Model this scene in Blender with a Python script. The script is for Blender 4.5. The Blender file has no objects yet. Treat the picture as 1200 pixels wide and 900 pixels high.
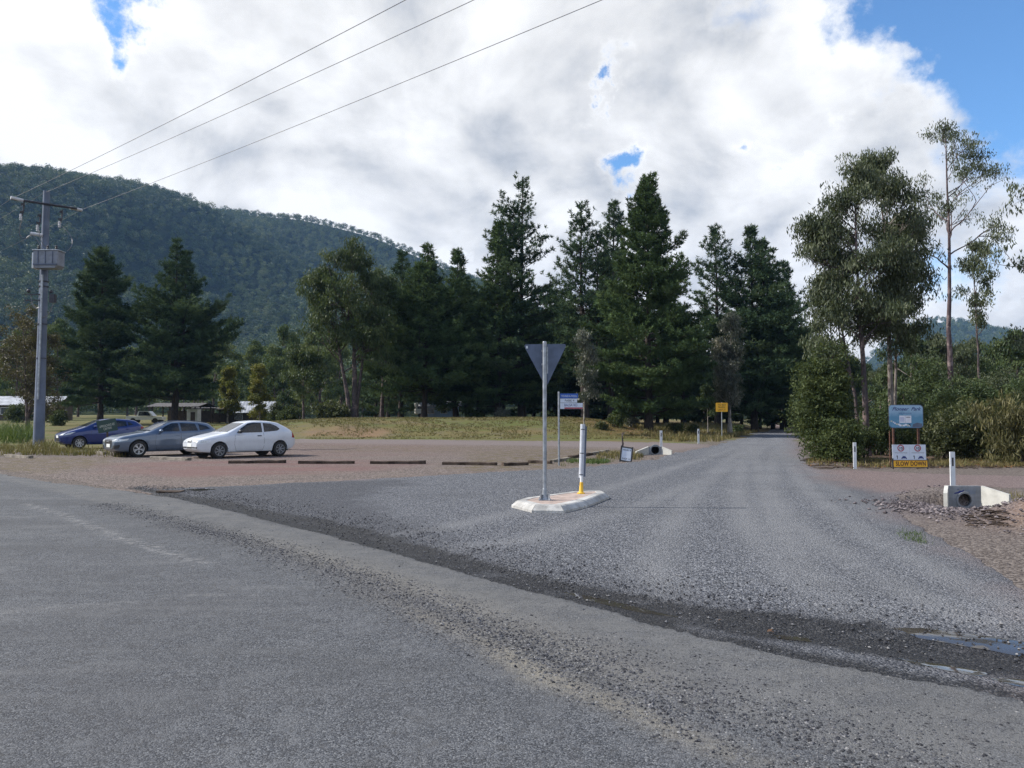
import bpy, bmesh, math, random
import numpy as np
from mathutils import Vector, Matrix
from mathutils.bvhtree import BVHTree

SC = bpy.context.scene
COL = SC.collection
PI = math.pi
RNG = np.random.default_rng(7)
random.seed(7)

# ------------------------------------------------------------------ camera
PITCH = math.radians(2.34)
FPX = 930.0
CAMZ = 1.6
cam_data = bpy.data.cameras.new('camera')
cam_data.sensor_width = 36.0
cam_data.lens = 36.0 * FPX / 1200.0
cam_data.clip_start = 0.1
cam_data.clip_end = 20000
cam = bpy.data.objects.new('camera', cam_data)
COL.objects.link(cam)
cam.location = (0, 0, CAMZ)
cam.rotation_euler = (math.pi / 2 + PITCH, 0, 0)
SC.camera = cam
SC.render.resolution_x, SC.render.resolution_y = 1024, 768

def ray(px, py):
    x = (px - 600.0) / FPX
    u = (450.0 - py) / FPX
    cp, sp = math.cos(PITCH), math.sin(PITCH)
    return Vector((x, cp - u * sp, sp + u * cp))

def G(px, py, z=0.0):
    """where the sight line through a pixel of the photograph meets height z"""
    d = ray(px, py)
    t = (z - CAMZ) / d.z
    return Vector((d.x * t, d.y * t, z))

def H(px, py, Y):
    d = ray(px, py)
    t = Y / d.y
    return Vector((d.x * t, Y, CAMZ + d.z * t))

def g2(px, py):
    p = G(px, py)
    return (p.x, p.y)

# ------------------------------------------------------------------ noise
def vnoise(x, y, seed=0):
    xi = np.floor(x).astype(np.int64); yi = np.floor(y).astype(np.int64)
    xf = x - xi; yf = y - yi
    def h(a, b):
        n = (a * 374761393 + b * 668265263 + seed * 1274126177) & 0xFFFFFFFF
        n = ((n ^ (n >> 13)) * 1274126177) & 0xFFFFFFFF
        n = (n ^ (n >> 16)) & 0xFFFF
        return n / 65535.0
    u = xf * xf * (3 - 2 * xf); v = yf * yf * (3 - 2 * yf)
    a = h(xi, yi); b = h(xi + 1, yi); c = h(xi, yi + 1); d = h(xi + 1, yi + 1)
    return (a * (1 - u) + b * u) * (1 - v) + (c * (1 - u) + d * u) * v

def fbm(x, y, seed=0, oct=4):
    s = 0; a = .5; t = 0
    for i in range(oct):
        s = s + a * vnoise(x * 2 ** i, y * 2 ** i, seed + i * 17); t += a; a *= .5
    return s / t - .5          # about -.5 .. .5

def sst(a, b, x):
    t = np.clip((x - a) / (b - a), 0, 1)
    return t * t * (3 - 2 * t)

def sdf_poly(X, Y, poly):
    """signed distance to a polygon, positive inside"""
    P = np.asarray(poly, float)
    d = np.full(X.shape, 1e18); inside = np.zeros(X.shape, bool)
    n = len(P)
    for i in range(n):
        ax, ay = P[i]; bx, by = P[(i + 1) % n]
        ex, ey = bx - ax, by - ay
        wx, wy = X - ax, Y - ay
        t = np.clip((wx * ex + wy * ey) / (ex * ex + ey * ey + 1e-12), 0, 1)
        dx, dy = wx - t * ex, wy - t * ey
        d = np.minimum(d, dx * dx + dy * dy)
        c = ((ay <= Y) & (by > Y)) | ((by <= Y) & (ay > Y))
        with np.errstate(divide='ignore', invalid='ignore'):
            xi = ax + (Y - ay) / (by - ay if by != ay else 1e-9) * ex
        inside ^= c & (X < xi)
    d = np.sqrt(d)
    return np.where(inside, d, -d)

def d_line(X, Y, pts):
    """distance to a polyline and signed side (positive on its left)"""
    P = np.asarray(pts, float)
    best = np.full(X.shape, 1e18); side = np.zeros(X.shape); par = np.zeros(X.shape)
    for i in range(len(P) - 1):
        ax, ay = P[i]; bx, by = P[i + 1]
        ex, ey = bx - ax, by - ay
        wx, wy = X - ax, Y - ay
        t = np.clip((wx * ex + wy * ey) / (ex * ex + ey * ey + 1e-12), 0, 1)
        dx, dy = wx - t * ex, wy - t * ey
        dd = np.hypot(dx, dy)
        m = dd < best
        best = np.where(m, dd, best)
        side = np.where(m, np.sign(ex * wy - ey * wx), side)
        par = np.where(m, (i + t) / (len(P) - 1), par)
    return best, side, par

# ------------------------------------------------------------------ mesh helpers
def mesh_np(name, V, F, mat=None, attrs=None, smooth=False):
    """V (n,3), F (m,k) all faces with k corners; attrs: {name: (domain, values)}"""
    V = np.asarray(V, np.float32); F = np.asarray(F, np.int32)
    me = bpy.data.meshes.new(name)
    me.vertices.add(len(V)); me.vertices.foreach_set('co', V.ravel())
    k = F.shape[1]
    me.loops.add(F.size); me.loops.foreach_set('vertex_index', F.ravel())
    me.polygons.add(len(F))
    me.polygons.foreach_set('loop_start', np.arange(0, F.size, k, dtype=np.int32))
    if smooth:
        me.polygons.foreach_set('use_smooth', np.ones(len(F), bool))
    else:
        me.polygons.foreach_set('use_smooth', np.zeros(len(F), bool))
    for an, (dom, vals) in (attrs or {}).items():
        a = me.attributes.new(an, 'FLOAT', dom)
        a.data.foreach_set('value', np.asarray(vals, np.float32).ravel())
    me.update(calc_edges=True)
    if mat: me.materials.append(mat)
    return me

def link(name, me, parent=None, loc=None, rotz=None):
    o = bpy.data.objects.new(name, me)
    COL.objects.link(o)
    if parent is not None: o.parent = parent
    if loc is not None: o.location = loc
    if rotz is not None: o.rotation_euler = (0, 0, rotz)
    return o

def tag(o, label=None, cat=None, group=None, kind=None):
    if label: o['label'] = label
    if cat: o['category'] = cat
    if group: o['group'] = group
    if kind: o['kind'] = kind
    return o

def thing(name, label, cat, loc=(0, 0, 0), rotz=0.0, group=None):
    o = bpy.data.objects.new(name, None)
    COL.objects.link(o)
    o.empty_display_size = .2
    o.location = loc; o.rotation_euler = (0, 0, rotz)
    return tag(o, label, cat, group)

def copy_tree(o, parent=None):
    c = o.copy(); COL.objects.link(c)
    c.parent = parent
    for ch in list(o.children):
        copy_tree(ch, c)
    return c

class MB:
    """collects shapes into one mesh"""
    def __init__(self):
        self.bm = bmesh.new()
    def box(self, c, s, rot=None, bevel=0.0):
        r = bmesh.ops.create_cube(self.bm, size=1.0)
        vs = r['verts']
        M = Matrix.Translation(Vector(c)) @ (rot.to_4x4() if rot is not None else Matrix.Identity(4)) @ Matrix.Diagonal((s[0], s[1], s[2], 1))
        bmesh.ops.transform(self.bm, matrix=M, verts=vs)
        if bevel > 0:
            es = list({e for v in vs for e in v.link_edges})
            bmesh.ops.bevel(self.bm, geom=es, offset=bevel, segments=2, affect='EDGES', profile=.5)
        return self
    def tube(self, a, b, r0, r1=None, seg=10, cap=True):
        a, b = Vector(a), Vector(b); r1 = r0 if r1 is None else r1
        d = b - a; L = d.length
        if L < 1e-6: return self
        q = d.to_track_quat('Z', 'Y').to_matrix().to_4x4()
        M = Matrix.Translation((a + b) / 2) @ q
        bmesh.ops.create_cone(self.bm, cap_ends=cap, cap_tris=False, segments=seg, radius1=r0, radius2=r1, depth=L, matrix=M)
        return self
    def path(self, pts, r, seg=6):
        """tube along a polyline"""
        pts = [Vector(p) for p in pts]; n = len(pts)
        rs = r if isinstance(r, (list, tuple)) else [r] * n
        rings = []
        for i, p in enumerate(pts):
            t = (pts[min(i + 1, n - 1)] - pts[max(i - 1, 0)]).normalized()
            u = t.cross(Vector((0, 0, 1)))
            if u.length < 1e-3: u = t.cross(Vector((0, 1, 0)))
            u.normalize(); v = u.cross(t)
            rings.append([self.bm.verts.new(p + (u * math.cos(2 * PI * k / seg) + v * math.sin(2 * PI * k / seg)) * rs[i]) for k in range(seg)])
        for i in range(n - 1):
            for k in range(seg):
                self.bm.faces.new((rings[i][k], rings[i][(k + 1) % seg], rings[i + 1][(k + 1) % seg], rings[i + 1][k]))
        self.bm.faces.new(rings[0][::-1]); self.bm.faces.new(rings[-1])
        return self
    def lathe(self, prof, c=(0, 0, 0), axis='Z', seg=24, cap=True):
        """prof: (radius, height) pairs spun about an axis"""
        c = Vector(c); rings = []
        for r, h in prof:
            ring = []
            for k in range(seg):
                a = 2 * PI * k / seg
                p = (r * math.cos(a), r * math.sin(a), h)
                if axis == 'Y': p = (p[0], p[2], p[1])
                if axis == 'X': p = (p[2], p[0], p[1])
                ring.append(self.bm.verts.new(c + Vector(p)))
            rings.append(ring)
        for i in range(len(rings) - 1):
            for k in range(seg):
                self.bm.faces.new((rings[i][k], rings[i][(k + 1) % seg], rings[i + 1][(k + 1) % seg], rings[i + 1][k]))
        if cap and prof[0][0] > 1e-5: self.bm.faces.new(rings[0][::-1])
        if cap and prof[-1][0] > 1e-5: self.bm.faces.new(rings[-1])
        return self
    def prism(self, poly, depth, M=None):
        """extrude a polygon in XY along +Z by depth, then transform"""
        M = M or Matrix.Identity(4)
        a = [self.bm.verts.new(M @ Vector((x, y, 0))) for x, y in poly]
        b = [self.bm.verts.new(M @ Vector((x, y, depth))) for x, y in poly]
        n = len(poly)
        self.bm.faces.new(a[::-1]); self.bm.faces.new(b)
        for i in range(n):
            self.bm.faces.new((a[i], a[(i + 1) % n], b[(i + 1) % n], b[i]))
        return self
    def sphere(self, c, r, sc=(1, 1, 1), u=14, v=10):
        M = Matrix.Translation(Vector(c)) @ Matrix.Diagonal((sc[0], sc[1], sc[2], 1))
        bmesh.ops.create_uvsphere(self.bm, u_segments=u, v_segments=v, radius=r, matrix=M)
        return self
    def build(self, name, mat, parent=None, smooth=None, loc=None):
        bmesh.ops.recalc_face_normals(self.bm, faces=self.bm.faces[:])
        me = bpy.data.meshes.new(name)
        self.bm.to_mesh(me); self.bm.free()
        if mat: me.materials.append(mat)
        if smooth is not None:
            me.shade_smooth(); me.set_sharp_from_angle(angle=math.radians(smooth))
        return link(name, me, parent, loc)

# ------------------------------------------------------------------ materials
def nmat(name):
    m = bpy.data.materials.new(name); m.use_nodes = True
    nt = m.node_tree; nt.nodes.clear()
    out = nt.nodes.new('ShaderNodeOutputMaterial')
    return m, nt, out

class NB:
    """small node-building helper"""
    def __init__(self, nt): self.nt = nt
    def n(self, t, **kw):
        nd = self.nt.nodes.new(t)
        for k, v in kw.items():
            if k.startswith('i_'):
                nd.inputs[k[2:].replace('_', ' ')].default_value = v
            else: setattr(nd, k, v)
        return nd
    def l(self, a, b): self.nt.links.new(a, b)
    def val(self, sock, v):
        if hasattr(v, 'is_linked') or hasattr(v, 'links'): self.l(v, sock)
        else: sock.default_value = v
    def math(self, op, a, b=None, c=None, clamp=False):
        nd = self.n('ShaderNodeMath', operation=op, use_clamp=clamp)
        self.val(nd.inputs[0], a)
        if b is not None: self.val(nd.inputs[1], b)
        if c is not None: self.val(nd.inputs[2], c)
        return nd.outputs[0]
    def vmath(self, op, a, b=None):
        nd = self.n('ShaderNodeVectorMath', operation=op)
        self.val(nd.inputs[0], a)
        if b is not None: self.val(nd.inputs[1], b)
        return nd.outputs['Value'] if op in ('DOT_PRODUCT', 'LENGTH', 'DISTANCE') else nd.outputs[0]
    def mix(self, f, a, b, blend='MIX'):
        nd = self.n('ShaderNodeMix', data_type='RGBA', blend_type=blend)
        self.val(nd.inputs[0], f)
        self.val(nd.inputs[6], a if not isinstance(a, tuple) else (*a[:3], 1))
        self.val(nd.inputs[7], b if not isinstance(b, tuple) else (*b[:3], 1))
        return nd.outputs[2]
    def sm(self, x, a, b):
        nd = self.n('ShaderNodeMapRange', interpolation_type='SMOOTHSTEP')
        self.val(nd.inputs[0], x); nd.inputs[1].default_value = a; nd.inputs[2].default_value = b
        return nd.outputs[0]
    def noise(self, vec, scale, detail=4, rough=.55, dist=0.0):
        nd = self.n('ShaderNodeTexNoise')
        if vec is not None: self.l(vec, nd.inputs['Vector'])
        nd.inputs['Scale'].default_value = scale; nd.inputs['Detail'].default_value = detail
        nd.inputs['Roughness'].default_value = rough; nd.inputs['Distortion'].default_value = dist
        return nd.outputs['Fac']
    def voro(self, vec, scale, feat='F1', rnd=1.0):
        nd = self.n('ShaderNodeTexVoronoi', feature=feat)
        if vec is not None: self.l(vec, nd.inputs['Vector'])
        nd.inputs['Scale'].default_value = scale; nd.inputs['Randomness'].default_value = rnd
        return nd
    def attr(self, name):
        return self.n('ShaderNodeAttribute', attribute_name=name).outputs['Fac']
    def ramp(self, f, stops):
        nd = self.n('ShaderNodeValToRGB')
        el = nd.color_ramp.elements
        while len(el) < len(stops): el.new(.5)
        for e, (p, c) in zip(el, stops):
            e.position = p; e.color = (*c, 1) if len(c) == 3 else c
        self.val(nd.inputs[0], f)
        return nd.outputs[0]
    def bump(self, h, strength=.5, dist=.01, normal=None):
        nd = self.n('ShaderNodeBump')
        nd.inputs['Strength'].default_value = strength; nd.inputs['Distance'].default_value = dist
        self.l(h, nd.inputs['Height'])
        if normal is not None: self.l(normal, nd.inputs['Normal'])
        return nd.outputs[0]

def simple(name, col, rough=.6, metal=0.0, var=.12, scale=6.0, bump=0.0, spec=.5, coat=0.0, dirt=None, bscale=40):
    """plain material with a little wear and mottling"""
    m, nt, out = nmat(name); b = NB(nt)
    tc = b.n('ShaderNodeTexCoord').outputs['Object']
    p = b.n('ShaderNodeBsdfPrincipled')
    f = b.noise(tc, scale, 6, .6)
    dark = tuple(c * (1 - var * 1.6) for c in col); lite = tuple(min(1, c * (1 + var * 1.2)) for c in col)
    c = b.mix(b.sm(f, .3, .7), dark, lite)
    if dirt:
        f2 = b.noise(tc, scale * 2.3, 7, .7)
        c = b.mix(b.math('MULTIPLY', b.sm(f2, .5, .75), dirt[3]), c, dirt[:3])
    b.l(c, p.inputs['Base Color'])
    r = b.math('MULTIPLY_ADD', f, .25, rough - .12)
    b.l(r, p.inputs['Roughness'])
    p.inputs['Metallic'].default_value = metal
    p.inputs['Specular IOR Level'].default_value = spec
    if coat: p.inputs['Coat Weight'].default_value = coat; p.inputs['Coat Roughness'].default_value = .04
    if bump:
        b.l(b.bump(b.noise(tc, bscale, 5, .6), .6, bump), p.inputs['Normal'])
    b.l(p.outputs[0], out.inputs[0])
    return m

def foliage(name, cols, trans=.25, rough=.55, spec=.25, inst=False):
    """leaf material: colour varies leaf by leaf and clump by clump"""
    m, nt, out = nmat(name); b = NB(nt)
    v = b.attr('var')
    if inst:
        r = b.n('ShaderNodeObjectInfo').outputs['Random']
        v = b.math('MULTIPLY_ADD', v, .45, b.math('MULTIPLY', r, .6))
    c = b.ramp(v, [(i / (len(cols) - 1) * .9 + .05, col) for i, col in enumerate(cols)])
    p = b.n('ShaderNodeBsdfPrincipled')
    b.l(c, p.inputs['Base Color']); p.inputs['Roughness'].default_value = rough
    p.inputs['Specular IOR Level'].default_value = spec
    t = b.n('ShaderNodeBsdfTranslucent')
    b.l(b.mix(.35, c, (.25, .3, .04)), t.inputs[0])
    mx = b.n('ShaderNodeMixShader'); mx.inputs[0].default_value = trans
    b.l(p.outputs[0], mx.inputs[1]); b.l(t.outputs[0], mx.inputs[2])
    b.l(mx.outputs[0], out.inputs[0])
    return m

def bark(name, c0, c1, c2=None, scale=3.0):
    m, nt, out = nmat(name); b = NB(nt)
    tc = b.n('ShaderNodeTexCoord').outputs['Object']
    mp = b.n('ShaderNodeMapping'); mp.inputs['Scale'].default_value = (1, 1, .22)
    b.l(tc, mp.inputs[0])
    f = b.noise(mp.outputs[0], scale * 4, 6, .65)
    c = b.mix(b.sm(f, .32, .68), c0, c1)
    if c2:
        f2 = b.noise(tc, scale * .7, 4, .6)
        c = b.mix(b.sm(f2, .5, .62), c, c2)
    p = b.n('ShaderNodeBsdfPrincipled'); b.l(c, p.inputs['Base Color'])
    p.inputs['Roughness'].default_value = .85; p.inputs['Specular IOR Level'].default_value = .2
    b.l(b.bump(f, .7, .03), p.inputs['Normal'])
    b.l(p.outputs[0], out.inputs[0])
    return m

M = {}
M['galv'] = simple('galvanised steel', (.33, .35, .38), .42, .75, .18, 9)
M['alu'] = simple('weathered aluminium', (.115, .14, .20), .55, .45, .14, 5)
M['steel_dark'] = simple('dark steel', (.05, .05, .06), .5, .5, .2, 8)
M['concrete'] = simple('cast concrete', (.42, .41, .39), .85, 0, .2, 4, .006, .3, dirt=(.14, .13, .12, .75))
M['concrete_new'] = simple('pale concrete', (.5, .49, .45), .85, 0, .1, 5, .003, .3, dirt=(.3, .27, .22, .35))
M['infill'] = simple('pink concrete infill', (.38, .30, .26), .9, 0, .15, 6, .004, .2, dirt=(.22, .19, .17, .5))
M['pole'] = simple('grey pole concrete', (.135, .16, .215), .8, 0, .14, 1.2, .004, .3)
M['white'] = simple('white paint', (.72, .73, .74), .5, 0, .06, 5, dirt=(.4, .38, .34, .3))
M['black'] = simple('black rubber', (.018, .018, .019), .7, 0, .2, 20)
M['tyre'] = simple('tyre rubber', (.016, .016, .017), .8, 0, .2, 12, dirt=(.1, .085, .07, .4))
M['plastic_black'] = simple('black plastic', (.02, .02, .022), .45, 0, .15, 12)
M['yellow'] = simple('yellow plastic', (.75, .45, .03), .5, 0, .1, 8, dirt=(.3, .2, .1, .35))
M['sign_yellow'] = simple('yellow sign sheet', (.86, .44, .02), .5, 0, .06, 6)
M['sign_white'] = simple('white sign sheet', (.62, .66, .74), .5, 0, .05, 6, dirt=(.4, .4, .38, .3))
M['sign_blue'] = simple('blue sign sheet', (.03, .11, .42), .5, 0, .1, 6)
M['sign_red'] = simple('red sign ink', (.35, .03, .05), .5, 0, .1, 6)
M['ink'] = simple('black ink', (.012, .012, .02), .5, 0, .1, 6)
M['ink_navy'] = simple('navy ink', (.015, .03, .16), .5, 0, .1, 6)
M['paper'] = simple('white notice paper', (.72, .72, .78), .7, 0, .04, 9)
M['green_board'] = simple('dark green board', (.018, .05, .042), .55, 0, .12, 6)
M['cream_ink'] = simple('cream lettering', (.5, .5, .42), .6, 0, .05, 6)
M['rust'] = simple('rusty post', (.10, .045, .03), .8, .2, .3, 10, .003)
M['timber'] = simple('weathered sleeper timber', (.075, .056, .044), .9, 0, .4, 5, .012, .15)
M['timber_pale'] = simple('sun bleached timber', (.22, .195, .165), .9, 0, .3, 5, .012, .15)
M['roof_pale'] = simple('pale corrugated iron', (.40, .41, .43), .55, .2, .2, 1.5)
M['roof_dark'] = simple('brown corrugated iron', (.10, .09, .085), .6, .2, .2, 1.5)
M['wall_white'] = simple('white weatherboard', (.55, .55, .53), .7, 0, .08, 1.5)
M['wall_brown'] = simple('brown boards', (.075, .055, .042), .8, 0, .2, 2)
M['wall_blue'] = simple('pale blue cladding', (.30, .42, .58), .6, 0, .1, 2)
M['glass_dark'] = simple('dark window glass', (.010, .014, .022), .12, 0, .1, 2, spec=.5)
M['porcelain'] = simple('glazed porcelain', (.5, .5, .52), .25, 0, .1, 9)
M['wire'] = simple('aluminium cable', (.16, .16, .17), .5, .5, .1, 3)
M['lamp_glass'] = simple('headlamp glass', (.55, .58, .6), .1, .3, .2, 12, spec=.9)
M['lamp_red'] = simple('red lamp', (.3, .01, .012), .15, 0, .1, 12)
M['alloy'] = simple('alloy wheel', (.55, .56, .58), .35, .7, .08, 12)
M['hubcap'] = simple('grey hubcap', (.25, .26, .28), .45, .4, .1, 12)
M['plate'] = simple('number plate', (.7, .72, .7), .5, 0, .05, 12)
M['chrome'] = simple('chrome', (.6, .6, .62), .15, 1.0, .05, 8)
M['paint_white'] = simple('white car paint', (.60, .63, .68), .35, 0, .03, 3, coat=.6, dirt=(.5, .47, .42, .12))
M['paint_grey'] = simple('grey blue car paint', (.105, .14, .20), .32, .35, .05, 3, coat=.8, dirt=(.2, .18, .16, .12))
M['paint_blue'] = simple('blue car paint', (.010, .026, .14), .32, .15, .05, 3, coat=.8, dirt=(.15, .13, .12, .1))
M['stone'] = simple('loose stone', (.15, .15, .16), .9, 0, .5, 30, spec=.2)
M['rock'] = simple('crushed rock', (.17, .15, .16), .9, 0, .35, 8, .01, .2)

# foliage (real-world leaf colours)
M['pine'] = foliage('pine needles', [(.032, .054, .026), (.054, .090, .040), (.078, .122, .050), (.105, .145, .060)], .12, .75, .06)
M['pine_blue'] = foliage('dark pine needles', [(.028, .050, .030), (.045, .078, .043), (.066, .106, .055), (.095, .132, .065)], .10, .75, .06)
M['gum'] = foliage('gum leaves', [(.030, .042, .024), (.052, .068, .036), (.080, .098, .052), (.115, .13, .078)], .2, .5, .25)
M['gum_far'] = foliage('distant gum leaves', [(.034, .058, .022), (.060, .092, .032), (.095, .13, .044), (.14, .165, .06)], .18, .6, .15)
M['gum_grey'] = foliage('grey green gum leaves', [(.04, .05, .04), (.07, .08, .06), (.11, .12, .09), (.16, .15, .11)], .18, .45, .4)
M['gum_green'] = foliage('fresh gum leaves', [(.024, .042, .018), (.040, .064, .025), (.062, .090, .032), (.09, .115, .044)], .18)
M['wattle'] = foliage('wattle leaves', [(.024, .038, .016), (.042, .060, .022), (.066, .086, .032), (.095, .115, .045)], .2, .6, .15)
M['scrub'] = foliage('scrub leaves', [(.030, .038, .018), (.048, .058, .024), (.074, .084, .034), (.11, .115, .048)], .2)
M['brownleaf'] = foliage('dull brown autumn leaves', [(.04, .032, .022), (.06, .045, .028), (.085, .062, .036), (.11, .085, .045)], .2)
M['yellowleaf'] = foliage('yellow green leaves', [(.09, .10, .02), (.135, .14, .026), (.19, .185, .034), (.25, .225, .045)], .25)
M['lime'] = foliage('lime leaves', [(.05, .075, .016), (.075, .105, .02), (.105, .14, .026), (.14, .17, .035)], .3)
M['forest'] = foliage('hill forest leaves', [(.014, .036, .018), (.034, .066, .028), (.078, .115, .04), (.145, .165, .06)], .1, inst=True)
M['drygrass'] = foliage('dry grass', [(.10, .078, .03), (.155, .122, .05), (.20, .165, .075), (.10, .115, .036)], .2)
M['greengrass'] = foliage('green grass', [(.03, .06, .02), (.05, .09, .025), (.08, .12, .035), (.12, .15, .06)], .25)
M['litterleaf'] = foliage('fallen leaves', [(.10, .04, .015), (.16, .07, .022), (.2, .1, .04), (.12, .07, .04)], .1)
M['bark_pine'] = bark('pine bark', (.022, .018, .016), (.065, .052, .045))
M['bark_gum'] = bark('gum bark', (.10, .085, .075), (.24, .21, .19), (.07, .05, .045))
M['bark_dark'] = bark('dark gum bark', (.035, .028, .03), (.10, .08, .08), (.15, .11, .10))
M['bark_red'] = bark('reddish bark', (.05, .036, .04), (.12, .088, .09), (.20, .155, .15))
M['bark_pale'] = bark('pale bark', (.2, .18, .16), (.34, .31, .28), (.12, .1, .09))
# ================================================================== light and sky
SUN_EL, SUN_AZ = math.radians(40), math.radians(86)        # azimuth: towards the left of the view
SUNV = Vector((-math.sin(SUN_AZ) * math.cos(SUN_EL), math.cos(SUN_AZ) * math.cos(SUN_EL), math.sin(SUN_EL)))
sl = bpy.data.lights.new('sun', 'SUN'); sl.energy = 5.0; sl.angle = math.radians(.55); sl.color = (1, .955, .885)
so = bpy.data.objects.new('sun', sl); COL.objects.link(so)
so.rotation_euler = SUNV.to_track_quat('Z', 'Y').to_euler()
so.location = SUNV * 300

world = bpy.data.worlds.new('World'); SC.world = world; world.use_nodes = True
nt = world.node_tree; nt.nodes.clear(); b = NB(nt)
out = nt.nodes.new('ShaderNodeOutputWorld')
sky = b.n('ShaderNodeTexSky', sky_type='NISHITA', sun_disc=False, sun_elevation=SUN_EL, sun_rotation=-SUN_AZ,
          altitude=300, air_density=1.0, dust_density=.1, ozone_density=3.5)
bg1 = b.n('ShaderNodeBackground'); b.l(b.mix(1.0, sky.outputs[0], (.74, 1.0, 1.16), 'MULTIPLY'), bg1.inputs[0]); bg1.inputs[1].default_value = .13
geo = b.n('ShaderNodeTexCoord').outputs['Generated']
D = b.vmath('NORMALIZE', geo)
sp = b.n('ShaderNodeSeparateXYZ'); b.l(D, sp.inputs[0])
zz = b.math('ADD', b.math('MAXIMUM', sp.outputs[2], 0.0), .52)
cx = b.math('DIVIDE', sp.outputs[0], zz); cy = b.math('DIVIDE', sp.outputs[1], zz)
cb = b.n('ShaderNodeCombineXYZ'); b.l(cx, cb.inputs[0]); b.l(cy, cb.inputs[1])
CP = cb.outputs[0]
def cloud_density(P): return b.noise(P, 3.2, 8, .55, .25)
# shift the lookup towards the sun for the lit and shaded flanks of the clouds
sh = b.vmath('ADD', CP, (-.075, .02, 0))
d0 = cloud_density(CP); d1 = cloud_density(sh)
# directions in which the sky is open, frayed by a warp of the lookup direction
wn = b.n('ShaderNodeTexNoise'); b.l(D, wn.inputs['Vector']); wn.inputs['Scale'].default_value = 9; wn.inputs['Detail'].default_value = 7; wn.inputs['Roughness'].default_value = .62
wv = b.n('ShaderNodeVectorMath', operation='SCALE'); b.l(b.vmath('SUBTRACT', wn.outputs['Color'], (.5, .5, .5)), wv.inputs[0]); wv.inputs[3].default_value = .19
DW = b.vmath('ADD', D, wv.outputs[0])
holes = [((1235, 40), .115, .60), ((1150, -25), .085, .55), ((1060, -35), .05, .40), ((1195, 150), .025, .12), ((1175, 85), .03, .25),
         ((152, 0), .032, .55), ((128, 40), .022, .40), ((190, -25), .035, .4), ((737, 200), .022, .42), ((752, 192), .016, .25), ((865, 184), .014, .35),
         ((708, 108), .014, .42), ((720, 72), .02, .26), ((745, 55), .02, .2), ((930, 205), .015, .25), ((1090, 330), .04, .28), ((1060, 300), .03, .2), ((985, 130), .018, .22),
         ((548, 305), .014, .3), ((1085, 60), .02, .2), ((890, 0), .03, .17), ((850, 18), .02, .12), ((1165, 330), .03, .2), ((1035, 235), .016, .2)]
bias = None
for (px, py), w, amt in holes:
    dv = ray(px, py).normalized()
    dist = b.vmath('DISTANCE', DW, tuple(dv))
    e = b.math('MULTIPLY', b.math('POWER', 2.718, b.math('MULTIPLY', b.math('MULTIPLY', dist, dist), -1.0 / (w * w))), amt)
    bias = e if bias is None else b.math('ADD', bias, e)
bias = b.math('ADD', bias, b.math('MULTIPLY', b.sm(sp.outputs[1], -.05, -.55), .22))  # cloud thinned behind the camera, unseen, to cut the fill light
bias = b.math('ADD', bias, b.math('MULTIPLY', b.sm(sp.outputs[2], .56, .82), .42))      # cloud also thinned overhead, out of view, for bluer and deeper shade
fine = b.noise(CP, 10.0, 7, .60)
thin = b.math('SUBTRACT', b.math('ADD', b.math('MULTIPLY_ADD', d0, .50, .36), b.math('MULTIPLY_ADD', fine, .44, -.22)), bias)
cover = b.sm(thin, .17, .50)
# brightness: flank turned to the sun, thickness of the cloud, billows
flank = b.math('SUBTRACT', d0, d1)
wisp = b.noise(CP, 5.2, 6, .55, .5)
sund = b.vmath('DOT_PRODUCT', D, tuple(SUNV))
lum = b.math('MULTIPLY_ADD', flank, 1.9, .83)
lum = b.math('ADD', lum, b.math('MULTIPLY_ADD', wisp, .5, -.25))
lum = b.math('SUBTRACT', lum, b.math('MULTIPLY', b.sm(d0, .45, .72), .09))
lum = b.math('ADD', lum, b.math('MULTIPLY', b.sm(sund, .15, .95), .26))
lum = b.math('ADD', lum, b.math('MULTIPLY', b.sm(thin, .62, .40), .18))
lum = b.math('MINIMUM', b.math('MAXIMUM', lum, .40), 1.05)
ccol = b.mix(b.sm(lum, .40, .85), (.84, .90, 1.0), (1.0, 1.0, 1.0))
bg2 = b.n('ShaderNodeBackground')
b.l(b.mix(1.0, ccol, lum, 'MULTIPLY'), bg2.inputs[0]); bg2.inputs[1].default_value = .78
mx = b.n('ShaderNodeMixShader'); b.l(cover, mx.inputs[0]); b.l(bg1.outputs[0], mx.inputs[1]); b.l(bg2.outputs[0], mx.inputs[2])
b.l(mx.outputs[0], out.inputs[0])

SC.view_settings.view_transform = 'Standard'; SC.view_settings.look = 'None'
SC.view_settings.exposure = 0.45; SC.view_settings.gamma = 1
SC.view_settings.use_curve_mapping = False
SC.render.engine = 'CYCLES'
SC.cycles.max_bounces = 6; SC.cycles.transparent_max_bounces = 6; SC.cycles.diffuse_bounces = 3; SC.cycles.glossy_bounces = 3
SC.cycles.transmission_bounces = 3; SC.cycles.volume_bounces = 1
SC.cycles.caustics_reflective = False; SC.cycles.caustics_refractive = False
SC.cycles.sample_clamp_indirect = 6
SC.cycles.use_denoising = True; SC.cycles.denoising_prefilter = 'NONE'

# ================================================================== the ground
def axis_lines(lo, hi, step, end_lo, end_hi, grow):
    a = list(np.arange(lo, hi + 1e-6, step))
    s = step; v = hi
    up = []
    while v < end_hi: s *= grow; v += s; up.append(v)
    s = step; v = lo; dn = []
    while v > end_lo: s *= grow; v -= s; dn.append(v)
    return np.array(dn[::-1] + a + up)

GX = axis_lines(-8.5, 6.5, .085, -2900, 2900, 1.055)
GY = axis_lines(2.4, 18, .085, -2900, 2900, 1.05)
GXX, GYY = np.meshgrid(GX, GY)

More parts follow.
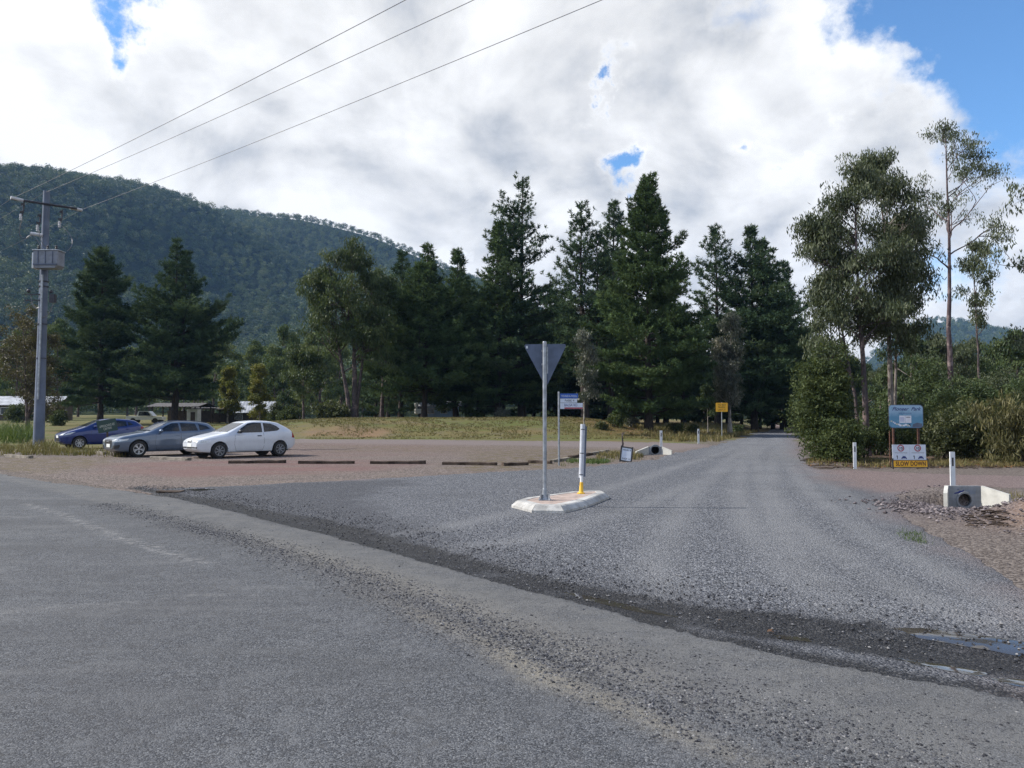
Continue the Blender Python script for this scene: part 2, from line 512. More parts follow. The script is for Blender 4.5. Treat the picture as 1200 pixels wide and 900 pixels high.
DITCH = Vector(((1131 - 600) / FPX * 14.7, 14.7, 0))
MOUND = G(1275, 612, 0)
def height(X, Y):
    X = np.asarray(X, float); Y = np.asarray(Y, float)
    r = np.hypot(X, Y)
    z = .05 * fbm(X / 6, Y / 6, 3, 3) * (1 - sst(40, 120, r)) * sst(9, 20, r)
    z = z + .012 * fbm(X / .7, Y / .7, 5, 3) * (1 - sst(14, 26, r))
    a = X / np.maximum(np.abs(Y), 1)
    z = z + .0125 * np.clip(Y - 50, 0, 160) * sst(-.25, -.42, a)             # lawn on the left, gently rising
    win = sst(-36, -13, X + 2 * fbm(X / 5, Y / 5, 8, 3)) * (1 - sst(5, 17, X))
    face = sst(56, 70, Y + 3 * fbm(X / 5, Y / 5, 9, 3))
    left_cut = sst(-9, -14, X)
    face = face * (1 - .6 * left_cut) + .6 * left_cut * sst(57.5, 62.5, Y + 2 * fbm(X / 2, Y / 2, 12, 3))
    z = z + win * face * 1.45 * (1 + .12 * fbm(X / 9, Y / 4, 14, 3))
    road = X - .35 * Y
    z = z + .75 * sst(64, 84, Y) * sst(12, 17, X) * sst(-4.5, -8, road)
    z = z + .5 * sst(5.5, 9, road) * sst(30, 45, Y) * sst(.2, .3, a)
    # drain by the right culvert and the heap of clay beside it
    dx, dy = X - DITCH.x, Y - DITCH.y
    z = z - .36 * np.exp(-(dx / .85) ** 2 - (dy / .95) ** 2) * (1 - sst(15.36, 15.46, Y))
    dx, dy = X - MOUND.x, Y - MOUND.y
    z = z + (.62 + .25 * fbm(X * 1.6, Y * 1.6, 21, 4)) * np.exp(-(dx / .95) ** 2 - (dy / 1.1) ** 2)
    dx, dy = X - G(1088, 590).x, Y - G(1088, 590).y
    z = z + .13 * np.exp(-(dx / .42) ** 2 - (dy / .8) ** 2)
    z = z + .20 * np.exp(-((X - DITCH.x - .15) / .75) ** 2 - ((Y - 15.9) / .55) ** 2) * sst(15.40, 15.5, Y)
    # drain in front of the left culvert
    c = G(762, 536)
    dx, dy = X - c.x, Y - c.y
    z = z - .12 * np.exp(-(dx / 1.2) ** 2 - (dy / 1.5) ** 2)
    # shallow gutter along the edge of the sealed road
    return z

WETL = [g2(*p) for p in [(150, 571), (190, 577), (300, 600), (400, 622), (480, 644), (560, 664), (640, 684), (700, 697), (780, 715), (860, 729), (950, 742), (1050, 757), (1200, 778), (1500, 825)]]
WETW = np.array([.12, .26, .36, .42, .42, .34, .34, .36, .40, .44, .47, .48, .50, .50])
def gutter(X, Y):
    d, s, t = d_line(X, Y, WETL)
    return d, s, t
_h0 = height
def height(X, Y):
    z = _h0(X, Y)
    X = np.asarray(X, float); Y = np.asarray(Y, float)
    near = (np.abs(X) < 30) & (Y < 40) & (Y > -10)
    d, s, t = gutter(X, Y)
    return z - np.where(near, .035 * np.exp(-(d / .35) ** 2), 0)

def h1(x, y): return float(height(np.array([x]), np.array([y]))[0])
def on(px, py, it=6):
    """point of the terrain seen at a pixel of the photograph"""
    z = 0.0
    for _ in range(it):
        p = G(px, py, z); z = .5 * z + .5 * h1(p.x, p.y)
    p = G(px, py, z)
    return Vector((p.x, p.y, h1(p.x, p.y)))
def at(px, Y):
    """ground point in the vertical plane through an image column, Y metres out"""
    x = (px - 600) / FPX * Y * 1.0008
    return Vector((x, Y, h1(x, Y)))

MAIN_ROAD = [g2(*p) for p in [(1500, 900), (1200, 826), (1120, 808), (1050, 797), (950, 779), (860, 757), (780, 739), (700, 713), (600, 688), (500, 660), (400, 632), (300, 606), (215, 586), (120, 573), (60, 567), (0, 556)]] + \
    [(-40, 36), (-110, 80), (-260, 170), (-270, 140), (-110, 60), (-45, 16), (-30, -10), (-6, -20), (30, -60), (60, -60), (24, -16), (8, -2)]
GRAVEL = [g2(*p) for p in [(150, 569), (190, 574), (270, 571), (400, 564), (560, 555), (680, 549), (745, 542), (800, 530), (850, 520), (885, 510), (908, 503)]] + \
    [(44, 132), (52, 160), (58, 160), (49, 130)] + \
    [g2(*p) for p in [(922, 504), (927, 511), (931, 520), (936, 532), (945, 545), (960, 553), (1000, 551), (1100, 556), (1300, 560), (1300, 575), (1190, 572), (1120, 568), (1075, 576), (1050, 586), (1052, 602), (1085, 622), (1135, 650), (1200, 690), (1320, 740)]] + \
    [(7, 5.2), (13, 2.5), (11, .1), (6.0, 2.6)] + [g2(*p) for p in [(1200, 842), (1050, 812), (950, 794), (860, 771), (780, 752), (700, 725), (560, 690), (400, 640), (300, 612), (190, 584)]]
CARPARK = [g2(*p) for p in [(-260, 548), (0, 551), (60, 562), (120, 571), (190, 580), (230, 583), (420, 572), (560, 560), (700, 551), (760, 543), (800, 530), (842, 522), (800, 519.5), (760, 518.5), (700, 517.5), (600, 516.5), (500, 515.5), (400, 514.8), (340, 514.5), (300, 517), (240, 520), (200, 524), (130, 533), (60, 537), (0, 538), (-250, 536)]]

def ragged(poly, amp, sc, seed, amp2=0.0):
    def f(X, Y):
        s = sdf_poly(X, Y, poly)
        r = np.hypot(X, Y)
        k = np.clip(r / 8, .6, 4)
        return s + k * amp * fbm(X / sc, Y / sc, seed, 4) + k * amp2 * fbm(X / (sc * 5), Y / (sc * 5), seed + 3, 2)
    return f

def grid_sheet(name, sfun, off, mat, attrfun, xr, yr, edge_off=.004):
    ix = np.where((GX > xr[0]) & (GX < xr[1]))[0]; iy = np.where((GY > yr[0]) & (GY < yr[1]))[0]
    X = GXX[np.ix_(iy, ix)]; Y = GYY[np.ix_(iy, ix)]
    S = sfun(X, Y)
    ny, nx = X.shape
    idx = np.arange(ny * nx).reshape(ny, nx)
    quads = np.stack([idx[:-1, :-1], idx[:-1, 1:], idx[1:, 1:], idx[1:, :-1]], -1).reshape(-1, 4)
    s = S.ravel(); x = X.ravel().copy(); y = Y.ravel().copy()
    keep = (s[quads] > 0).any(1)
    quads = quads[keep]
    used = np.unique(quads)
    outv = used[s[used] < 0]
    e = .01
    xo, yo, s0 = x[outv], y[outv], s[outv]
    for _ in range(2):
        sx = (sfun(xo + e, yo) - sfun(xo - e, yo)) / (2 * e); sy = (sfun(xo, yo + e) - sfun(xo, yo - e)) / (2 * e)
        sc = sfun(xo, yo); g = np.maximum(np.hypot(sx, sy), .4) ** 2
        st = np.clip(-sc / g, -1.0, 6.0)
        xo = xo + sx * st * .9; yo = yo + sy * st * .9
    # never move further than the local cell
    gx = np.gradient(GX)[ix]; gy = np.gradient(GY)[iy]
    cx = np.broadcast_to(gx, (ny, nx)).ravel()[outv]; cy = np.broadcast_to(gy[:, None], (ny, nx)).ravel()[outv]
    xo = np.clip(xo, x[outv] - cx * .98, x[outv] + cx * .98); yo = np.clip(yo, y[outv] - cy * .98, y[outv] + cy * .98)
    x[outv] = xo; y[outv] = yo
    remap = -np.ones(nx * ny, int); remap[used] = np.arange(len(used))
    F = remap[quads]; lift = np.full(nx * ny, off); lift[outv] = edge_off; lift = lift[used]      # the rim feathers down
    x = x[used]; y = y[used]
    z = height(x, y) + lift
    A = {k: ('POINT', v) for k, v in attrfun(x, y).items()}
    me = mesh_np(name, np.stack([x, y, z], 1), F, mat, A, smooth=True)
    o = link(name, me); o['kind'] = 'structure'
    return o

# ---- materials of the ground
def ground_mats():
    # chip seal of the main road
    m, nt, out = nmat('worn chip seal'); b = NB(nt)
    tc = b.n('ShaderNodeTexCoord').outputs['Object']
    v = b.voro(tc, 120); v2 = b.voro(tc, 60)
    rot = b.n('ShaderNodeMapping'); rot.inputs['Rotation'].default_value = (0, 0, math.radians(48)); rot.inputs['Scale'].default_value = (.22, 1.5, 1); b.l(tc, rot.inputs[0])
    streak = b.noise(rot.outputs[0], 1.1, 5, .6)
    chips = b.n('ShaderNodeSeparateColor'); b.l(v.outputs['Color'], chips.inputs[0])
    big = b.noise(tc, .55, 5, .6); mid = b.noise(tc, 3.2, 6, .65); sp = b.noise(tc, 26, 5, .7)
    rub = b.noise(tc, 11, 4, .6, .4)
    c = b.ramp(chips.outputs[0], [(0, (.020, .022, .027)), (.45, (.060, .066, .080)), (.8, (.104, .112, .130)), (1, (.18, .19, .21))])
    c = b.mix(b.math('MULTIPLY', b.sm(sp, .50, .68), .75), c, (.122, .129, .147))
    c = b.mix(b.math('MULTIPLY', b.sm(rub, .52, .70), .4), c, (.045, .046, .051))
    c = b.mix(b.math('MULTIPLY', b.sm(mid, .45, .72), .45), c, (.135, .142, .158))
    c = b.mix(b.math('MULTIPLY', b.sm(big, .42, .66), .45), c, (.060, .063, .072))
    c = b.mix(b.math('MULTIPLY', b.sm(streak, .5, .72), .28), c, (.165, .168, .178))
    c = b.mix(b.math('MULTIPLY', b.sm(streak, .48, .30), .25), c, (.055, .057, .063))
    dust = b.attr('dust'); film = b.math('MULTIPLY', dust, b.math('MULTIPLY_ADD', b.sm(b.noise(tc, 14, 6, .7), .3, .65), .75, .3), clamp=True)
    c = b.mix(film, c, (.215, .20, .172))
    strip = b.attr('strip'); sf = b.math('MULTIPLY', strip, b.math('MULTIPLY_ADD', sp, .5, .55), clamp=True)
    c = b.mix(b.math('MULTIPLY', b.math('MULTIPLY', sf, b.math('MULTIPLY_ADD', b.sm(mid, .35, .6), .6, .45)), .62), c, (.140, .141, .144))
    paint = b.attr('paint'); pf = b.math('MULTIPLY', paint, b.sm(b.noise(tc, 9, 6, .75), .44, .66), clamp=True)
    c = b.mix(b.math('MULTIPLY', pf, .6), c, (.30, .30, .31))
    pit = b.n('ShaderNodeSeparateColor'); b.l(v2.outputs['Color'], pit.inputs[0])
    c = b.mix(b.math('MULTIPLY', b.math('MULTIPLY', b.sm(pit.outputs[0], .72, .8), b.sm(v2.outputs['Distance'], .6, .3)), .6), c, (.03, .031, .035))
    c = b.mix(b.math('MULTIPLY', b.sm(rub, .58, .72), .35), c, (.06, .06, .064))
    peb = b.attr('peb')
    vp = b.voro(tc, 42); pc = b.n('ShaderNodeSeparateColor'); b.l(vp.outputs['Color'], pc.inputs[0])
    pm = b.math('MULTIPLY', b.sm(b.math('ADD', peb, b.math('MULTIPLY_ADD', pc.outputs[1], 1.0, -1.0)), -.02, .06), b.sm(vp.outputs['Distance'], .55, .35))
    c = b.mix(b.math('MULTIPLY', pm, .9), c, b.ramp(pc.outputs[0], [(0, (.03, .03, .033)), (.6, (.075, .075, .085)), (1, (.17, .165, .165))]))
    wet = b.math('MULTIPLY', b.attr('wet'), b.math('MULTIPLY_ADD', b.sm(mid, .3, .6), .5, .6), clamp=True)
    c = b.mix(b.math('MULTIPLY', wet, .7), c, (.026, .026, .029))
    c = b.mix(1.0, c, (1.03, 1.0, .935), 'MULTIPLY')
    p = b.n('ShaderNodeBsdfPrincipled'); b.l(c, p.inputs['Base Color'])
    b.l(b.math('MULTIPLY_ADD', wet, -.42, .82), p.inputs['Roughness']); p.inputs['Specular IOR Level'].default_value = .3
    hh = b.math('ADD', b.math('MULTIPLY', v.outputs['Distance'], -.6), b.math('MULTIPLY', sp, .8))
    hh = b.math('ADD', hh, b.math('MULTIPLY', pm, 1.6))
    b.l(b.bump(hh, .8, .008), p.inputs['Normal']); b.l(p.outputs[0], out.inputs[0]); M['seal'] = m

    # crushed blue metal of the side road
    m, nt, out = nmat('blue metal gravel'); b = NB(nt)
    tc = b.n('ShaderNodeTexCoord').outputs['Object']
    v = b.voro(tc, 64); sc = b.n('ShaderNodeSeparateColor'); b.l(v.outputs['Color'], sc.inputs[0])
    v2 = b.voro(tc, 30); s2 = b.n('ShaderNodeSeparateColor'); b.l(v2.outputs['Color'], s2.inputs[0])
    big = b.noise(tc, .42, 5, .6); mid = b.noise(tc, 2.4, 6, .65); sp = b.noise(tc, 30, 4, .7)
    c = b.ramp(sc.outputs[0], [(0, (.016, .018, .023)), (.4, (.060, .065, .078)), (.75, (.130, .137, .156)), (1, (.29, .30, .325))])
    c = b.mix(b.math('MULTIPLY', b.sm(s2.outputs[0], .62, 1), .55), c, (.18, .186, .202))
    c = b.mix(b.math('MULTIPLY', b.sm(s2.outputs[1], .7, 1), .5), c, (.040, .042, .049))
    c = b.mix(b.math('MULTIPLY', b.sm(mid, .45, .75), .35), c, (.142, .147, .158))
    # wheel tracks: streaks of finer, paler dust along the road
    trk = b.attr('track')
    c = b.mix(b.math('MULTIPLY', trk, b.math('MULTIPLY_ADD', sp, .7, .28)), c, (.178, .182, .192))
    c = b.mix(b.math('MULTIPLY', b.sm(big, .5, .7), .3), c, (.072, .075, .083))
    fresh = b.attr('dark'); c = b.mix(b.math('MULTIPLY', fresh, .85), c, b.ramp(sc.outputs[1], [(0, (.022, .024, .03)), (.7, (.07, .073, .085)), (1, (.15, .155, .17))]))
    pink = b.attr('pink'); c = b.mix(b.math('MULTIPLY', pink, .9), c, b.ramp(sc.outputs[2], [(0, (.075, .052, .05)), (.6, (.165, .122, .115)), (1, (.28, .225, .215))]))
    wet = b.math('MULTIPLY', b.attr('wet'), b.math('MULTIPLY_ADD', b.sm(mid, .3, .55), .5, .6), clamp=True)
    c = b.mix(b.math('MULTIPLY', wet, .88), c, b.ramp(sc.outputs[0], [(0, (.006, .006, .007)), (.8, (.014, .014, .016)), (1, (.042, .041, .041))]))
    c = b.mix(1.0, c, (1.13, 1.115, 1.085), 'MULTIPLY')
    p = b.n('ShaderNodeBsdfPrincipled'); b.l(c, p.inputs['Base Color'])
    b.l(b.math('MULTIPLY_ADD', wet, -.30, .85), p.inputs['Roughness']); p.inputs['Specular IOR Level'].default_value = .2
    hh = b.math('ADD', b.math('MULTIPLY', v.outputs['Distance'], -1.0), b.math('MULTIPLY', v2.outputs['Distance'], -.8))
    b.l(b.bump(hh, 1.0, .014), p.inputs['Normal']); b.l(p.outputs[0], out.inputs[0]); M['gravel'] = m

    # reddish car park
    m, nt, out = nmat('reddish car park gravel'); b = NB(nt)
    tc = b.n('ShaderNodeTexCoord').outputs['Object']
    v = b.voro(tc, 30); sc = b.n('ShaderNodeSeparateColor'); b.l(v.outputs['Color'], sc.inputs[0])
    mp = b.n('ShaderNodeMapping'); mp.inputs['Scale'].default_value = (.5, 1.6, 1); b.l(tc, mp.inputs[0])
    big = b.noise(mp.outputs[0], .35, 6, .6, .3); mid = b.noise(mp.outputs[0], 1.6, 6, .65); sp = b.noise(tc, 12, 5, .7)
    c = b.ramp(sc.outputs[0], [(0, (.05, .043, .042)), (.5, (.118, .102, .098)), (1, (.235, .21, .20))])
    red = b.attr('red'); rf = b.math('MULTIPLY', red, b.math('MULTIPLY_ADD', b.sm(big, .35, .62), .75, .3), clamp=True)
    c = b.mix(b.math('MULTIPLY', rf, .75), c, b.mix(sp, (.105, .058, .06), (.19, .115, .113)))
    c = b.mix(b.math('MULTIPLY', b.sm(mid, .5, .72), .6), c, (.18, .155, .128))
    c = b.mix(b.math('MULTIPLY', b.sm(b.noise(mp.outputs[0], .9, 6, .65, .5), .55, .72), .5), c, (.072, .062, .061))
    lane = b.attr('lane'); c = b.mix(b.math('MULTIPLY', lane, .65), c, b.mix(sp, (.14, .125, .13), (.205, .188, .195)))
    weed = b.math('MULTIPLY', b.attr('weed'), b.sm(b.noise(tc, 2.2, 6, .7), .42, .6), clamp=True)
    c = b.mix(b.math('MULTIPLY', weed, .8), c, b.mix(sp, (.05, .054, .022), (.14, .108, .055)))
    wet = b.attr('wet'); c = b.mix(b.math('MULTIPLY', wet, .7), c, (.05, .046, .044))
    c = b.mix(1.0, c, (1.05, .975, .91), 'MULTIPLY')
    p = b.n('ShaderNodeBsdfPrincipled'); b.l(c, p.inputs['Base Color']); b.l(b.math('MULTIPLY_ADD', wet, -.4, .9), p.inputs['Roughness'])
    p.inputs['Specular IOR Level'].default_value = .2
    b.l(b.bump(b.math('ADD', sp, b.math('MULTIPLY', v.outputs['Distance'], -.8)), .8, .02), p.inputs['Normal']); b.l(p.outputs[0], out.inputs[0]); M['carpark'] = m

    # earth, grass and litter
    m, nt, out = nmat('earth and grass'); b = NB(nt)
    tc = b.n('ShaderNodeTexCoord').outputs['Object']
    mp = b.n('ShaderNodeMapping'); mp.inputs['Scale'].default_value = (.6, 1.5, 1); b.l(tc, mp.inputs[0])
    v = b.voro(tc, 38); sc = b.n('ShaderNodeSeparateColor'); b.l(v.outputs['Color'], sc.inputs[0])
    big = b.noise(mp.outputs[0], .16, 6, .62, .3); mid = b.noise(mp.outputs[0], .9, 7, .68, .4); sp = b.noise(tc, 9, 6, .72)
    earth = b.ramp(sc.outputs[0], [(0, (.045, .036, .033)), (.5, (.115, .095, .083)), (1, (.22, .19, .168))])
    dry = b.mix(sp, (.085, .066, .028), (.21, .165, .075))
    green = b.mix(sp, (.058, .075, .022), (.14, .148, .044))
    grass = b.mix(b.math('ADD', b.math('MULTIPLY', b.sm(big, .36, .56), .9), b.attr('green'), clamp=True), dry, green)
    grass = b.mix(b.math('MULTIPLY', b.sm(mid, .55, .7), .55), grass, (.115, .074, .045))
    c = b.mix(b.math('MULTIPLY', b.attr('grass'), b.math('MULTIPLY_ADD', b.sm(mid, .32, .55), .6, .45), clamp=True), earth, grass)
    lit = b.math('MULTIPLY', b.attr('litter'), b.math('MULTIPLY_ADD', b.sm(sp, .35, .6), .7, .4), clamp=True)
    c = b.mix(lit, c, b.mix(b.noise(tc, 5, 5, .7), (.065, .034, .018), (.20, .105, .05)))
    clay = b.attr('clay'); c = b.mix(b.math('MULTIPLY', clay, b.math('MULTIPLY_ADD', mid, .4, .7), clamp=True), c, b.mix(sp, (.20, .10, .045), (.38, .225, .12)))
    rocky = b.attr('rocky'); c = b.mix(b.math('MULTIPLY', rocky, .8), c, b.ramp(sc.outputs[1], [(0, (.06, .05, .05)), (.6, (.14, .118, .117)), (1, (.22, .19, .185))]))
    p = b.n('ShaderNodeBsdfPrincipled'); b.l(c, p.inputs['Base Color']); p.inputs['Roughness'].default_value = .92; p.inputs['Specular IOR Level'].default_value = .15
    b.l(b.bump(b.math('ADD', sp, b.math('MULTIPLY', v.outputs['Distance'], -.6)), .7, .018), p.inputs['Normal']); b.l(p.outputs[0], out.inputs[0]); M['earth'] = m

    # standing water
    m, nt, out = nmat('muddy standing water'); b = NB(nt)
    tc = b.n('ShaderNodeTexCoord').outputs['Object']
    p = b.n('ShaderNodeBsdfPrincipled'); p.inputs['Base Color'].default_value = (.05, .045, .04, 1); p.inputs['Roughness'].default_value = .04
    p.inputs['Specular IOR Level'].default_value = .6
    b.l(b.bump(b.noise(tc, 6, 3, .5), .08, .01), p.inputs['Normal']); b.l(p.outputs[0], out.inputs[0]); M['water'] = m
ground_mats()

def wetness(X, Y):
    d, s, t = d_line(X, Y, WETL)
    w = np.interp(t * (len(WETL) - 1), np.arange(len(WETL)), WETW)
    n = fbm(X / .35, Y / .35, 31, 4) * .5 + fbm(X / 1.4, Y / 1.4, 37, 3) * .5
    dd = d / (w * .86) * (1 + 1.5 * n) + np.where(s > 0, 0, .0)
    return 1 - sst(.85, 1.05, dd)

PEBL = [g2(*p) for p in [(120, 592), (200, 612), (300, 640), (400, 674), (500, 712), (560, 738), (620, 762), (700, 800), (800, 838), (900, 872), (1000, 905), (1150, 950)]]
PEBW = np.array([.30, .28, .30, .32, .30, .28, .28, .30, .34, .38, .42, .45])
PAINTL = [g2(*p) for p in [(30, 592), (70, 605), (130, 628), (200, 652), (240, 664)]]
PAINT2 = [g2(*p) for p in [(-40, 728), (60, 716), (160, 708), (230, 700), (300, 700)]]
def main_attrs(x, y):
    d, s, t = d_line(x, y, PEBL)
    w = np.interp(t * (len(PEBL) - 1), np.arange(len(PEBL)), PEBW)
    n = fbm(x / .5, y / .5, 41, 4)
    q = d / w * (1 + 1.0 * n)
    peb = np.clip(1.25 - .75 * q, 0, 1) * np.where(t < .55, 1, .6)
    peb *= 1 - .45 * sst(.5, .75, t)
    u = d * s                      # positive towards the side road: the dusty old shoulder
    strip = sst(0, .18, u)
    dust = .8 * np.exp(-((u + .24 + .2 * n) / .11) ** 2) * sst(.28, .42, t) * (1 - .7 * sst(.66, .85, t))
    dust = dust + .5 * np.exp(-((u - .22) / .26) ** 2) * sst(.1, .25, t) * (1 - sst(.55, .8, t))
    dust = dust * (1 + 1.4 * n)
    d2, _, t2 = d_line(x, y, PAINTL); paint = np.exp(-(d2 / .10) ** 2)
    d3, _, t3 = d_line(x, y, PAINT2); paint = paint + .45 * np.exp(-(d3 / .07) ** 2)
    wet = wetness(x, y)
    _, _, tw = d_line(x, y, WETL)
    return dict(peb=peb, strip=strip, dust=np.clip(dust, 0, 1), paint=np.clip(paint, 0, 1), wet=wet * .9)

TRACKS = [[g2(*p) for p in [(1320, 742), (1200, 712), (1080, 662), (985, 612), (930, 565), (900, 525), (906, 510)]], [g2(*p) for p in [(420, 640), (480, 636), (560, 628), (700, 592), (800, 558), (870, 530), (900, 512)]],
          [g2(*p) for p in [(960, 770), (890, 720), (850, 660), (850, 590), (880, 540), (903, 511)]], [g2(*p) for p in [(1180, 770), (1040, 690), (950, 630), (905, 575), (895, 530), (905, 510)]]]
ROADC = [g2(*p) for p in [(1010, 760), (930, 650), (880, 590), (868, 555), (880, 530), (905, 510)]] + [(40, 120)]
def gravel_attrs(x, y):
    wet = wetness(x, y)
    edge = np.abs(sdf_poly(x, y, MAIN_ROAD)); nn = fbm(x / .25, y / .25, 57, 3)
    _, _, te_ = d_line(x, y, WETL)
    wet = np.maximum(wet, 1.15 * np.exp(-((edge - .06) / (.11 * (1 + 1.4 * nn))) ** 2) * (te_ > .02))
    fan = sdf_poly(x, y, [g2(*p) for p in [(185, 576), (270, 571), (400, 565), (470, 564), (440, 580), (430, 600), (470, 630), (600, 665), (760, 712), (700, 702), (560, 668), (400, 626), (300, 602)]])
    n = fbm(x / .8, y / .8, 51, 4)
    dark = sst(-.7, .5, fan + 1.5 * n)
    d, s, t = d_line(x, y, WETL)
    dark = np.maximum(dark, .7 * np.exp(-((d - .35) / .3) ** 2) * (1 + n) * np.where(s > 0, 1, 1))
    dc, sc_, tc_ = d_line(x, y, ROADC)
    u = dc * sc_
    track = np.zeros_like(x)
    for ln in TRACKS:
        dl, sl_, tl_ = d_line(x, y, ln)
        for c in (-.75, .75):
            track = np.maximum(track, np.exp(-((dl * sl_ - c) / .26) ** 2) * sst(0, .12, tl_) * (.8 + 1.0 * fbm(x / 1.2, y / 1.2, 55, 3)))
    track = np.maximum(track, .6 * sum(np.exp(-((u - c) / .28) ** 2) for c in (-1.6, 1.7)) * (1 - sst(.25, .55, 1 - tc_)) * 1.0)
    pink = sst(.6, -1.0, sdf_poly(x, y, [g2(*p) for p in [(150, 570), (400, 565), (800, 528), (905, 503), (922, 503), (935, 535), (960, 562), (1040, 585), (1050, 605), (1200, 690), (1300, 760), (1000, 900), (300, 700)]]) + 1.0 * n)
    # lip of loose stones beside the right verge
    d5, _, _ = d_line(x, y, [g2(*p) for p in [(960, 560), (1020, 578), (1045, 600), (1090, 626), (1150, 656), (1210, 690)]])
    dark = np.maximum(dark, .55 * np.exp(-(d5 / .45) ** 2) * (1 + .8 * n))
    return dict(wet=wet, dark=np.clip(dark, 0, 1), track=np.clip(track, 0, 1), pink=pink)

def carpark_attrs(x, y):
    n = fbm(x / 2.2, y / 2.2, 61, 4)
    red = sst(-1.0, 1.2, sdf_poly(x, y, [g2(*p) for p in [(90, 545), (200, 541), (400, 538), (520, 544), (420, 553), (230, 560), (130, 556)]]) + 2 * n)
    red = np.maximum(red, .35 * sst(-3, 3, sdf_poly(x, y, [g2(*p) for p in [(300, 522), (500, 515), (560, 520), (500, 535), (300, 540)]]) + 3 * n))
    lane = sst(-.6, .8, sdf_poly(x, y, [g2(*p) for p in [(340, 512), (500, 514), (700, 517.5), (800, 519), (840, 523), (790, 528), (700, 524), (600, 522), (480, 521), (340, 519)]]) + .8 * n)
    weed = sst(-1.0, 1.0, sdf_poly(x, y, [g2(*p) for p in [(560, 530), (640, 526), (750, 527), (748, 540), (700, 546), (560, 553), (520, 545)]]) + 1.6 * n)
    weed = np.maximum(weed, sst(-.5, .8, sdf_poly(x, y, [g2(*p) for p in [(-20, 536), (140, 536), (120, 549), (60, 556), (-20, 552)]]) + 1.5 * n))
    weed = np.maximum(weed, .5 * sst(-1, 1, sdf_poly(x, y, [g2(*p) for p in [(380, 522), (640, 524), (640, 530), (380, 530)]]) + 2 * n))
    wet = wetness(x, y) * .8
    return dict(red=np.clip(red, 0, 1), lane=lane, weed=weed, wet=wet)

def earth_attrs(x, y):
    n = fbm(x / 3, y / 3, 71, 4); r = np.hypot(x, y)
    a = x / np.maximum(y, 1)
    grass = sst(34, 44, y + 6 * n) * sst(.26, .2, a) + 0
    grass = np.maximum(grass, .6 * sst(6.5, 9, x - .35 * y + 3 * n) * sst(45, 60, y))
    grass = np.maximum(grass, .8 * sst(44, 60, y) * sst(.18, .22, a))
    grass = np.where(y < 0, .5, grass)
    bankface = np.exp(-(((y - 59.5) + 4 * n) / 1.6) ** 2) * sst(-17, -14, x) * sst(-8.5, -10.5, x)
    lit = sst(56, 62, y + 4 * n) * sst(3, 8, x + 4 * n) * (1 - sst(68, 76, y)) * (1 - sst(16, 24, x - 0 * y)) * .75
    lit = np.maximum(lit, .5 * sst(77, 84, y + 4 * n) * sst(-40, -30, x) * (1 - sst(30, 40, x)))
    lit = np.maximum(lit, .6 * sst(0, 3, sdf_poly(x, y, [g2(*p) for p in [(930, 543), (940, 510), (1300, 520), (1300, 548), (1100, 550), (1000, 549)]]) + 2 * n))
    green = .25 * sst(0, .3, n) + .5 * sst(.20, .24, a) * sst(50, 60, y)
    dx, dy = x - MOUND.x, y - MOUND.y
    clay = np.exp(-(dx / 1.25) ** 2 - (dy / 1.3) ** 2) * 1.3
    dxx, dyy = x - DITCH.x, y - DITCH.y
    clay = np.maximum(clay, .35 * np.exp(-((dxx - .5) / 1.2) ** 2 - ((dyy + .9) / .8) ** 2))
    clay = np.maximum(clay, .6 * bankface)
    rocky = np.clip(1.2 * np.exp(-((x - G(1090, 596).x) / .75) ** 2 - ((y - G(1090, 600).y) / 1.1) ** 2) + .8 * np.exp(-(dxx / 2.6) ** 2 - ((dyy + 1.2) / 2.6) ** 2), 0, 1)
    return dict(grass=np.clip(grass * (1 - .7 * bankface), 0, 1), litter=np.clip(lit, 0, 1), green=np.clip(green, 0, 1), clay=np.clip(clay, 0, 1), rocky=rocky)

ny, nx = GXX.shape
idx = np.arange(ny * nx).reshape(ny, nx)
quads = np.stack([idx[:-1, :-1], idx[:-1, 1:], idx[1:, 1:], idx[1:, :-1]], -1).reshape(-1, 4)
gx, gy = GXX.ravel(), GYY.ravel()
gme = mesh_np('ground', np.stack([gx, gy, height(gx, gy)], 1), quads, M['earth'], {k: ('POINT', v) for k, v in earth_attrs(gx, gy).items()}, smooth=True)
tag(link('ground', gme), kind='structure')
grid_sheet('car_park', ragged(CARPARK, .35, .9, 81, .3), .010, M['carpark'], carpark_attrs, (-60, 20), (8, 90))
grid_sheet('gravel_road', ragged(GRAVEL, .14, .30, 83, .05), .018, M['gravel'], gravel_attrs, (-20, 70), (-2, 170))
grid_sheet('main_road', ragged(MAIN_ROAD, .10, .22, 85, .06), .026, M['seal'], main_attrs, (-300, 70), (-70, 190), .014)
# standing water in the gutter
PUD = [[(1045, 738), (1090, 739), (1150, 747), (1210, 756), (1320, 774), (1320, 788), (1200, 769), (1130, 757), (1080, 749)],
       [(1050, 771), (1085, 775), (1125, 782), (1160, 790), (1150, 795), (1110, 788), (1075, 781)], [(1160, 797), (1190, 797), (1250, 805), (1250, 815), (1190, 807)],
       [(905, 742), (945, 745), (952, 752), (915, 749)], [(655, 690), (700, 698), (760, 713), (800, 722), (750, 717), (690, 703)],
       [(216, 575), (240, 573.5), (252, 575), (232, 577)], [(158, 584), (172, 586), (174, 589), (160, 588)]]
for i, P in enumerate(PUD):
    P = [g2(*p) for p in P]
    xs = [p[0] for p in P]; ys = [p[1] for p in P]
    o = grid_sheet('puddle', ragged(P, .045, .10, 90 + i, .0), .022, M['water'], lambda x, y: {}, (min(xs) - .3, max(xs) + .3), (min(ys) - .3, max(ys) + .3), .020)

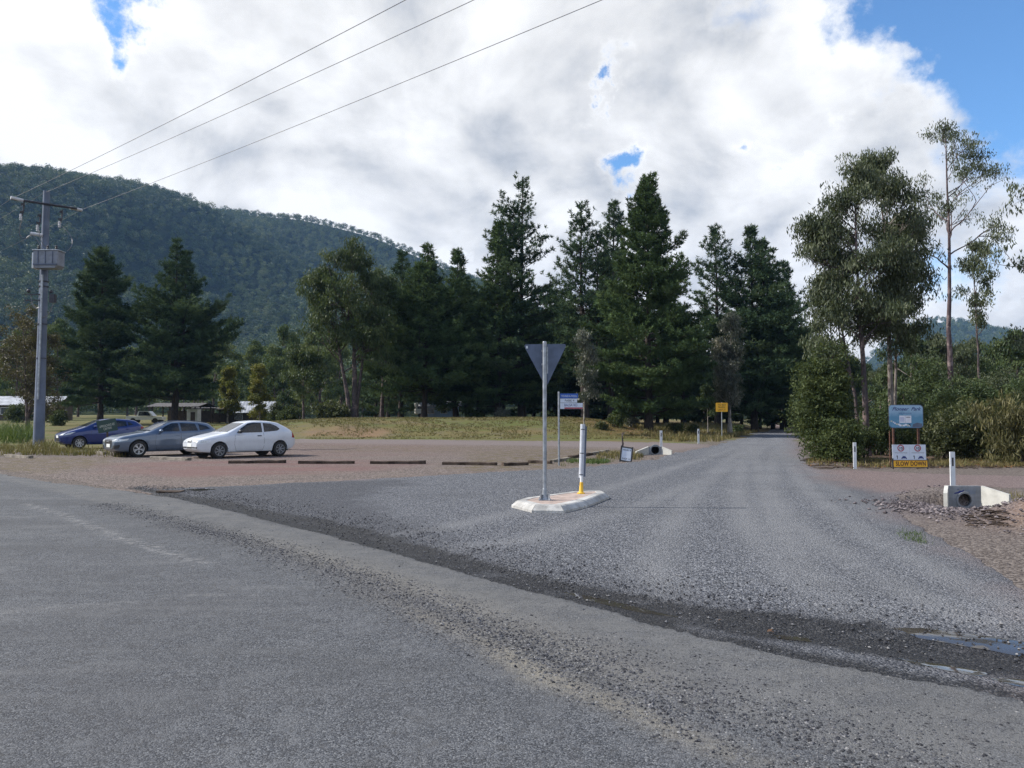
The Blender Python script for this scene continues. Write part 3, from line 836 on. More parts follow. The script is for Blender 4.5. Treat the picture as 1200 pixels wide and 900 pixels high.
# loose stones lying on the seal and along the gutter
def stones(name, n, sampler, size, mat, seed, flat=.6):
    rng = np.random.default_rng(seed)
    x, y, k = sampler(rng, n)
    n = len(x)
    s = size(rng, n) * k
    base = np.array([[1, 0, 0], [0, 1, 0], [-1, 0, 0], [0, -1, 0], [0, 0, 1], [0, 0, -1]], float)
    V = base[None] * (1 + .5 * (rng.random((n, 6, 1)) - .5)) + .35 * (rng.random((n, 6, 3)) - .5)
    a = rng.random(n) * 2 * PI; ca, sa = np.cos(a), np.sin(a)
    X = V[:, :, 0] * ca[:, None] - V[:, :, 1] * sa[:, None]; Y = V[:, :, 0] * sa[:, None] + V[:, :, 1] * ca[:, None]
    V = np.stack([X, Y, V[:, :, 2] * flat], -1) * s[:, None, None]
    z = height(x, y) + .024 + s * flat * .45
    V += np.stack([x, y, z], -1)[:, None, :]
    f = np.array([[0, 1, 4], [1, 2, 4], [2, 3, 4], [3, 0, 4], [1, 0, 5], [2, 1, 5], [3, 2, 5], [0, 3, 5]])
    F = (f[None] + (np.arange(n) * 6)[:, None, None]).reshape(-1, 3)
    var = np.repeat(rng.random(n), 8)
    return link(name, mesh_np(name, V.reshape(-1, 3), F, mat, {'var': ('FACE', var)}))

def stone_mat(name, stops):
    m, nt, out = nmat(name); b = NB(nt)
    p = b.n('ShaderNodeBsdfPrincipled'); b.l(b.ramp(b.attr('var'), stops), p.inputs['Base Color']); p.inputs['Roughness'].default_value = .85
    p.inputs['Specular IOR Level'].default_value = .2
    b.l(p.outputs[0], out.inputs[0]); return m
M['chip'] = stone_mat('loose blue metal', [(0, (.02, .02, .024)), (.5, (.06, .062, .07)), (.85, (.13, .13, .14)), (1, (.24, .235, .23))])
M['rubble'] = stone_mat('broken purple rock', [(0, (.04, .034, .038)), (.5, (.10, .085, .09)), (1, (.22, .19, .19))])

def band_sampler(line, widths, skew=0.0, bias=1.0, tpow=1.0):
    P = np.asarray(line); seg = np.hypot(*np.diff(P, axis=0).T); cum = np.concatenate([[0], np.cumsum(seg)])
    def f(rng, n):
        t = rng.random(n) ** tpow * cum[-1]
        i = np.clip(np.searchsorted(cum, t) - 1, 0, len(seg) - 1)
        u = (t - cum[i]) / seg[i]
        p = P[i] * (1 - u[:, None]) + P[i + 1] * u[:, None]
        d = (P[i + 1] - P[i]) / seg[i][:, None]
        w = np.interp(i + u, np.arange(len(widths)), widths)
        off = rng.normal(0, .55, n) * w + skew * w
        x = p[:, 0] - d[:, 1] * off; y = p[:, 1] + d[:, 0] * off
        keep = fbm(x / .4, y / .4, 41, 4) * 1.3 + rng.random(n) > .35
        return x[keep], y[keep], np.ones(keep.sum())
    return f
tag(stones('loose_gravel', 15000, band_sampler(PEBL, PEBW * 1.1, 0, tpow=.8), lambda r, n: .0055 + .009 * r.random(n) ** 2.5, M['chip'], 5), kind='stuff')
tag(stones('loose_gravel', 7000, band_sampler(PEBL[6:], PEBW[6:] * 2.0, .5), lambda r, n: .004 + .007 * r.random(n) ** 2.5, M['chip'], 6), kind='stuff')
tag(stones('loose_gravel', 9000, band_sampler(WETL, WETW * 2.0, .6), lambda r, n: .006 + .010 * r.random(n) ** 2, M['chip'], 8), kind='stuff')
def heap(rng, n):
    c = G(1090, 597); x = rng.normal(c.x, .42, n); y = rng.normal(c.y - .1, .75, n)
    return x, y, np.ones(n)
tag(stones('rock_rubble', 800, heap, lambda r, n: .015 + .035 * r.random(n) ** 2, M['rubble'], 9), kind='stuff')
def fan2(rng, n):
    x = rng.uniform(G(1060, 600).x, G(1240, 600).x, n); y = rng.uniform(10.5, 17.5, n)
    keep = sdf_poly(x, y, GRAVEL) < .1
    return x[keep], y[keep], np.ones(keep.sum())
tag(stones('rock_rubble', 1800, fan2, lambda r, n: .008 + .02 * r.random(n) ** 3, M['rubble'], 10), kind='stuff')
# ================================================================== plants
class Leaves:
    """collects leaf faces (rhombi) for one crown"""
    def __init__(self, seed): self.V = []; self.var = []; self.rng = np.random.default_rng(seed)
    def add(self, C, A, B, var):
        """centres, half length vectors, half width vectors (n,3), var (n)"""
        q = np.stack([C - A, C + B, C + A, C - B], 1)
        self.V.append(q.reshape(-1, 3)); self.var.append(var)
    def clump(self, c, r, n, L, W, mode='ball', var0=.5, squash=(1, 1, .8), spread=.25, out=.5):
        """n leaves about c; mode: ball (any way), droop (hang down), up (needle tufts), flat (sprays)"""
        g = self.rng
        d = g.normal(size=(n, 3)); d /= np.linalg.norm(d, axis=1)[:, None]
        rad = r * g.random(n) ** .45
        C = np.asarray(c)[None] + d * rad[:, None] * np.asarray(squash)[None]
        if mode == 'droop':
            a = g.normal(size=(n, 3)) * .42; a[:, 2] -= 1
        elif mode == 'up':
            a = d * out + g.normal(size=(n, 3)) * .5; a[:, 2] += .55
        elif mode == 'flat':
            a = d * .8 + g.normal(size=(n, 3)) * .5; a[:, 2] *= .35
        else:
            a = d * .4 + g.normal(size=(n, 3)) * .8
        a /= np.linalg.norm(a, axis=1)[:, None] + 1e-9
        t = g.normal(size=(n, 3)); bb = np.cross(a, t); bb /= np.linalg.norm(bb, axis=1)[:, None] + 1e-9
        l = L * g.uniform(.65, 1.25, n)[:, None]; w = W * g.uniform(.7, 1.2, n)[:, None]
        self.add(C, a * l / 2, bb * w / 2, np.clip(var0 + g.normal(0, spread * .5, n), 0, 1))
    def count(self): return sum(len(v) for v in self.var)
    def mesh(self, name, mat):
        V = np.concatenate(self.V); F = np.arange(len(V)).reshape(-1, 4)
        return mesh_np(name, V, F, mat, {'var': ('FACE', np.concatenate(self.var))})

class Wood:
    """collects tapered tubes"""
    def __init__(self): self.V = []; self.F = []; self.n = 0
    def limb(self, pts, r, seg=5):
        P = np.asarray(pts, float); n = len(P)
        r = np.broadcast_to(np.asarray(r, float), (n,)) if np.ndim(r) else np.full(n, r)
        T = np.gradient(P, axis=0); T /= np.linalg.norm(T, axis=1)[:, None] + 1e-9
        ref = np.where(np.abs(T[:, 2:3]) > .9, np.array([[1., 0, 0]]), np.array([[0, 0, 1.]]))
        U = np.cross(T, ref); U /= np.linalg.norm(U, axis=1)[:, None] + 1e-9
        W = np.cross(T, U)
        a = np.arange(seg) * 2 * PI / seg
        R = P[:, None] + r[:, None, None] * (U[:, None] * np.cos(a)[None, :, None] + W[:, None] * np.sin(a)[None, :, None])
        base = self.n
        self.V.append(R.reshape(-1, 3)); self.n += n * seg
        i = np.arange(n - 1)[:, None] * seg; k = np.arange(seg)[None]; k2 = (k + 1) % seg
        self.F.append((np.stack([i + k, i + k2, i + seg + k2, i + seg + k], -1) + base).reshape(-1, 4))
    def mesh(self, name, mat): return mesh_np(name, np.concatenate(self.V), np.concatenate(self.F), mat, smooth=True)

def curve(a, d, L, n, rng, wob=.08, lift=0.0):
    """a wandering line from a in direction d; lift bends it up (+) or down (-)"""
    a = np.asarray(a, float); d = np.asarray(d, float); d = d / np.linalg.norm(d)
    pts = [a]; s = L / (n - 1)
    for i in range(n - 1):
        d = d + rng.normal(0, wob, 3) + np.array([0, 0, lift / (n - 1)])
        d /= np.linalg.norm(d); pts.append(pts[-1] + d * s)
    return np.array(pts)

def finish_tree(name, label, cat, loc, wood, leaves, wmat, lmat, group=None, rotz=0):
    t = thing(name, label, cat, loc, rotz, group)
    link('trunk', wood.mesh('trunk', wmat), t)
    link('crown', leaves.mesh('crown', lmat), t)
    return t

def conifer(name, label, loc, Ht, R, seed, mat='pine', prof=None, bare=.06, tops=1, density=1.0, ragged=.3, lean=0.0, group=None, tuft=.34, gap=.75, r_trunk=None, lift=.35, needle=.085):
    """pine: whorls of limbs carrying needle tufts. prof(t) -> limb length share at height share t"""
    rng = np.random.default_rng(seed); W = Wood(); Lv = Leaves(seed + 1); TC, TD, TV = [], [], []
    prof = prof or (lambda t: min(1, .35 + 2.6 * t) * (1 - t) ** .75)
    rt = r_trunk or Ht * .017
    stems = []
    for k in range(tops):
        ax = rng.uniform(-.9, .9) * (k > 0) + lean; ay = rng.uniform(-.6, .6) * (k > 0)
        h = Ht * (1 if k == 0 else rng.uniform(.82, .97)); n = 14
        zz = np.linspace(0, h, n)
        off = np.stack([ax * sst(.1, .5, zz / h) * 1.6 + np.cumsum(rng.normal(0, .05, n)), ay * sst(.1, .5, zz / h) * 1.6 + np.cumsum(rng.normal(0, .05, n)), zz], 1)
        off[0, :2] = 0
        W.limb(off, rt * (1 - .93 * (zz / h) ** .9) * (1 if k == 0 else .75) * np.where(zz < .3, 1.25, 1), 9)
        stems.append((off, h))
    for off, h in stems:
        z = bare * h + .2
        while z < h - .3:
            t = z / h
            c = np.array([np.interp(z, off[:, 2], off[:, 0]), np.interp(z, off[:, 2], off[:, 1]), z])
            nl = rng.integers(5, 8); a0 = rng.random() * 2 * PI
            whorl = rng.uniform(1 - ragged, 1 + ragged * .5)
            for j in range(nl):
                if rng.random() < .13: continue
                a = a0 + j * 2 * PI / nl + rng.normal(0, .3)
                L = 1.24 * R * prof(t) * whorl * rng.uniform(.5, 1.2) + .25
                up = .05 + .9 * t ** 2 + rng.normal(0, .12) - .18 * (t < .35)
                P = curve(c, (math.cos(a), math.sin(a), up), L, 6, rng, .07, lift)
                W.limb(P, np.linspace(max(.02, rt * .22 * (1 - t) + .012), .008, 6), 4)
                v0 = rng.normal(.45, .24)
                # twigs to both sides in a flat spray, each a row of needle tufts
                nt_ = max(3, int(L * 4.2 * density)); sP = np.linspace(0, 1, 6)
                q = np.sort(rng.uniform(.16 if t < .8 else .03, 1.0, nt_) ** .8); q[-1] = 1.0
                base = np.stack([np.interp(q, sP, P[:, e]) for e in range(3)], 1)
                fwd = P[-1] - P[0]; fwd = fwd / (np.linalg.norm(fwd) + 1e-9)
                sidev = np.cross(fwd, (0, 0, 1.0)); sidev /= np.linalg.norm(sidev) + 1e-9
                sg = np.where(np.arange(nt_) % 2 == 0, 1, -1) * (q < .97)
                d_ = fwd[None] * .75 + sidev[None] * sg[:, None] * rng.uniform(.6, 1.2, nt_)[:, None] + rng.normal(0, .12, (nt_, 3)); d_[:, 2] += .10
                tl = (.20 + .34 * L * (1.08 - q)) * rng.uniform(.6, 1.2, nt_)
                for m_ in range(nt_):
                    k_ = max(1, int(tl[m_] / (tuft * .62)) + 1)
                    w_ = (np.arange(k_) + 1) / k_
                    pts = base[m_] + d_[m_] * (tl[m_] * w_)[:, None] + rng.normal(0, .05, (k_, 3)); pts[:, 2] += .10 * w_ ** 2 * tl[m_]
                    TC.append(pts); TD.append(np.repeat(d_[m_][None], k_, 0)); TV.append(np.full(k_, v0 + rng.normal(0, .14)))
            z += gap * rng.uniform(.7, 1.3) * (1.15 - .5 * t)
        # leader
        TC.append(off[-1] + np.stack([rng.normal(0, .10, 9), rng.normal(0, .10, 9), -.16 * np.arange(9)], 1)); TD.append(np.tile(np.array([[0, 0, 1.0]]), (9, 1))); TV.append(np.full(9, .6))
    TC = np.concatenate(TC); TD = np.concatenate(TD); TV = np.concatenate(TV)
    nn = 12; n = len(TC) * nn; g = Lv.rng
    c = np.repeat(TC, nn, 0); d = np.repeat(TD, nn, 0)
    a = d * .55 + g.normal(size=(n, 3)) * .62; a[:, 2] += .42; a /= np.linalg.norm(a, axis=1)[:, None]
    bb = np.cross(a, g.normal(size=(n, 3))); bb /= np.linalg.norm(bb, axis=1)[:, None] + 1e-9
    l = tuft * g.uniform(.7, 1.25, n)[:, None]
    Lv.add(c + a * l * .45, a * l * .55, bb * tuft * needle * g.uniform(.7, 1.3, n)[:, None], np.clip(np.repeat(TV, nn) + g.normal(0, .10, n), 0, 1))
    return finish_tree(name, label, 'tree', loc, W, Lv, M['bark_pine'], M[mat], group)

def gum(name, label, loc, stems, seed, mat='gum', bk='bark_gum', n_leaf=34, L=.24, Wd=.055, clump=.62, group=None, droop=True, levels=3, fine=1.0, crown0=.35, spread=1.0):
    """eucalypt: stems = [(height, crown radius, lean x, lean y, base radius)]"""
    rng = np.random.default_rng(seed); W = Wood(); Lv = Leaves(seed + 1)
    def leafs(p, r, v0):
        Lv.clump(p, r, int(n_leaf * rng.uniform(.6, 1.3)), L, Wd, 'droop' if droop else 'ball', var0=v0, squash=(1, 1, .75), spread=.35)
    def branch(a, d, ln, r, lev, v0):
        P = curve(a, d, ln, 6, rng, .13, .18)
        W.limb(P, np.linspace(r, r * .45, 6), 5 if r > .03 else 4)
        if lev == 0:
            for s in (.45, .75, 1.0):
                i = s * 5; p = P[int(i)] * (1 - i % 1) + P[min(5, int(i) + 1)] * (i % 1)
                if rng.random() < .85: leafs(p + rng.normal(0, .15, 3), clump * rng.uniform(.55, 1.15), np.clip(v0 + rng.normal(0, .15), 0, 1))
            return
        nb = rng.integers(2, 4)
        for k in range(nb):
            s = rng.uniform(.45, 1.0) if k else 1.0
            i = s * 5; p = P[int(i)] * (1 - i % 1) + P[min(5, int(i) + 1)] * (i % 1)
            dd = (P[-1] - P[-3]); dd /= np.linalg.norm(dd)
            dd = dd + rng.normal(0, .55 * spread, 3); dd[2] += .1
            branch(p, dd, ln * rng.uniform(.5, .75), r * .55, lev - 1, v0 + rng.normal(0, .12))
    for (h, R, lx, ly, rb) in stems:
        n = 12; zz = np.linspace(0, h, n); t = zz / h
        P = np.stack([lx * t ** 1.3 + np.cumsum(rng.normal(0, .035 * h / 12, n)), ly * t ** 1.3 + np.cumsum(rng.normal(0, .035 * h / 12, n)), zz], 1)
        P[:, :2] -= P[0, :2]
        x0 = np.array([rng.normal(0, .12), rng.normal(0, .12), 0]) * (len(stems) > 1) * 2
        P = P + x0
        W.limb(P, rb * (1 - .88 * t ** .8) * np.where(t < .02, 1.25, 1), 9)
        nb = int(14 * fine)
        for k in range(nb):
            tt = crown0 + (1 - crown0) * (k + rng.random()) / nb
            p = np.array([np.interp(tt, t, P[:, e]) for e in range(3)])
            a = rng.random() * 2 * PI
            up = .55 + .6 * tt + rng.normal(0, .15)
            sh = math.sin(min(1, (tt - crown0) / (1 - crown0) * .8 + .25) * PI) ** .7
            ln = R * (.35 + .65 * sh) * rng.uniform(.6, 1.05)
            branch(p, (math.cos(a), math.sin(a), up), ln * .72, rb * .36 * (1.1 - tt) + .012, levels - 1, rng.normal(.5, .18))
        leafs(P[-1], clump, .6)
    return finish_tree(name, label, 'tree', loc, W, Lv, M[bk], M[mat], group)

def bush(name, label, loc, size, seed, mat='wattle', n=170, leaf=.16, wd=.05, per=36, mode='ball', clump=.34, cat='shrub', group=None, stems=6, lobes=5, bk='bark_dark', fill=.55):
    """shrub: stems from the ground with leafy clumps through an uneven crown; size = half widths and height"""
    rng = np.random.default_rng(seed); W = Wood(); Lv = Leaves(seed + 1)
    sx, sy, h = size
    lob = [(rng.uniform(-.5, .5) * sx, rng.uniform(-.5, .5) * sy, rng.uniform(.3, .68) * h, rng.uniform(.42, .72)) for _ in range(lobes)] + [(0, 0, .5 * h, .8)]
    for k in range(stems):
        l = lob[k % len(lob)]
        P = curve((rng.normal(0, .1 * sx), rng.normal(0, .1 * sy), 0), (l[0] / max(h, .1), l[1] / max(h, .1), 1), l[2] * 1.25, 6, rng, .1)
        W.limb(P, np.linspace(.03 + .012 * h, .008, 6), 5)
    for k in range(n):
        lx, ly, lz, q = lob[rng.integers(len(lob))]
        d = rng.normal(size=3); d /= np.linalg.norm(d)
        rr = rng.random() ** (1 - fill)
        wob = 1 + .25 * math.sin(d[0] * 5 + seed) * math.cos(d[2] * 4 + 2 * seed)
        p = np.array([lx + d[0] * sx * q * rr * wob, ly + d[1] * sy * q * rr * wob, lz + d[2] * h * .42 * rr * wob])
        p[2] = max(p[2], .08 * h)
        Lv.clump(p, clump * rng.uniform(.6, 1.25), per, leaf, wd, mode, var0=np.clip(rng.normal(.5, .22), 0, 1), spread=.3)
    t = thing(name, label, cat, loc, 0, group)
    link('stem', W.mesh('stem', M[bk]), t); link('foliage', Lv.mesh('foliage', M[mat]), t)
    return t

# ------------------------------------------------------------------ hills
def hill_mesh(name, hf, xr, yr, step, mat):
    xs = np.arange(xr[0], xr[1] + 1, step); ys = np.arange(yr[0], yr[1] + 1, step)
    X, Y = np.meshgrid(xs, ys); n, m_ = X.shape
    idx = np.arange(n * m_).reshape(n, m_)
    q = np.stack([idx[:-1, :-1], idx[:-1, 1:], idx[1:, 1:], idx[1:, :-1]], -1).reshape(-1, 4)
    o = link(name, mesh_np(name, np.stack([X.ravel(), Y.ravel(), hf(X, Y).ravel()], 1), q, mat, smooth=True))
    o['kind'] = 'structure'; return o

def ridge(sk, Y0, RY, drop):
    """a forested ridge whose crest runs at Y = RY; foot at Y0"""
    kx = [H(p, q, RY).x for p, q in sk]; kz = [H(p, q, RY).z for p, q in sk]
    def f(X, Y):
        R = np.interp(X, kx, kz); t = (Y - Y0) / (RY - Y0)
        fr = np.where(t < 0, 0, np.clip(t, 0, 1) ** 1.2)
        back = np.where(t > 1, 1 - drop * np.clip((t - 1) / .4, 0, 1) ** 1.5, 1)
        spur = np.sin(X / 95 + 1.3 + 3.4 * fbm(X / 260, Y / 260, 102, 3)) * .5 + fbm(X / 130, Y / 300, 103, 4) * 1.3
        return R * (fr + .21 * np.sin(np.clip(t, 0, 1) * PI) ** .8 * spur) * back
    return f
_r1 = ridge([(-500, 260), (-300, 222), (-100, 196), (0, 201), (50, 203), (100, 211), (150, 218), (200, 231), (235, 243), (270, 262), (310, 288), (360, 318), (430, 352), (520, 392), (620, 430), (720, 465), (800, 490)], 240, 1120, .75)
_r2 = ridge([(-100, 330), (60, 290), (150, 262), (210, 252), (260, 249), (300, 253), (350, 257), (400, 267), (440, 278), (480, 296), (520, 314), (560, 332), (620, 365), (700, 410), (800, 450), (900, 485), (1000, 500)], 330, 1480, .5)
def hillz(X, Y):
    z = np.maximum(_r1(X, Y), _r2(X, Y))
    return np.where(Y < 230, -8, z)
m, nt, out = nmat('forest floor'); b = NB(nt)
p = b.n('ShaderNodeBsdfPrincipled'); tc = b.n('ShaderNodeTexCoord').outputs['Object']
b.l(b.mix(b.sm(b.noise(tc, .05, 6, .7), .35, .65), (.014, .024, .013), (.035, .045, .02)), p.inputs['Base Color']); p.inputs['Roughness'].default_value = .95
p.inputs['Specular IOR Level'].default_value = .05
b.l(b.bump(b.noise(tc, .12, 5, .7), 1.0, 6), p.inputs['Normal']); b.l(p.outputs[0], out.inputs[0]); M['hillfloor'] = m
hill_mesh('hill', hillz, (-2200, 800), (215, 2100), 18, M['hillfloor'])
_sk2 = [(900, 470), (1000, 440), (1040, 400), (1075, 378), (1095, 374), (1120, 384), (1150, 398), (1185, 408), (1230, 400), (1300, 415), (1450, 440), (1600, 470)]
_k2x = [H(p, q, 2100).x for p, q in _sk2]; _k2z = [H(p, q, 2100).z for p, q in _sk2]
def hillz2(X, Y):
    R = np.interp(X, _k2x, _k2z, left=0, right=0); t = (Y - 900) / 1200
    f = np.where(t < 0, 0, np.clip(t, 0, 1) ** 1.1) * np.where(t > 1, 1 - np.clip((t - 1) / .35, 0, 1), 1)
    return R * f * (1 + .10 * fbm(X / 200, Y / 200, 107, 4)) - 2
hill_mesh('distant_hill', hillz2, (300, 2650), (880, 2600), 30, M['hillfloor'])

# crowns of the forest that covers the hills: one mass, instanced over the slope
def forest_crown(seed, n, L, tall):
    Lv = Leaves(seed); rng = np.random.default_rng(seed)
    for k in range(9):
        d = rng.normal(size=3); d /= np.linalg.norm(d)
        c = np.array([d[0] * 2.5, d[1] * 2.5, 6 + d[2] * 2.4 * tall])
        Lv.clump(c, 2.1, n // 9, L, L * .62, 'ball', var0=np.clip(rng.normal(.5, .2), 0, 1), squash=(1, 1, .8 * tall))
    W = Wood(); W.limb([(0, 0, -3), (.1, 0, 3), (0, .1, 6 + tall)], [.35, .28, .12], 4)
    me = Lv.mesh('forest_crown', M['forest'])
    o = bpy.data.objects.new('forest_crown', me); return o
crowns = bpy.data.collections.new('forest crowns')
for i in range(5): crowns.objects.link(forest_crown(300 + i, [360, 420, 330, 400, 300][i], [.85, .8, .9, .8, 1.0][i], [1, 1.2, .85, 1.1, 1.35][i]))
def forest_gn(name, P, S, colln):
    me = bpy.data.meshes.new(name); me.vertices.add(len(P)); me.vertices.foreach_set('co', np.asarray(P, np.float32).ravel())
    a = me.attributes.new('size', 'FLOAT', 'POINT'); a.data.foreach_set('value', np.asarray(S, np.float32))
    me.update()
    o = link(name, me)
    ng = bpy.data.node_groups.new(name + ' scatter', 'GeometryNodeTree')
    ng.interface.new_socket('Geometry', in_out='INPUT', socket_type='NodeSocketGeometry')
    ng.interface.new_socket('Geometry', in_out='OUTPUT', socket_type='NodeSocketGeometry')
    gi = ng.nodes.new('NodeGroupInput'); go = ng.nodes.new('NodeGroupOutput')
    ip = ng.nodes.new('GeometryNodeInstanceOnPoints'); ci = ng.nodes.new('GeometryNodeCollectionInfo')
    ci.inputs[0].default_value = colln; ci.inputs['Separate Children'].default_value = True; ci.inputs['Reset Children'].default_value = True
    ip.inputs['Pick Instance'].default_value = True
    ri = ng.nodes.new('FunctionNodeRandomValue'); ri.data_type = 'INT'; ri.inputs[4].default_value = 0; ri.inputs[5].default_value = 50
    rr = ng.nodes.new('FunctionNodeRandomValue'); rr.data_type = 'FLOAT_VECTOR'; rr.inputs[0].default_value = (0, 0, 0); rr.inputs[1].default_value = (.15, .15, 6.28)
    na = ng.nodes.new('GeometryNodeInputNamedAttribute'); na.data_type = 'FLOAT'; na.inputs[0].default_value = 'size'
    ng.links.new(gi.outputs[0], ip.inputs['Points']); ng.links.new(ci.outputs[0], ip.inputs['Instance'])
    ng.links.new(ri.outputs[2], ip.inputs['Instance Index']); ng.links.new(rr.outputs[0], ip.inputs['Rotation'])
    ng.links.new(na.outputs[0], ip.inputs['Scale']); ng.links.new(ip.outputs[0], go.inputs[0])
    md = o.modifiers.new('scatter', 'NODES'); md.node_group = ng
    return o
def scatter(hf, xr, yr, sp, seed, win, s0, s1):
    rng = np.random.default_rng(seed)
    X, Y = np.meshgrid(np.arange(*xr, sp), np.arange(*yr, sp)); X = X.ravel() + rng.uniform(-.5, .5, X.size) * sp; Y = Y.ravel() + rng.uniform(-.5, .5, Y.size) * sp
    a = X / Y; k = (a > win[0]) & (a < win[1]); X, Y = X[k], Y[k]
    return np.stack([X, Y, hf(X, Y) - .5], 1), rng.uniform(s0, s1, len(X)) * (1 + .35 * fbm(X / 60, Y / 60, seed, 3))
P1, S1 = scatter(hillz, (-1200, 560), (248, 1500), 10.4, 401, (-.80, .36), .85, 1.5)
P1b, S1b = scatter(hillz, (-1150, 520), (1085, 1135), 10, 405, (-.80, .30), .9, 1.6)
P2, S2 = scatter(hillz2, (500, 2000), (1300, 2150), 19, 402, (.3, .82), 1.5, 2.2)
tag(forest_gn('hill_forest', np.concatenate([P1, P1b, P2]), np.concatenate([S1, S1b, S2]), crowns), kind='stuff')
# ================================================================== lettering
def lettering(s, mat, parent, x, z, height_, y=-.004, width=None, shear=0.0, align='CENTER', name='lettering', spacing=1.0, rot=0.0, bold=0.0):
    cu = bpy.data.curves.new('lettering', 'FONT'); cu.body = s; cu.size = 1.0; cu.align_x = align; cu.shear = shear; cu.space_character = spacing; cu.offset = bold
    tmp = bpy.data.objects.new('lettering', cu); COL.objects.link(tmp)
    dg = bpy.context.evaluated_depsgraph_get(); dg.update()
    me = bpy.data.meshes.new_from_object(tmp.evaluated_get(dg))
    bpy.data.objects.remove(tmp); bpy.data.curves.remove(cu)
    co = np.array([v.co[:] for v in me.vertices])
    k = height_ / .72
    w = np.ptp(co[:, 0]) * k; kx = k * (width / w if width else 1)
    X = co[:, 0] * kx; Z = (co[:, 1] - .36) * k
    c, s_ = math.cos(rot), math.sin(rot)
    out = np.stack([x + X * c - Z * s_, np.full(len(co), y), z + X * s_ + Z * c], 1)
    me.vertices.foreach_set('co', out.astype(np.float32).ravel()); me.update()
    me.materials.clear(); me.materials.append(mat)
    return link(name, me, parent)

def plate(name, poly, th, mat, parent, y=0.0, bevel=0.0):
    """flat panel: polygon in x,z, front face at y, thickness going back"""
    mb = MB()
    Mx = Matrix(((1, 0, 0, 0), (0, 0, 1, y), (0, 1, 0, 0), (0, 0, 0, 1)))
    mb.prism(poly, th, Mx)
    return mb.build(name, mat, parent)
def rect(x0, z0, x1, z1): return [(x0, z0), (x1, z0), (x1, z1), (x0, z1)]
def rrect(x0, z0, x1, z1, r, n=5):
    P = []
    for cx, cz, a0 in ((x1 - r, z0 + r, -PI / 2), (x1 - r, z1 - r, 0), (x0 + r, z1 - r, PI / 2), (x0 + r, z0 + r, PI)):
        P += [(cx + r * math.cos(a0 + PI / 2 * k / n), cz + r * math.sin(a0 + PI / 2 * k / n)) for k in range(n + 1)]
    return P
def ring_poly(name, c, r0, r1, mat, parent, y, n=28):
    bm = bmesh.new()
    a = [bm.verts.new((c[0] + r0 * math.cos(2 * PI * k / n), y, c[1] + r0 * math.sin(2 * PI * k / n))) for k in range(n)]
    b_ = [bm.verts.new((c[0] + r1 * math.cos(2 * PI * k / n), y, c[1] + r1 * math.sin(2 * PI * k / n))) for k in range(n)]
    for k in range(n): bm.faces.new((a[k], a[(k + 1) % n], b_[(k + 1) % n], b_[k]))
    me = bpy.data.meshes.new(name); bm.to_mesh(me); bm.free(); me.materials.append(mat)
    return link(name, me, parent)

# ================================================================== traffic island with its signs
ISL = [(599, 594), (623, 600.5), (661, 601), (689, 594.5), (714.5, 584), (707, 580.5), (668, 582), (612, 590)]
isl_pts = [G(*p, .018) for p in ISL]
ic = sum(isl_pts, Vector()) / len(isl_pts); ic.z = h1(ic.x, ic.y) + .015
t = thing('traffic_island', 'small pale concrete traffic island with mountable kerb and pinkish infill on the gravel junction', 'traffic island', ic)
P0 = [(p.x - ic.x, p.y - ic.y) for p in isl_pts]
def inset(P, d):
    out = []
    n = len(P)
    for i in range(n):
        a, b_, c = Vector(P[i - 1]), Vector(P[i]), Vector(P[(i + 1) % n])
        e1 = (b_ - a).normalized(); e2 = (c - b_).normalized()
        n1 = Vector((-e1.y, e1.x)); n2 = Vector((-e2.y, e2.x))
        bis = (n1 + n2).normalized(); k = d / max(.35, bis.dot(n1))
        out.append((b_.x + bis.x * k, b_.y + bis.y * k))
    return out
area = sum(P0[i - 1][0] * P0[i][1] - P0[i][0] * P0[i - 1][1] for i in range(len(P0)))
if area < 0: P0 = P0[::-1]
levels = [(inset(P0, 0), -.06), (inset(P0, .005), .04), (inset(P0, .075), .105), (inset(P0, .10), .120), (inset(P0, .235), .125), (inset(P0, .25), .10)]
n = len(P0)
for i in range(n):
    j = (i + 1) % n; mb = MB(); rows = []
    for P, z in levels:
        a, c = Vector((*P[i], z)), Vector((*P[j], z)); e = (c - a).normalized() * .004
        rows.append((mb.bm.verts.new(a + e), mb.bm.verts.new(c - e)))
    for r0, r1 in zip(rows[:-1], rows[1:]): mb.bm.faces.new((r0[0], r0[1], r1[1], r1[0]))
    mb.bm.faces.new([r[0] for r in rows]); mb.bm.faces.new([r[1] for r in rows][::-1])
    mb.build('kerb_segment', M['concrete'], t)
mb = MB(); mb.prism(inset(P0, .232), .138, Matrix.Translation((0, 0, -.02))); mb.build('infill', M['infill'], t)
ISZ = ic.z + .118

# give way sign seen from behind
gp = G(638.5, 586, ISZ - .0)
t = thing('give_way_sign', 'grey triangular road sign seen from behind on a tall galvanised pole on the traffic island', 'road sign', (gp.x, gp.y, ISZ))
ph = H(638.5, 401, gp.y).z - ISZ
mb = MB(); mb.tube((0, 0, 0), (0, 0, ph), .036, seg=16); mb.sphere((0, 0, ph), .036, (1, 1, .5)); mb.build('pole', M['galv'], t, 40)
mb = MB(); mb.box((0, 0, .008), (.22, .22, .016), bevel=.003)
mb.lathe([(.075, .0165), (.062, .05), (.046, .16), (.041, .20), (.0365, .205)])
for k in range(4):
    a = k * PI / 2 + PI / 4; c, s_ = math.cos(a), math.sin(a)
    mb.box((c * .075, s_ * .075, .06), (.08, .007, .09), Matrix.Rotation(a, 3, 'Z'))
    mb.tube((c * .125, s_ * .125, .0165), (c * .125, s_ * .125, .035), .011, seg=6)
mb.build('base_bracket', M['galv'], t)
Y = gp.y
tl, tr, bt = H(613, 403.5, Y + .06), H(664.5, 403, Y + .06), H(640, 454, Y + .06)
o3 = Vector((gp.x, gp.y, ISZ))
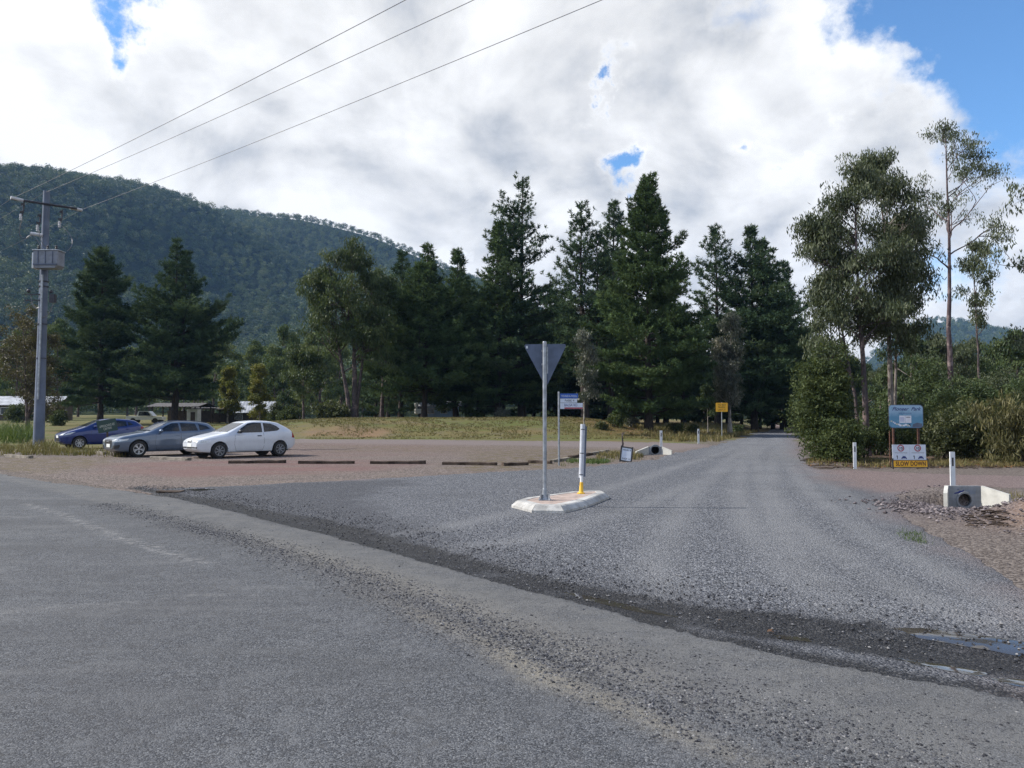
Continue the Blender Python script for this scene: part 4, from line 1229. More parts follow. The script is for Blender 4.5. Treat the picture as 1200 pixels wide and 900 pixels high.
A, B_, C_ = tl - o3, tr - o3, bt - o3
def rtri(pts, r, n=4):
    out = []
    m_ = len(pts)
    for i in range(m_):
        p, a, c = Vector(pts[i]), Vector(pts[i - 1]), Vector(pts[(i + 1) % m_])
        u, v = (a - p).normalized(), (c - p).normalized()
        for k in range(n + 1):
            w = k / n
            q = p + u * r * (1 - w) ** 2 + v * r * w ** 2
            out.append((q.x, q.y))
    return out
tri = rtri([(A.x, A.z), (C_.x, C_.z), (B_.x, B_.z)], .07)
plate('sign_plate', tri, .003, M['alu'], t, .048)
cen = Vector(((A.x + B_.x + C_.x) / 3, (A.z + B_.z + C_.z) / 3))
f1 = [((x - cen.x) * .97 + cen.x, (z - cen.y) * .97 + cen.y) for x, z in tri]; f2 = [((x - cen.x) * .74 + cen.x, (z - cen.y) * .74 + cen.y) for x, z in tri]
plate('red_border', f1, .0015, M['sign_red'], t, .0525); plate('white_face', f2, .0015, M['white'], t, .0555)
plate('inspection_sticker', rect(A.x + .05, A.z - .075, A.x + .085, A.z - .03), .001, M['white'], t, .0465)
for z in (A.z - .12, A.z - .36):
    mb = MB(); mb.box((0, .03, z), (.11, .034, .03)); mb.tube((-.048, -.005, z), (-.048, .045, z), .006, seg=6); mb.tube((.048, -.005, z), (.048, .045, z), .006, seg=6); mb.build('clamp', M['galv'], t)
mb = MB(); mb.box((.052, .0445, (A.z + C_.z) / 2 + .1), (.022, .006, (A.z - C_.z) * .62)); mb.build('stiffener', M['galv'], t)

M['marker'] = simple('pale grey marker plastic', (.48, .50, .55), .5, 0, .1, 6)
M['slate'] = simple('slate blue plastic', (.08, .10, .15), .5, 0, .1, 6)
# flexible keep-left marker, leaning a little
kp = G(681, 578.5, ISZ)
t = thing('hazard_marker_post', 'leaning grey flexible hazard marker with a yellow base on the traffic island', 'marker post', (kp.x, kp.y, ISZ))
t.rotation_euler = (math.radians(-2), math.radians(2.0), math.radians(-6)); t.scale = (.85, .85, 1)
kh = H(684, 497, kp.y).z - ISZ
mb = MB(); mb.lathe([(.09, 0), (.09, .015), (.062, .022), (.048, .05), (.038, .19), (.036, .22), (0, .225)], seg=18); mb.build('yellow_base', M['yellow'], t, 35)
mb = MB(); mb.tube((0, 0, .22), (0, 0, .33), .034, seg=14); mb.build('stem', M['white'], t, 40)
mb = MB(); prof = []
for k in range(9):
    a = math.radians(-80 + 20 * k); prof.append((.056 * math.sin(a) - .010, -.045 * math.cos(a)))
prof += [(x * .9 - .001, y * .82 + .008) for x, y in prof[::-1]]
mb.prism(prof, kh - .30, Matrix.Translation((0, .03, .30))); mb.build('marker_panel', M['marker'], t, 40)
mb = MB(); mb.box((.060, .022, .30 + (kh - .32) / 2), (.045, .012, kh - .36)); mb.build('side_panel', M['slate'], t)
for z in (.36, kh * .58, kh - .1): mb = MB(); mb.box((-.01, -.0215, z), (.09, .004, .014)); mb.build('band', M['steel_dark'], t)

# ================================================================== small signs
def post_sign(): pass
fp = on(655, 546)
t = thing('direction_sign', 'small blue and white finger signs on a thin grey pole behind the traffic island', 'direction sign', fp, 0)
fh = H(654.5, 459.5, fp.y).z - fp.z
mb = MB(); mb.tube((0, 0, -.2), (0, 0, fh), .032, seg=14); mb.sphere((0, 0, fh), .034, (1, 1, .5)); mb.build('pole', M['galv'], t, 40)
s = fp.y / FPX
z0 = lambda py: H(655, py, fp.y).z - fp.z
def blade(name, x0, x1, ya, yb, mat, dy=-.02):
    o = plate(name, rect(x0 * s, z0(yb), x1 * s, z0(ya)), .012, mat, t, dy); return o
bl = blade('blue_blade', 1.6, 22.5, 461.2, 466.8, M['sign_blue']); lettering('TENNIS & POOL', M['sign_white'], bl, 12 * s, z0(464.1), .062, -.024, 18.5 * s)
bl = blade('white_blade', 1.6, 21.5, 467.1, 471.9, M['sign_white']); lettering('PARK 4', M['ink'], bl, 12.5 * s, z0(469.3), .075, -.024, 11 * s)
bl = blade('long_white_blade', 1.6, 28, 472.3, 479.2, M['sign_white']); lettering('BALSA RD', M['ink_navy'], bl, 14 * s, z0(474.6), .085, -.024, 15 * s)
plate('red_strip', rect(6.5 * s, z0(479), 27.8 * s, z0(477.4)), .003, M['sign_red'], bl, -.0235)

# framed sandwich board beside the left culvert
bp = on(733, 541.5)
t = thing('sandwich_board', 'small white notice board in a black frame tilted back on the gravel edge', 'sign board', bp, 0)
s = bp.y / FPX
tilt = Matrix.Rotation(math.radians(-10), 4, 'Y')
w_, h_ = 13.0 * s, 17.5 * s
mb = MB()
for x in (-w_ / 2, w_ / 2): mb.box((x, 0, h_ / 2), (.05, .035, h_ + .08))
for z in (.03, h_): mb.box((0, .002, z), (w_ - .05, .030, .045))
mb.build('frame', M['plastic_black'], t)
pn = plate('panel', rect(-w_ / 2 + .025, .04, w_ / 2 - .025, h_ - .02), .01, M['sign_white'], t, -.002)
lettering('HONEY 8', M['ink'], pn, 0, h_ * .82, .055, -.006, w_ * .72); lettering('SHOP 10', M['ink'], pn, 0, h_ * .22, .06, -.006, w_ * .72)
mb = MB(); mb.tube((-.1, .09, 0), (-.06, .03, h_ * .95), .012, seg=6); mb.tube((.1, .09, 0), (.06, .03, h_ * .95), .012, seg=6); mb.build('back_leg', M['plastic_black'], t)
t.rotation_euler = (math.radians(-14), math.radians(8.5), 0)
sp_ = on(729.5, 529)
t = thing('burnt_stump', 'thin dark broken sapling stump standing behind the framed notice board', 'stump', sp_)
mb = MB(); hh = H(729, 506, sp_.y).z - sp_.z
mb.path([(0, 0, -.1), (.02, 0, hh * .4), (-.01, .02, hh * .75), (.03, 0, hh)], [.055, .045, .035, .02], 7); mb.build('trunk', M['bark_dark'], t)
mb = MB(); mb.path([(0, 0, hh * .82), (.1, 0, hh * .97), (.16, .02, hh * 1.0)], [.022, .015, .006], 5); mb.path([(0, 0, hh * .86), (-.08, 0, hh * .95)], [.018, .006], 5); mb.build('branch', M['timber_pale'], t)

# yellow warning sign by the road
yp = at(845.5, 58)
t = thing('yellow_warning_sign', 'yellow rectangular sign with black lettering on a thin post before the dark pines', 'road sign', yp)
s = yp.y / FPX; zt = H(845, 472, yp.y).z - yp.z; zb = H(845, 482.5, yp.y).z - yp.z
mb = MB(); mb.tube((0, .03, -.2), (0, .03, zt + .03), .035, seg=10); mb.build('post', M['galv'], t, 40)
pl = plate('sign_plate', rrect(-7 * s, zb, 7 * s, zt, .05), .01, M['sign_yellow'], t, -.02)
hh = zt - zb
for q, tx in ((.78, 'NO BUS'), (.5, 'TRAFFIC'), (.21, 'LIMIT 2T')): lettering(tx, M['ink'], pl, 0, zb + hh * q, hh * .2, -.024, 9 * s)

# blue park sign, and the white and yellow slow-down boards leaning below it
bp = on(1063, 548)
t = thing('park_sign', 'weathered blue sign with painted landscape and flowing title on rusty brown posts', 'sign', bp)
s = bp.y / FPX
zz = lambda py: H(1063, py, bp.y).z - bp.z
mb = MB()
mb.build if False else None
for x in (-14.5, 14.8):
    m2 = MB(); m2.tube((x * s, .05, -.2), (x * s, .05, zz(478)), .036, seg=10); m2.build('post', M['rust'], t, 40)
m2 = MB(); m2.tube((-17.5 * s, .12, -.2), (-17.5 * s, .12, zz(505)), .02, seg=8); m2.build('brace', M['rust'], t, 40)
m_, nt, out = nmat('painted blue sign'); b = NB(nt)
tc = b.n('ShaderNodeTexCoord').outputs['Object']; sx = b.n('ShaderNodeSeparateXYZ'); b.l(tc, sx.inputs[0])
f = b.noise(tc, 5, 6, .65, .6)
zrel = b.math('MULTIPLY_ADD', b.math('SUBTRACT', sx.outputs[2], zz(489)), 1.4, .5)
c = b.mix(b.sm(b.math('ADD', zrel, b.math('MULTIPLY_ADD', f, .5, -.25)), .45, .85), (.10, .26, .40), (.30, .44, .58))
c = b.mix(b.math('MULTIPLY', b.sm(f, .5, .68), .6), c, (.20, .38, .50))
p = b.n('ShaderNodeBsdfPrincipled'); b.l(c, p.inputs['Base Color']); p.inputs['Roughness'].default_value = .5; b.l(p.outputs[0], out.inputs[0])
pl = plate('sign_panel', rrect(-19.3 * s, zz(501), 19.5 * s, zz(475), .1), .02, m_, t, 0)
plate('edge_trim', rrect(-20 * s, zz(501.7), 20.2 * s, zz(474.3), .11), .016, M['alu'], t, .006)
lettering('Pioneer  Park', M['ink_navy'], pl, 0, zz(479), .115, -.004, 34 * s, .45, bold=.012)
lettering('holiday cabins & camping', M['ink_navy'], pl, -1 * s, zz(484), .035, -.004, 15 * s)
plate('notice_sheet', rect(-8 * s, zz(495.6), -1.2 * s, zz(487)), .003, M['paper'], pl, -.006)
plate('notice_sheet', rect(-.9 * s, zz(495.6), 6 * s, zz(487)), .003, M['paper'], pl, -.006)
for q in range(5): plate('print_line', rect(-7.2 * s, zz(489.4 + 1.1 * q), -2.2 * s, zz(489.1 + 1.1 * q)), .001, M['sign_blue'], pl, -.0075)
plate('print_line', rect(.1 * s, zz(489.3), 4.9 * s, zz(488.6)), .001, M['ink'], pl, -.0075)
# painted scene along the foot: pale stones, a bank, a dark curl
rg = random.Random(3)
for k in range(11):
    cx_, cz_ = (-17 + 2.1 * k + rg.uniform(-.4, .4)) * s, zz(493.5 + min(k, 5) * .95 + rg.uniform(-.5, .7)); r = rg.uniform(.7, 1.3) * s
    plate('painted_stone', [(cx_ + r * 1.3 * math.cos(a * PI / 5), cz_ + r * math.sin(a * PI / 5)) for a in range(10)], .001, M['paper' if k % 3 else 'cream_ink'], pl, -.003 - .0006 * (k % 4))
plate('painted_bank', [(7 * s, zz(500.6)), (18.4 * s, zz(500.6)), (18.8 * s, zz(496.5)), (13 * s, zz(495.2)), (8 * s, zz(497))], .001, M['alu'], pl, -.0022)
plate('painted_curl', [(2.5 * s, zz(497.2)), (4 * s, zz(496.6)), (5.2 * s, zz(498.2)), (5 * s, zz(499.6)), (4.2 * s, zz(499)), (3.6 * s, zz(498))], .001, M['ink'], pl, -.006)

wp = on(1062, 549); wp.y -= .25
t = thing('slow_down_board', 'white walking pace boards above a yellow SLOW DOWN panel below the blue sign', 'sign', wp)
s = wp.y / FPX
zz = lambda py: H(1062, py, wp.y).z - wp.z
for x0, x1 in ((-20, -.1), (.1, 19.2)):
    w = plate('white_panel', rect(x0 * s, zz(539), x1 * s, zz(521)), .012, M['sign_white'], t, 0)
    cx_ = (x0 + x1) / 2 - (.6 * s if x0 < 0 else -.2 * s) * 0
    cx_ = (x0 + x1) / 2 * s
    c = (cx_, zz(525.2))
    ring_poly('red_ring', c, 4.0 * s, 2.8 * s, M['sign_red'], w, -.003)
    lettering('10', M['ink'], w, c[0], c[1], .085, -.003, bold=.03)
    lettering('WALKING PACE', M['ink'], w, cx_, zz(530.6), .028, -.003, 15 * s)
    # pedestrian and car pictograms
    px_ = cx_ - 4.6 * s
    plate('walker_pictogram', [(px_ - .9 * s, zz(534.2)), (px_ + .3 * s, zz(533.6)), (px_ + .7 * s, zz(535.2)), (px_ + .5 * s, zz(538)), (px_ - .2 * s, zz(538)), (px_ - .1 * s, zz(536.2))], .001, M['ink'], w, -.0025)
    kx = cx_ + 3.4 * s
    plate('car_pictogram', [(kx - 3.2 * s, zz(538)), (kx - 3.0 * s, zz(536.3)), (kx - 2.1 * s, zz(535.8)), (kx - 1.5 * s, zz(534.5)), (kx + 1.5 * s, zz(534.5)), (kx + 2.2 * s, zz(535.8)), (kx + 3.0 * s, zz(536.4)), (kx + 3.2 * s, zz(538)), (kx + 2.2 * s, zz(538)), (kx + 1.9 * s, zz(537.3)), (kx - 1.9 * s, zz(537.3)), (kx - 2.2 * s, zz(538))], .001, M['ink_navy'], w, -.0025)
yl = plate('yellow_panel', rect(-19.2 * s, zz(547.3), 20.2 * s, zz(539.6)), .012, M['sign_yellow'], t, -.004)
M['ink_brown'] = simple('brown red ink', (.10, .022, .008), .5, 0, .1, 6)
lettering('SLOW DOWN', M['ink_brown'], yl, .8 * s, zz(543.2), .13, -.008, 35 * s, spacing=1.1, bold=.03)
mb = MB()
mb.box((.5 * s, .0, zz(539.3)), (40 * s, .03, .018)); mb.box((.5 * s, 0.002, zz(547.7)), (40 * s, .03, .02))
for x in (-19.8, 20.6): mb.box((x * s, .012, zz(542) * .5 + .05), (.035, .03, zz(536)))
mb.build('frame', M['steel_dark'], t)
t.rotation_euler = (math.radians(-3), 0, 0)

# dark green tilted sign in front of the blue car
gp_ = on(134, 531)
t = thing('green_notice', 'dark green notice board tilted on its stake in front of the blue hatchback', 'sign', gp_)
Y = gp_.y
q = [H(*p, Y) - gp_ for p in [(113, 493.5), (135.5, 490), (138.5, 504), (116, 508)]]
pl = plate('board', [(v.x, v.z) for v in q[::-1]], .025, M['green_board'], t, -.03)
c = sum(q, Vector()) / 4; s = Y / FPX
lettering('APPROACHING ARE', M['cream_ink'], pl, c.x + .2 * s, c.z + .5 * s, .11, -.035, 18 * s, rot=math.radians(13))
lettering('CAR PARK', M['cream_ink'], pl, c.x + .9 * s, c.z - 3.0 * s, .11, -.035, 10 * s, rot=math.radians(13))
mb = MB(); mb.box((c.x, .02, c.z / 2 - .1), (.06, .05, c.z + .3)); mb.build('stake', M['timber'], t)

# ================================================================== guide posts
def guide_post(px, base, top, label, w=.1, pos=None):
    p = pos or on(px, base)
    h = H(px, top, p.y).z - p.z
    t = thing('guide_post', label, 'guide post', p, 0, 'white guide posts along the verges')
    mb = MB(); prof = [(-w / 2, .012), (-w / 2, -.012), (w / 2, -.012), (w / 2, .012), (w * .2, .022), (-w * .2, .022)]
    mb.prism(prof, h + .25, Matrix.Translation((0, 0, -.25))); mb.build('post', M['white'], t)
    mb = MB(); mb.box((0, -.0155, h - .20), (w * .34, .006, .17), bevel=.002); mb.build('reflector', M['ink'], t)
    return t
guide_post(1002, 549.5, 518.5, 'white guide post on the road edge left of the slow down board')
cz = at(1114, 16.0)
guide_post(1114, 572, 529.5, 'white guide post directly behind the concrete culvert with the blue emblem', .1, cz)
lp = on(776.5, 528)
guide_post(776.5, 530, 504.5, 'white guide post rising behind the far small culvert by the gravel road', .12, Vector((lp.x, lp.y + .35, h1(lp.x, lp.y + .35))))
guide_post(818.5, 520, 502.5, 'white guide post left of the yellow sign at the edge of the pines', .12)

# ================================================================== culvert ends
M['concrete_shaded'] = simple('shaded cast concrete', (.25, .26, .275), .85, 0, .15, 5, .004, .3, dirt=(.13, .12, .11, .5))  # darker than the wing concrete: the front's shade is painted into the colour
M['pipe_dark'] = simple('dark pipe wall', (.02, .02, .021), .9, 0, .2, 5)
def culvert(name, label, origin, w, h, pr, wl, wr, th, rotz, logo=False):
    t = thing(name, label, 'culvert', origin, rotz)
    bm = bmesh.new(); N = 28; cz_ = pr + .055
    # front wall with a round hole: join an outer outline to the circle
    def outer(a):
        dx, dz = math.cos(a), math.sin(a)
        k = min((w / 2) / abs(dx) if abs(dx) > 1e-6 else 9, ((h - cz_) / dz if dz > 1e-6 else ((cz_ + .25) / -dz if dz < -1e-6 else 9)))
        return dx * k, cz_ + dz * k
    angs = sorted(set([2 * PI * k / N for k in range(N)] + [math.atan2(h - cz_, w / 2), PI - math.atan2(h - cz_, w / 2), 2 * PI - math.atan2(cz_ + .25, w / 2), PI + math.atan2(cz_ + .25, w / 2)]))
    F = []
    for y in (0, th):
        F.append(([bm.verts.new((outer(a)[0], y, outer(a)[1])) for a in angs], [bm.verts.new((pr * math.cos(a), y, cz_ + pr * math.sin(a))) for a in angs]))
    n_ = len(angs)
    for k in range(n_):
        j = (k + 1) % n_
        bm.faces.new((F[0][0][k], F[0][0][j], F[0][1][j], F[0][1][k])); bm.faces.new((F[1][0][j], F[1][0][k], F[1][1][k], F[1][1][j]))
        bm.faces.new((F[0][0][j], F[0][0][k], F[1][0][k], F[1][0][j]))
    mb = MB(); mb.bm.free(); mb.bm = bm
    mb.build('head_wall', M['concrete_shaded'], t)
    # recessed ring round the pipe mouth and the pipe itself
    mb = MB(); mb.lathe([(pr * 1.34, -.004), (pr * 1.30, -.012), (pr * 1.02, -.010), (pr, .0), (pr * .98, .05)], (0, 0, cz_), 'Y', 28, False); mb.build('pipe_collar', M['concrete_shaded'], t, 40)
    mb = MB(); mb.lathe([(pr * .985, .02), (pr * .98, .6), (0, .6)], (0, 0, cz_), 'Y', 28, False); mb.build('pipe', M['pipe_dark'], t, 40)
    for sgn, (L, out_, drop) in ((-1, wl), (1, wr)):
        x = sgn * (w / 2 + .002)
        dirv = Vector((sgn * out_, -1, 0)).normalized()
        mb = MB()
        a = Vector((x, .0, 0)); e = a + dirv * L
        nrm = Vector((dirv.y, -dirv.x, 0)) * -sgn
        if nrm.x * sgn < 0: nrm = -nrm
        tk = th * .75
        V = [a + Vector((0, 0, -.25)), e + Vector((0, 0, -.25)), e + Vector((0, 0, h - drop)), a + Vector((0, 0, h + .004))]
        v0 = [mb.bm.verts.new(v) for v in V]; v1 = [mb.bm.verts.new(v + nrm * tk) for v in V]
        mb.bm.faces.new(v0); mb.bm.faces.new(v1[::-1])
        for k in range(4): mb.bm.faces.new((v0[k], v0[(k + 1) % 4], v1[(k + 1) % 4], v1[k]))
        mb.build('wing_wall', M['concrete_new'], t)
    if logo:
        # swooping blue emblem and faded maker's lines
        plate('emblem', [(-.20, h * .70), (-.13, h * .745), (-.09, h * .80), (-.055, h * .79), (-.01, h * .86), (-.02, h * .77), (-.075, h * .715), (-.13, h * .68), (-.19, h * .66)], .002, M['ink_navy'], t, -.003)
        plate('emblem', [(-.15, h * .86), (-.12, h * .875), (-.10, h * .865), (-.125, h * .845)], .002, M['ink_navy'], t, -.003)
        lettering('CIVILCAST', M['faded_blue'], t, .11, h * .80, .04, -.003, .20); lettering('CONCRETE', M['faded_blue'], t, .11, h * .70, .035, -.003, .17)
    return t
M['faded_blue'] = simple('faded blue ink', (.20, .26, .36), .7, 0, .1, 8)
Yc = 15.35; s = Yc / FPX
co_ = H(1131, 597, Yc)
zc = co_.z
culvert('culvert_headwall', 'pale concrete culvert end with blue emblem, dark pipe mouth and a sloping wing', (co_.x, Yc, zc), 36.5 * s, H(1131, 569.5, Yc).z - zc, .122, (.26, .55, .12), (.50, .75, .12), .09, math.radians(-4), True)
lc = on(768, 533); s = lc.y / FPX
culvert('culvert_headwall', 'small far concrete culvert end on the left edge of the gravel road', (lc.x, lc.y, lc.z - .02), 15 * s, 10 * s, .17, (.75, 1.3, .18), (.45, 1.2, .15), .1, math.radians(0))

# ================================================================== timber sleepers edging the car park
def sleeper(a, c, label, pale=False, hgt=.11, wid=.18):
    A_, C2 = on(*a), on(*c); d = C2 - A_; L = math.hypot(d.x, d.y)
    mb = MB(); rg = random.Random(int(a[0] * 7))
    nseg = 6
    mid = (A_ + C2) / 2
    rings = []
    for k in range(nseg + 1):
        x = -L / 2 + L * k / nseg
        j = lambda q: q * (1 + rg.uniform(-.12, .12))
        rings.append([mb.bm.verts.new(v) for v in ((x, -j(wid / 2), -.05), (x, -j(wid / 2), j(hgt) * .85), (x, -j(wid * .36), j(hgt)), (x, j(wid * .36), j(hgt)), (x, j(wid / 2), j(hgt) * .85), (x, j(wid / 2), -.05))])
    for r0, r1 in zip(rings[:-1], rings[1:]):
        for k in range(6): mb.bm.faces.new((r0[k], r0[(k + 1) % 6], r1[(k + 1) % 6], r1[k]))
    mb.bm.faces.new(rings[0]); mb.bm.faces.new(rings[-1][::-1])
    o = mb.build('timber_sleeper', M['timber_pale' if pale else 'timber'], None)
    o.location = mid; o.rotation_euler = (0, rg.uniform(-.01, .01), math.atan2(d.y, d.x))
    return tag(o, label, 'timber sleeper', 'timber sleepers edging the car park')
SLEEP = [((268, 543.5), (335, 543), 'dark timber sleeper lying just in front of the white hatchback', 0),
         ((350, 543.8), (415, 543.8), 'long dark timber sleeper first to the right of the white hatchback', 0),
         ((434, 544), (499, 544), 'dark timber sleeper lying alone midway between white hatchback and give way pole', 0),
         ((519, 545), (582, 545.7), 'dark timber sleeper on its own two places left of the give way pole', 0),
         ((589, 546.3), (618, 545.3), 'short dark timber sleeper beside the give way pole, left of it', 0),
         ((620, 543), (646, 543.8), 'timber sleeper between the give way pole and the finger sign pole', 0),
         ((646, 542.2), (667, 539), 'weathered timber sleeper running slantwise just behind the finger sign pole', 1),
         ((668, 537.5), (692, 533.5), 'slanting timber sleeper behind the leaning hazard marker', 0),
         ((692, 533.5), (712, 529.5), 'farthest slanting timber sleeper nearest the dark sapling stump', 1),
         ((178, 538.2), (222, 540), 'pale timber sleeper under the nose of the grey wagon', 1),
         ((104, 531.2), (124, 533), 'pale timber sleeper under the nose of the blue hatchback', 1),
         ((7, 535.5), (36, 537.5), 'pale timber sleeper at the left edge beside the utility pole', 1),
         ((186, 578), (214, 577.2), 'flat sunken dark timber end at the edge of the gutter', 0)]
for a, c, l, pale in SLEEP: sleeper(a, c, l, pale, *((.05, .25) if 'flat' in l else ()))

# ================================================================== utility pole and its line
up_ = on(45, 526); Y = up_.y; s = Y / FPX
t = thing('utility_pole', 'tall grey concrete power pole with crossarm and transformer box at the left', 'power pole', up_)
zt = H(52.5, 224, Y).z - up_.z
rel = lambda px, py, dy=0: H(px, py, Y + dy) - up_
lean = .10
mb = MB(); N = 14
mb.path([(0 + lean * k / N, 0, -.3 + (zt + .3) * k / N) for k in range(N + 1)], [.26 - .11 * k / N for k in range(N + 1)], 18); mb.build('pole', M['pole'], t, 50)
mb = MB(); ca, cb_ = rel(13, 233, -1.3), rel(96, 245.5, 1.3)
cb_ = rel(90, 244.5, .9)
mb.path([ca, ca.lerp(cb_, .5), cb_], .058, 8); mb.build('crossarm', M['steel_dark'], t, 40)
for a, c in (((12.5, 231.5, -1.35), (27, 235, -.95)), ((82, 243.5, .7), (96, 246.3, 1.25))):
    mb = MB(); mb.path([rel(*a), rel(*c)], .075, 10)
    mb.build('insulator', M['porcelain'], t, 40)
# three drop-out fuses on hangers
fus = [(28, 237, -.8), (47.5, 250, -.35), (73, 246, .45)]
for (fx, fy, dy) in fus:
    mb = MB()
    a = rel(fx, fy, dy)
    mb.path([a, a + Vector((.02, -.06, -.45)), a + Vector((-.05, -.10, -.75))], .035, 7)
    mb.box(a + Vector((-.02, -.06, -.12)), (.14, .08, .1)); mb.box(a + Vector((-.05, -.1, -.5)), (.13, .08, .08))
    f = mb.build('fuse_bracket', M['steel_dark'], t)
    mb = MB(); p = a + Vector((-.06, -.12, -.62))
    mb.lathe([(.04, 0), (.07, -.03), (.045, -.07), (.07, -.10), (.045, -.14), (.075, -.18), (.05, -.22), (.06, -.3), (0, -.32)], p, 'Z', 12); mb.build('fuse_barrel', M['porcelain'], f, 40)
mb = MB(); mb.path([rel(36, 273.5, -.3), rel(50, 276, -.2)], .085, 10); mb.build('side_insulator', M['porcelain'], t, 40)
# jumper leads
def lead(pts, r=.02):
    return [Vector(p) for p in pts]
mb = MB()
def bez(a, b_, c, n_=12): return [a * (1 - k / n_) ** 2 + b_ * 2 * (k / n_) * (1 - k / n_) + c * (k / n_) ** 2 for k in range(n_ + 1)]
mb.path(bez(rel(26, 257, -.8), rel(18, 280, -.7), rel(31, 279, -.4)), .018, 5)
mb.path(bez(rel(31, 279, -.4), rel(40, 268, -.3), rel(49, 292, -.35)), .018, 5)
mb.path(bez(rel(73, 265, .45), rel(93, 283, .3), rel(79, 294, -.2)), .018, 5)
mb.path(bez(rel(46, 270, -.35), rel(45, 285, -.5), rel(60, 294, -.35)), .018, 5)
mb.build('jumper_lead', M['wire'], t)
M['tank'] = simple('dull grey tank paint', (.19, .205, .24), .5, .2, .15, 3, dirt=(.1, .09, .08, .4))
# transformer tank
tk = rel(60, 306, -.38)
mb = MB(); wtk = 28 * s; htk = 20 * s
mb.prism([(-wtk / 2, -htk / 2 + .14), (-wtk / 2 + .1, -htk / 2), (wtk / 2 - .14, -htk / 2), (wtk / 2, -htk / 2 + .14), (wtk / 2, htk / 2), (-wtk / 2, htk / 2)], .62, Matrix.Translation(tk + Vector((0, .12, 0))) @ Matrix.Rotation(math.radians(90), 4, 'X') @ Matrix.Translation((0, 0, 0)))
tank = mb.build('transformer_tank', M['tank'], t)
tank.rotation_euler = (0, 0, 0)
mb = MB()
for k in range(3): mb.box(tk + Vector((-wtk * .30 + k * wtk * .30, -.512, .10)), (.03, .03, htk * .72))
mb.box(tk + Vector((0, -.53, -htk * .30)), (wtk * .97, .07, .05))
mb.build('stiffening_rib', M['alu'], tank)
mb = MB(); mb.box(tk + Vector((0, -.2, htk / 2 + .03)), (wtk + .08, .70, .055), bevel=.01); mb.build('lid', M['galv'], tank)
mb = MB(); mb.box(tk + Vector((-wtk / 2 - .05, -.2, -.05)), (.09, .5, htk * .9), bevel=.01); mb.build('terminal_box', M['white'], tank)
for k, x in enumerate((-.45, 0, .42)):
    mb = MB(); mb.lathe([(.05, 0), (.075, .03), (.045, .07), (.07, .11), (.04, .15), (.06, .19), (.02, .24), (0, .25)], tk + Vector((x, -.3, htk / 2 + .058)), 'Z', 12); mb.build('bushing', M['plastic_black'], tank, 40)
mb = MB(); mb.box(tk + Vector((-.12, .2, .1)), (.5, .3, .08)); mb.box(tk + Vector((-.12, .2, -.22)), (.5, .3, .08)); mb.build('bracket', M['steel_dark'], t)
# cable conduit and low brackets
mb = MB(); mb.path([rel(49.5, 322, -.3), rel(47, 400, -.33), rel(44.3, 468, -.36)], .05, 8); mb.build('conduit', M['galv'], t, 40)
mb = MB()
for dz in (345, 352): mb.box(rel(38, dz, -.2), (.75, .07, .05))
mb.box(rel(62, 350, -.1), (.25, .22, .42)); mb.sphere(rel(33.5, 341, -.2), .09); mb.sphere(rel(60, 342, -.1), .09)
mb.build('low_bracket', M['steel_dark'], t)
mb = MB(); mb.path(bez(rel(36, 345, -.2), rel(38, 366, -.3), rel(46, 360, -.28)), .022, 5); mb.path(bez(rel(62, 356, -.1), rel(58, 372, -.2), rel(49, 372, -.25)), .022, 5); mb.build('slack_cable', M['wire'], t)
mb = MB()
for dz in (330, 336, 380, 420): z = rel(48, dz).z; mb.lathe([(.215, -.02), (.245, -.02), (.245, .02), (.215, .02)], (lean * z / zt, 0, z), 'Z', 18)
mb.build('strap', M['steel_dark'], t)
# the three conductors run overhead to the right, and on to the left
ends = [(rel(13, 233, -1.3), (475, 0), 'topmost and leftmost overhead power line rising to the upper right'), (rel(52, 226, 0), (555, 0), 'middle overhead power line of the three rising to the upper right'), (rel(95, 246, 1.2), (705, 0), 'lowest overhead power line of the three rising to the upper right')]
for a, (qx, qy), lab in ends:
    A_ = a + up_
    d = ray(qx, qy); zw = A_.z - .49
    tt = (zw - CAMZ) / d.z; Q = Vector((d.x * tt, d.y * tt, zw))
    E = A_ + (Q - A_) * 2.3; E.z = A_.z
    pts = []
    for k in range(41):
        u = k / 40; p = A_.lerp(E, u); p.z -= .5 * 4 * u * (1 - u); pts.append(p)
    # make the line pass the observed point
    mb = MB(); mb.path(pts, .009, 5)
    # onward span behind the pole
    dl = (A_ - E); dl.z = 0; dl.normalize()
    F_ = A_ + dl * 45; pts2 = []
    for k in range(21):
        u = k / 20; p = A_.lerp(F_, u); p.z -= .9 * 4 * u * (1 - u) * .5; pts2.append(p)
    mb.path(pts2, .007, 5)
    o = mb.build('power_line', M['wire']); tag(o, lab, 'power line', 'overhead lines from the power pole')
# ================================================================== cars
def gsm(x, y, q, sig):
    """smooth a piecewise linear profile"""
    qq = np.linspace(x[0], x[-1], 400); v = np.interp(qq, x, y)
    k = np.arange(-40, 41) * (qq[1] - qq[0]); w = np.exp(-.5 * (k / sig) ** 2); w /= w.sum()
    vp = np.concatenate([2 * v[0] - v[40:0:-1], v, 2 * v[-1] - v[-2:-42:-1]])
    return np.interp(q, qq, np.convolve(vp, w, 'valid'))

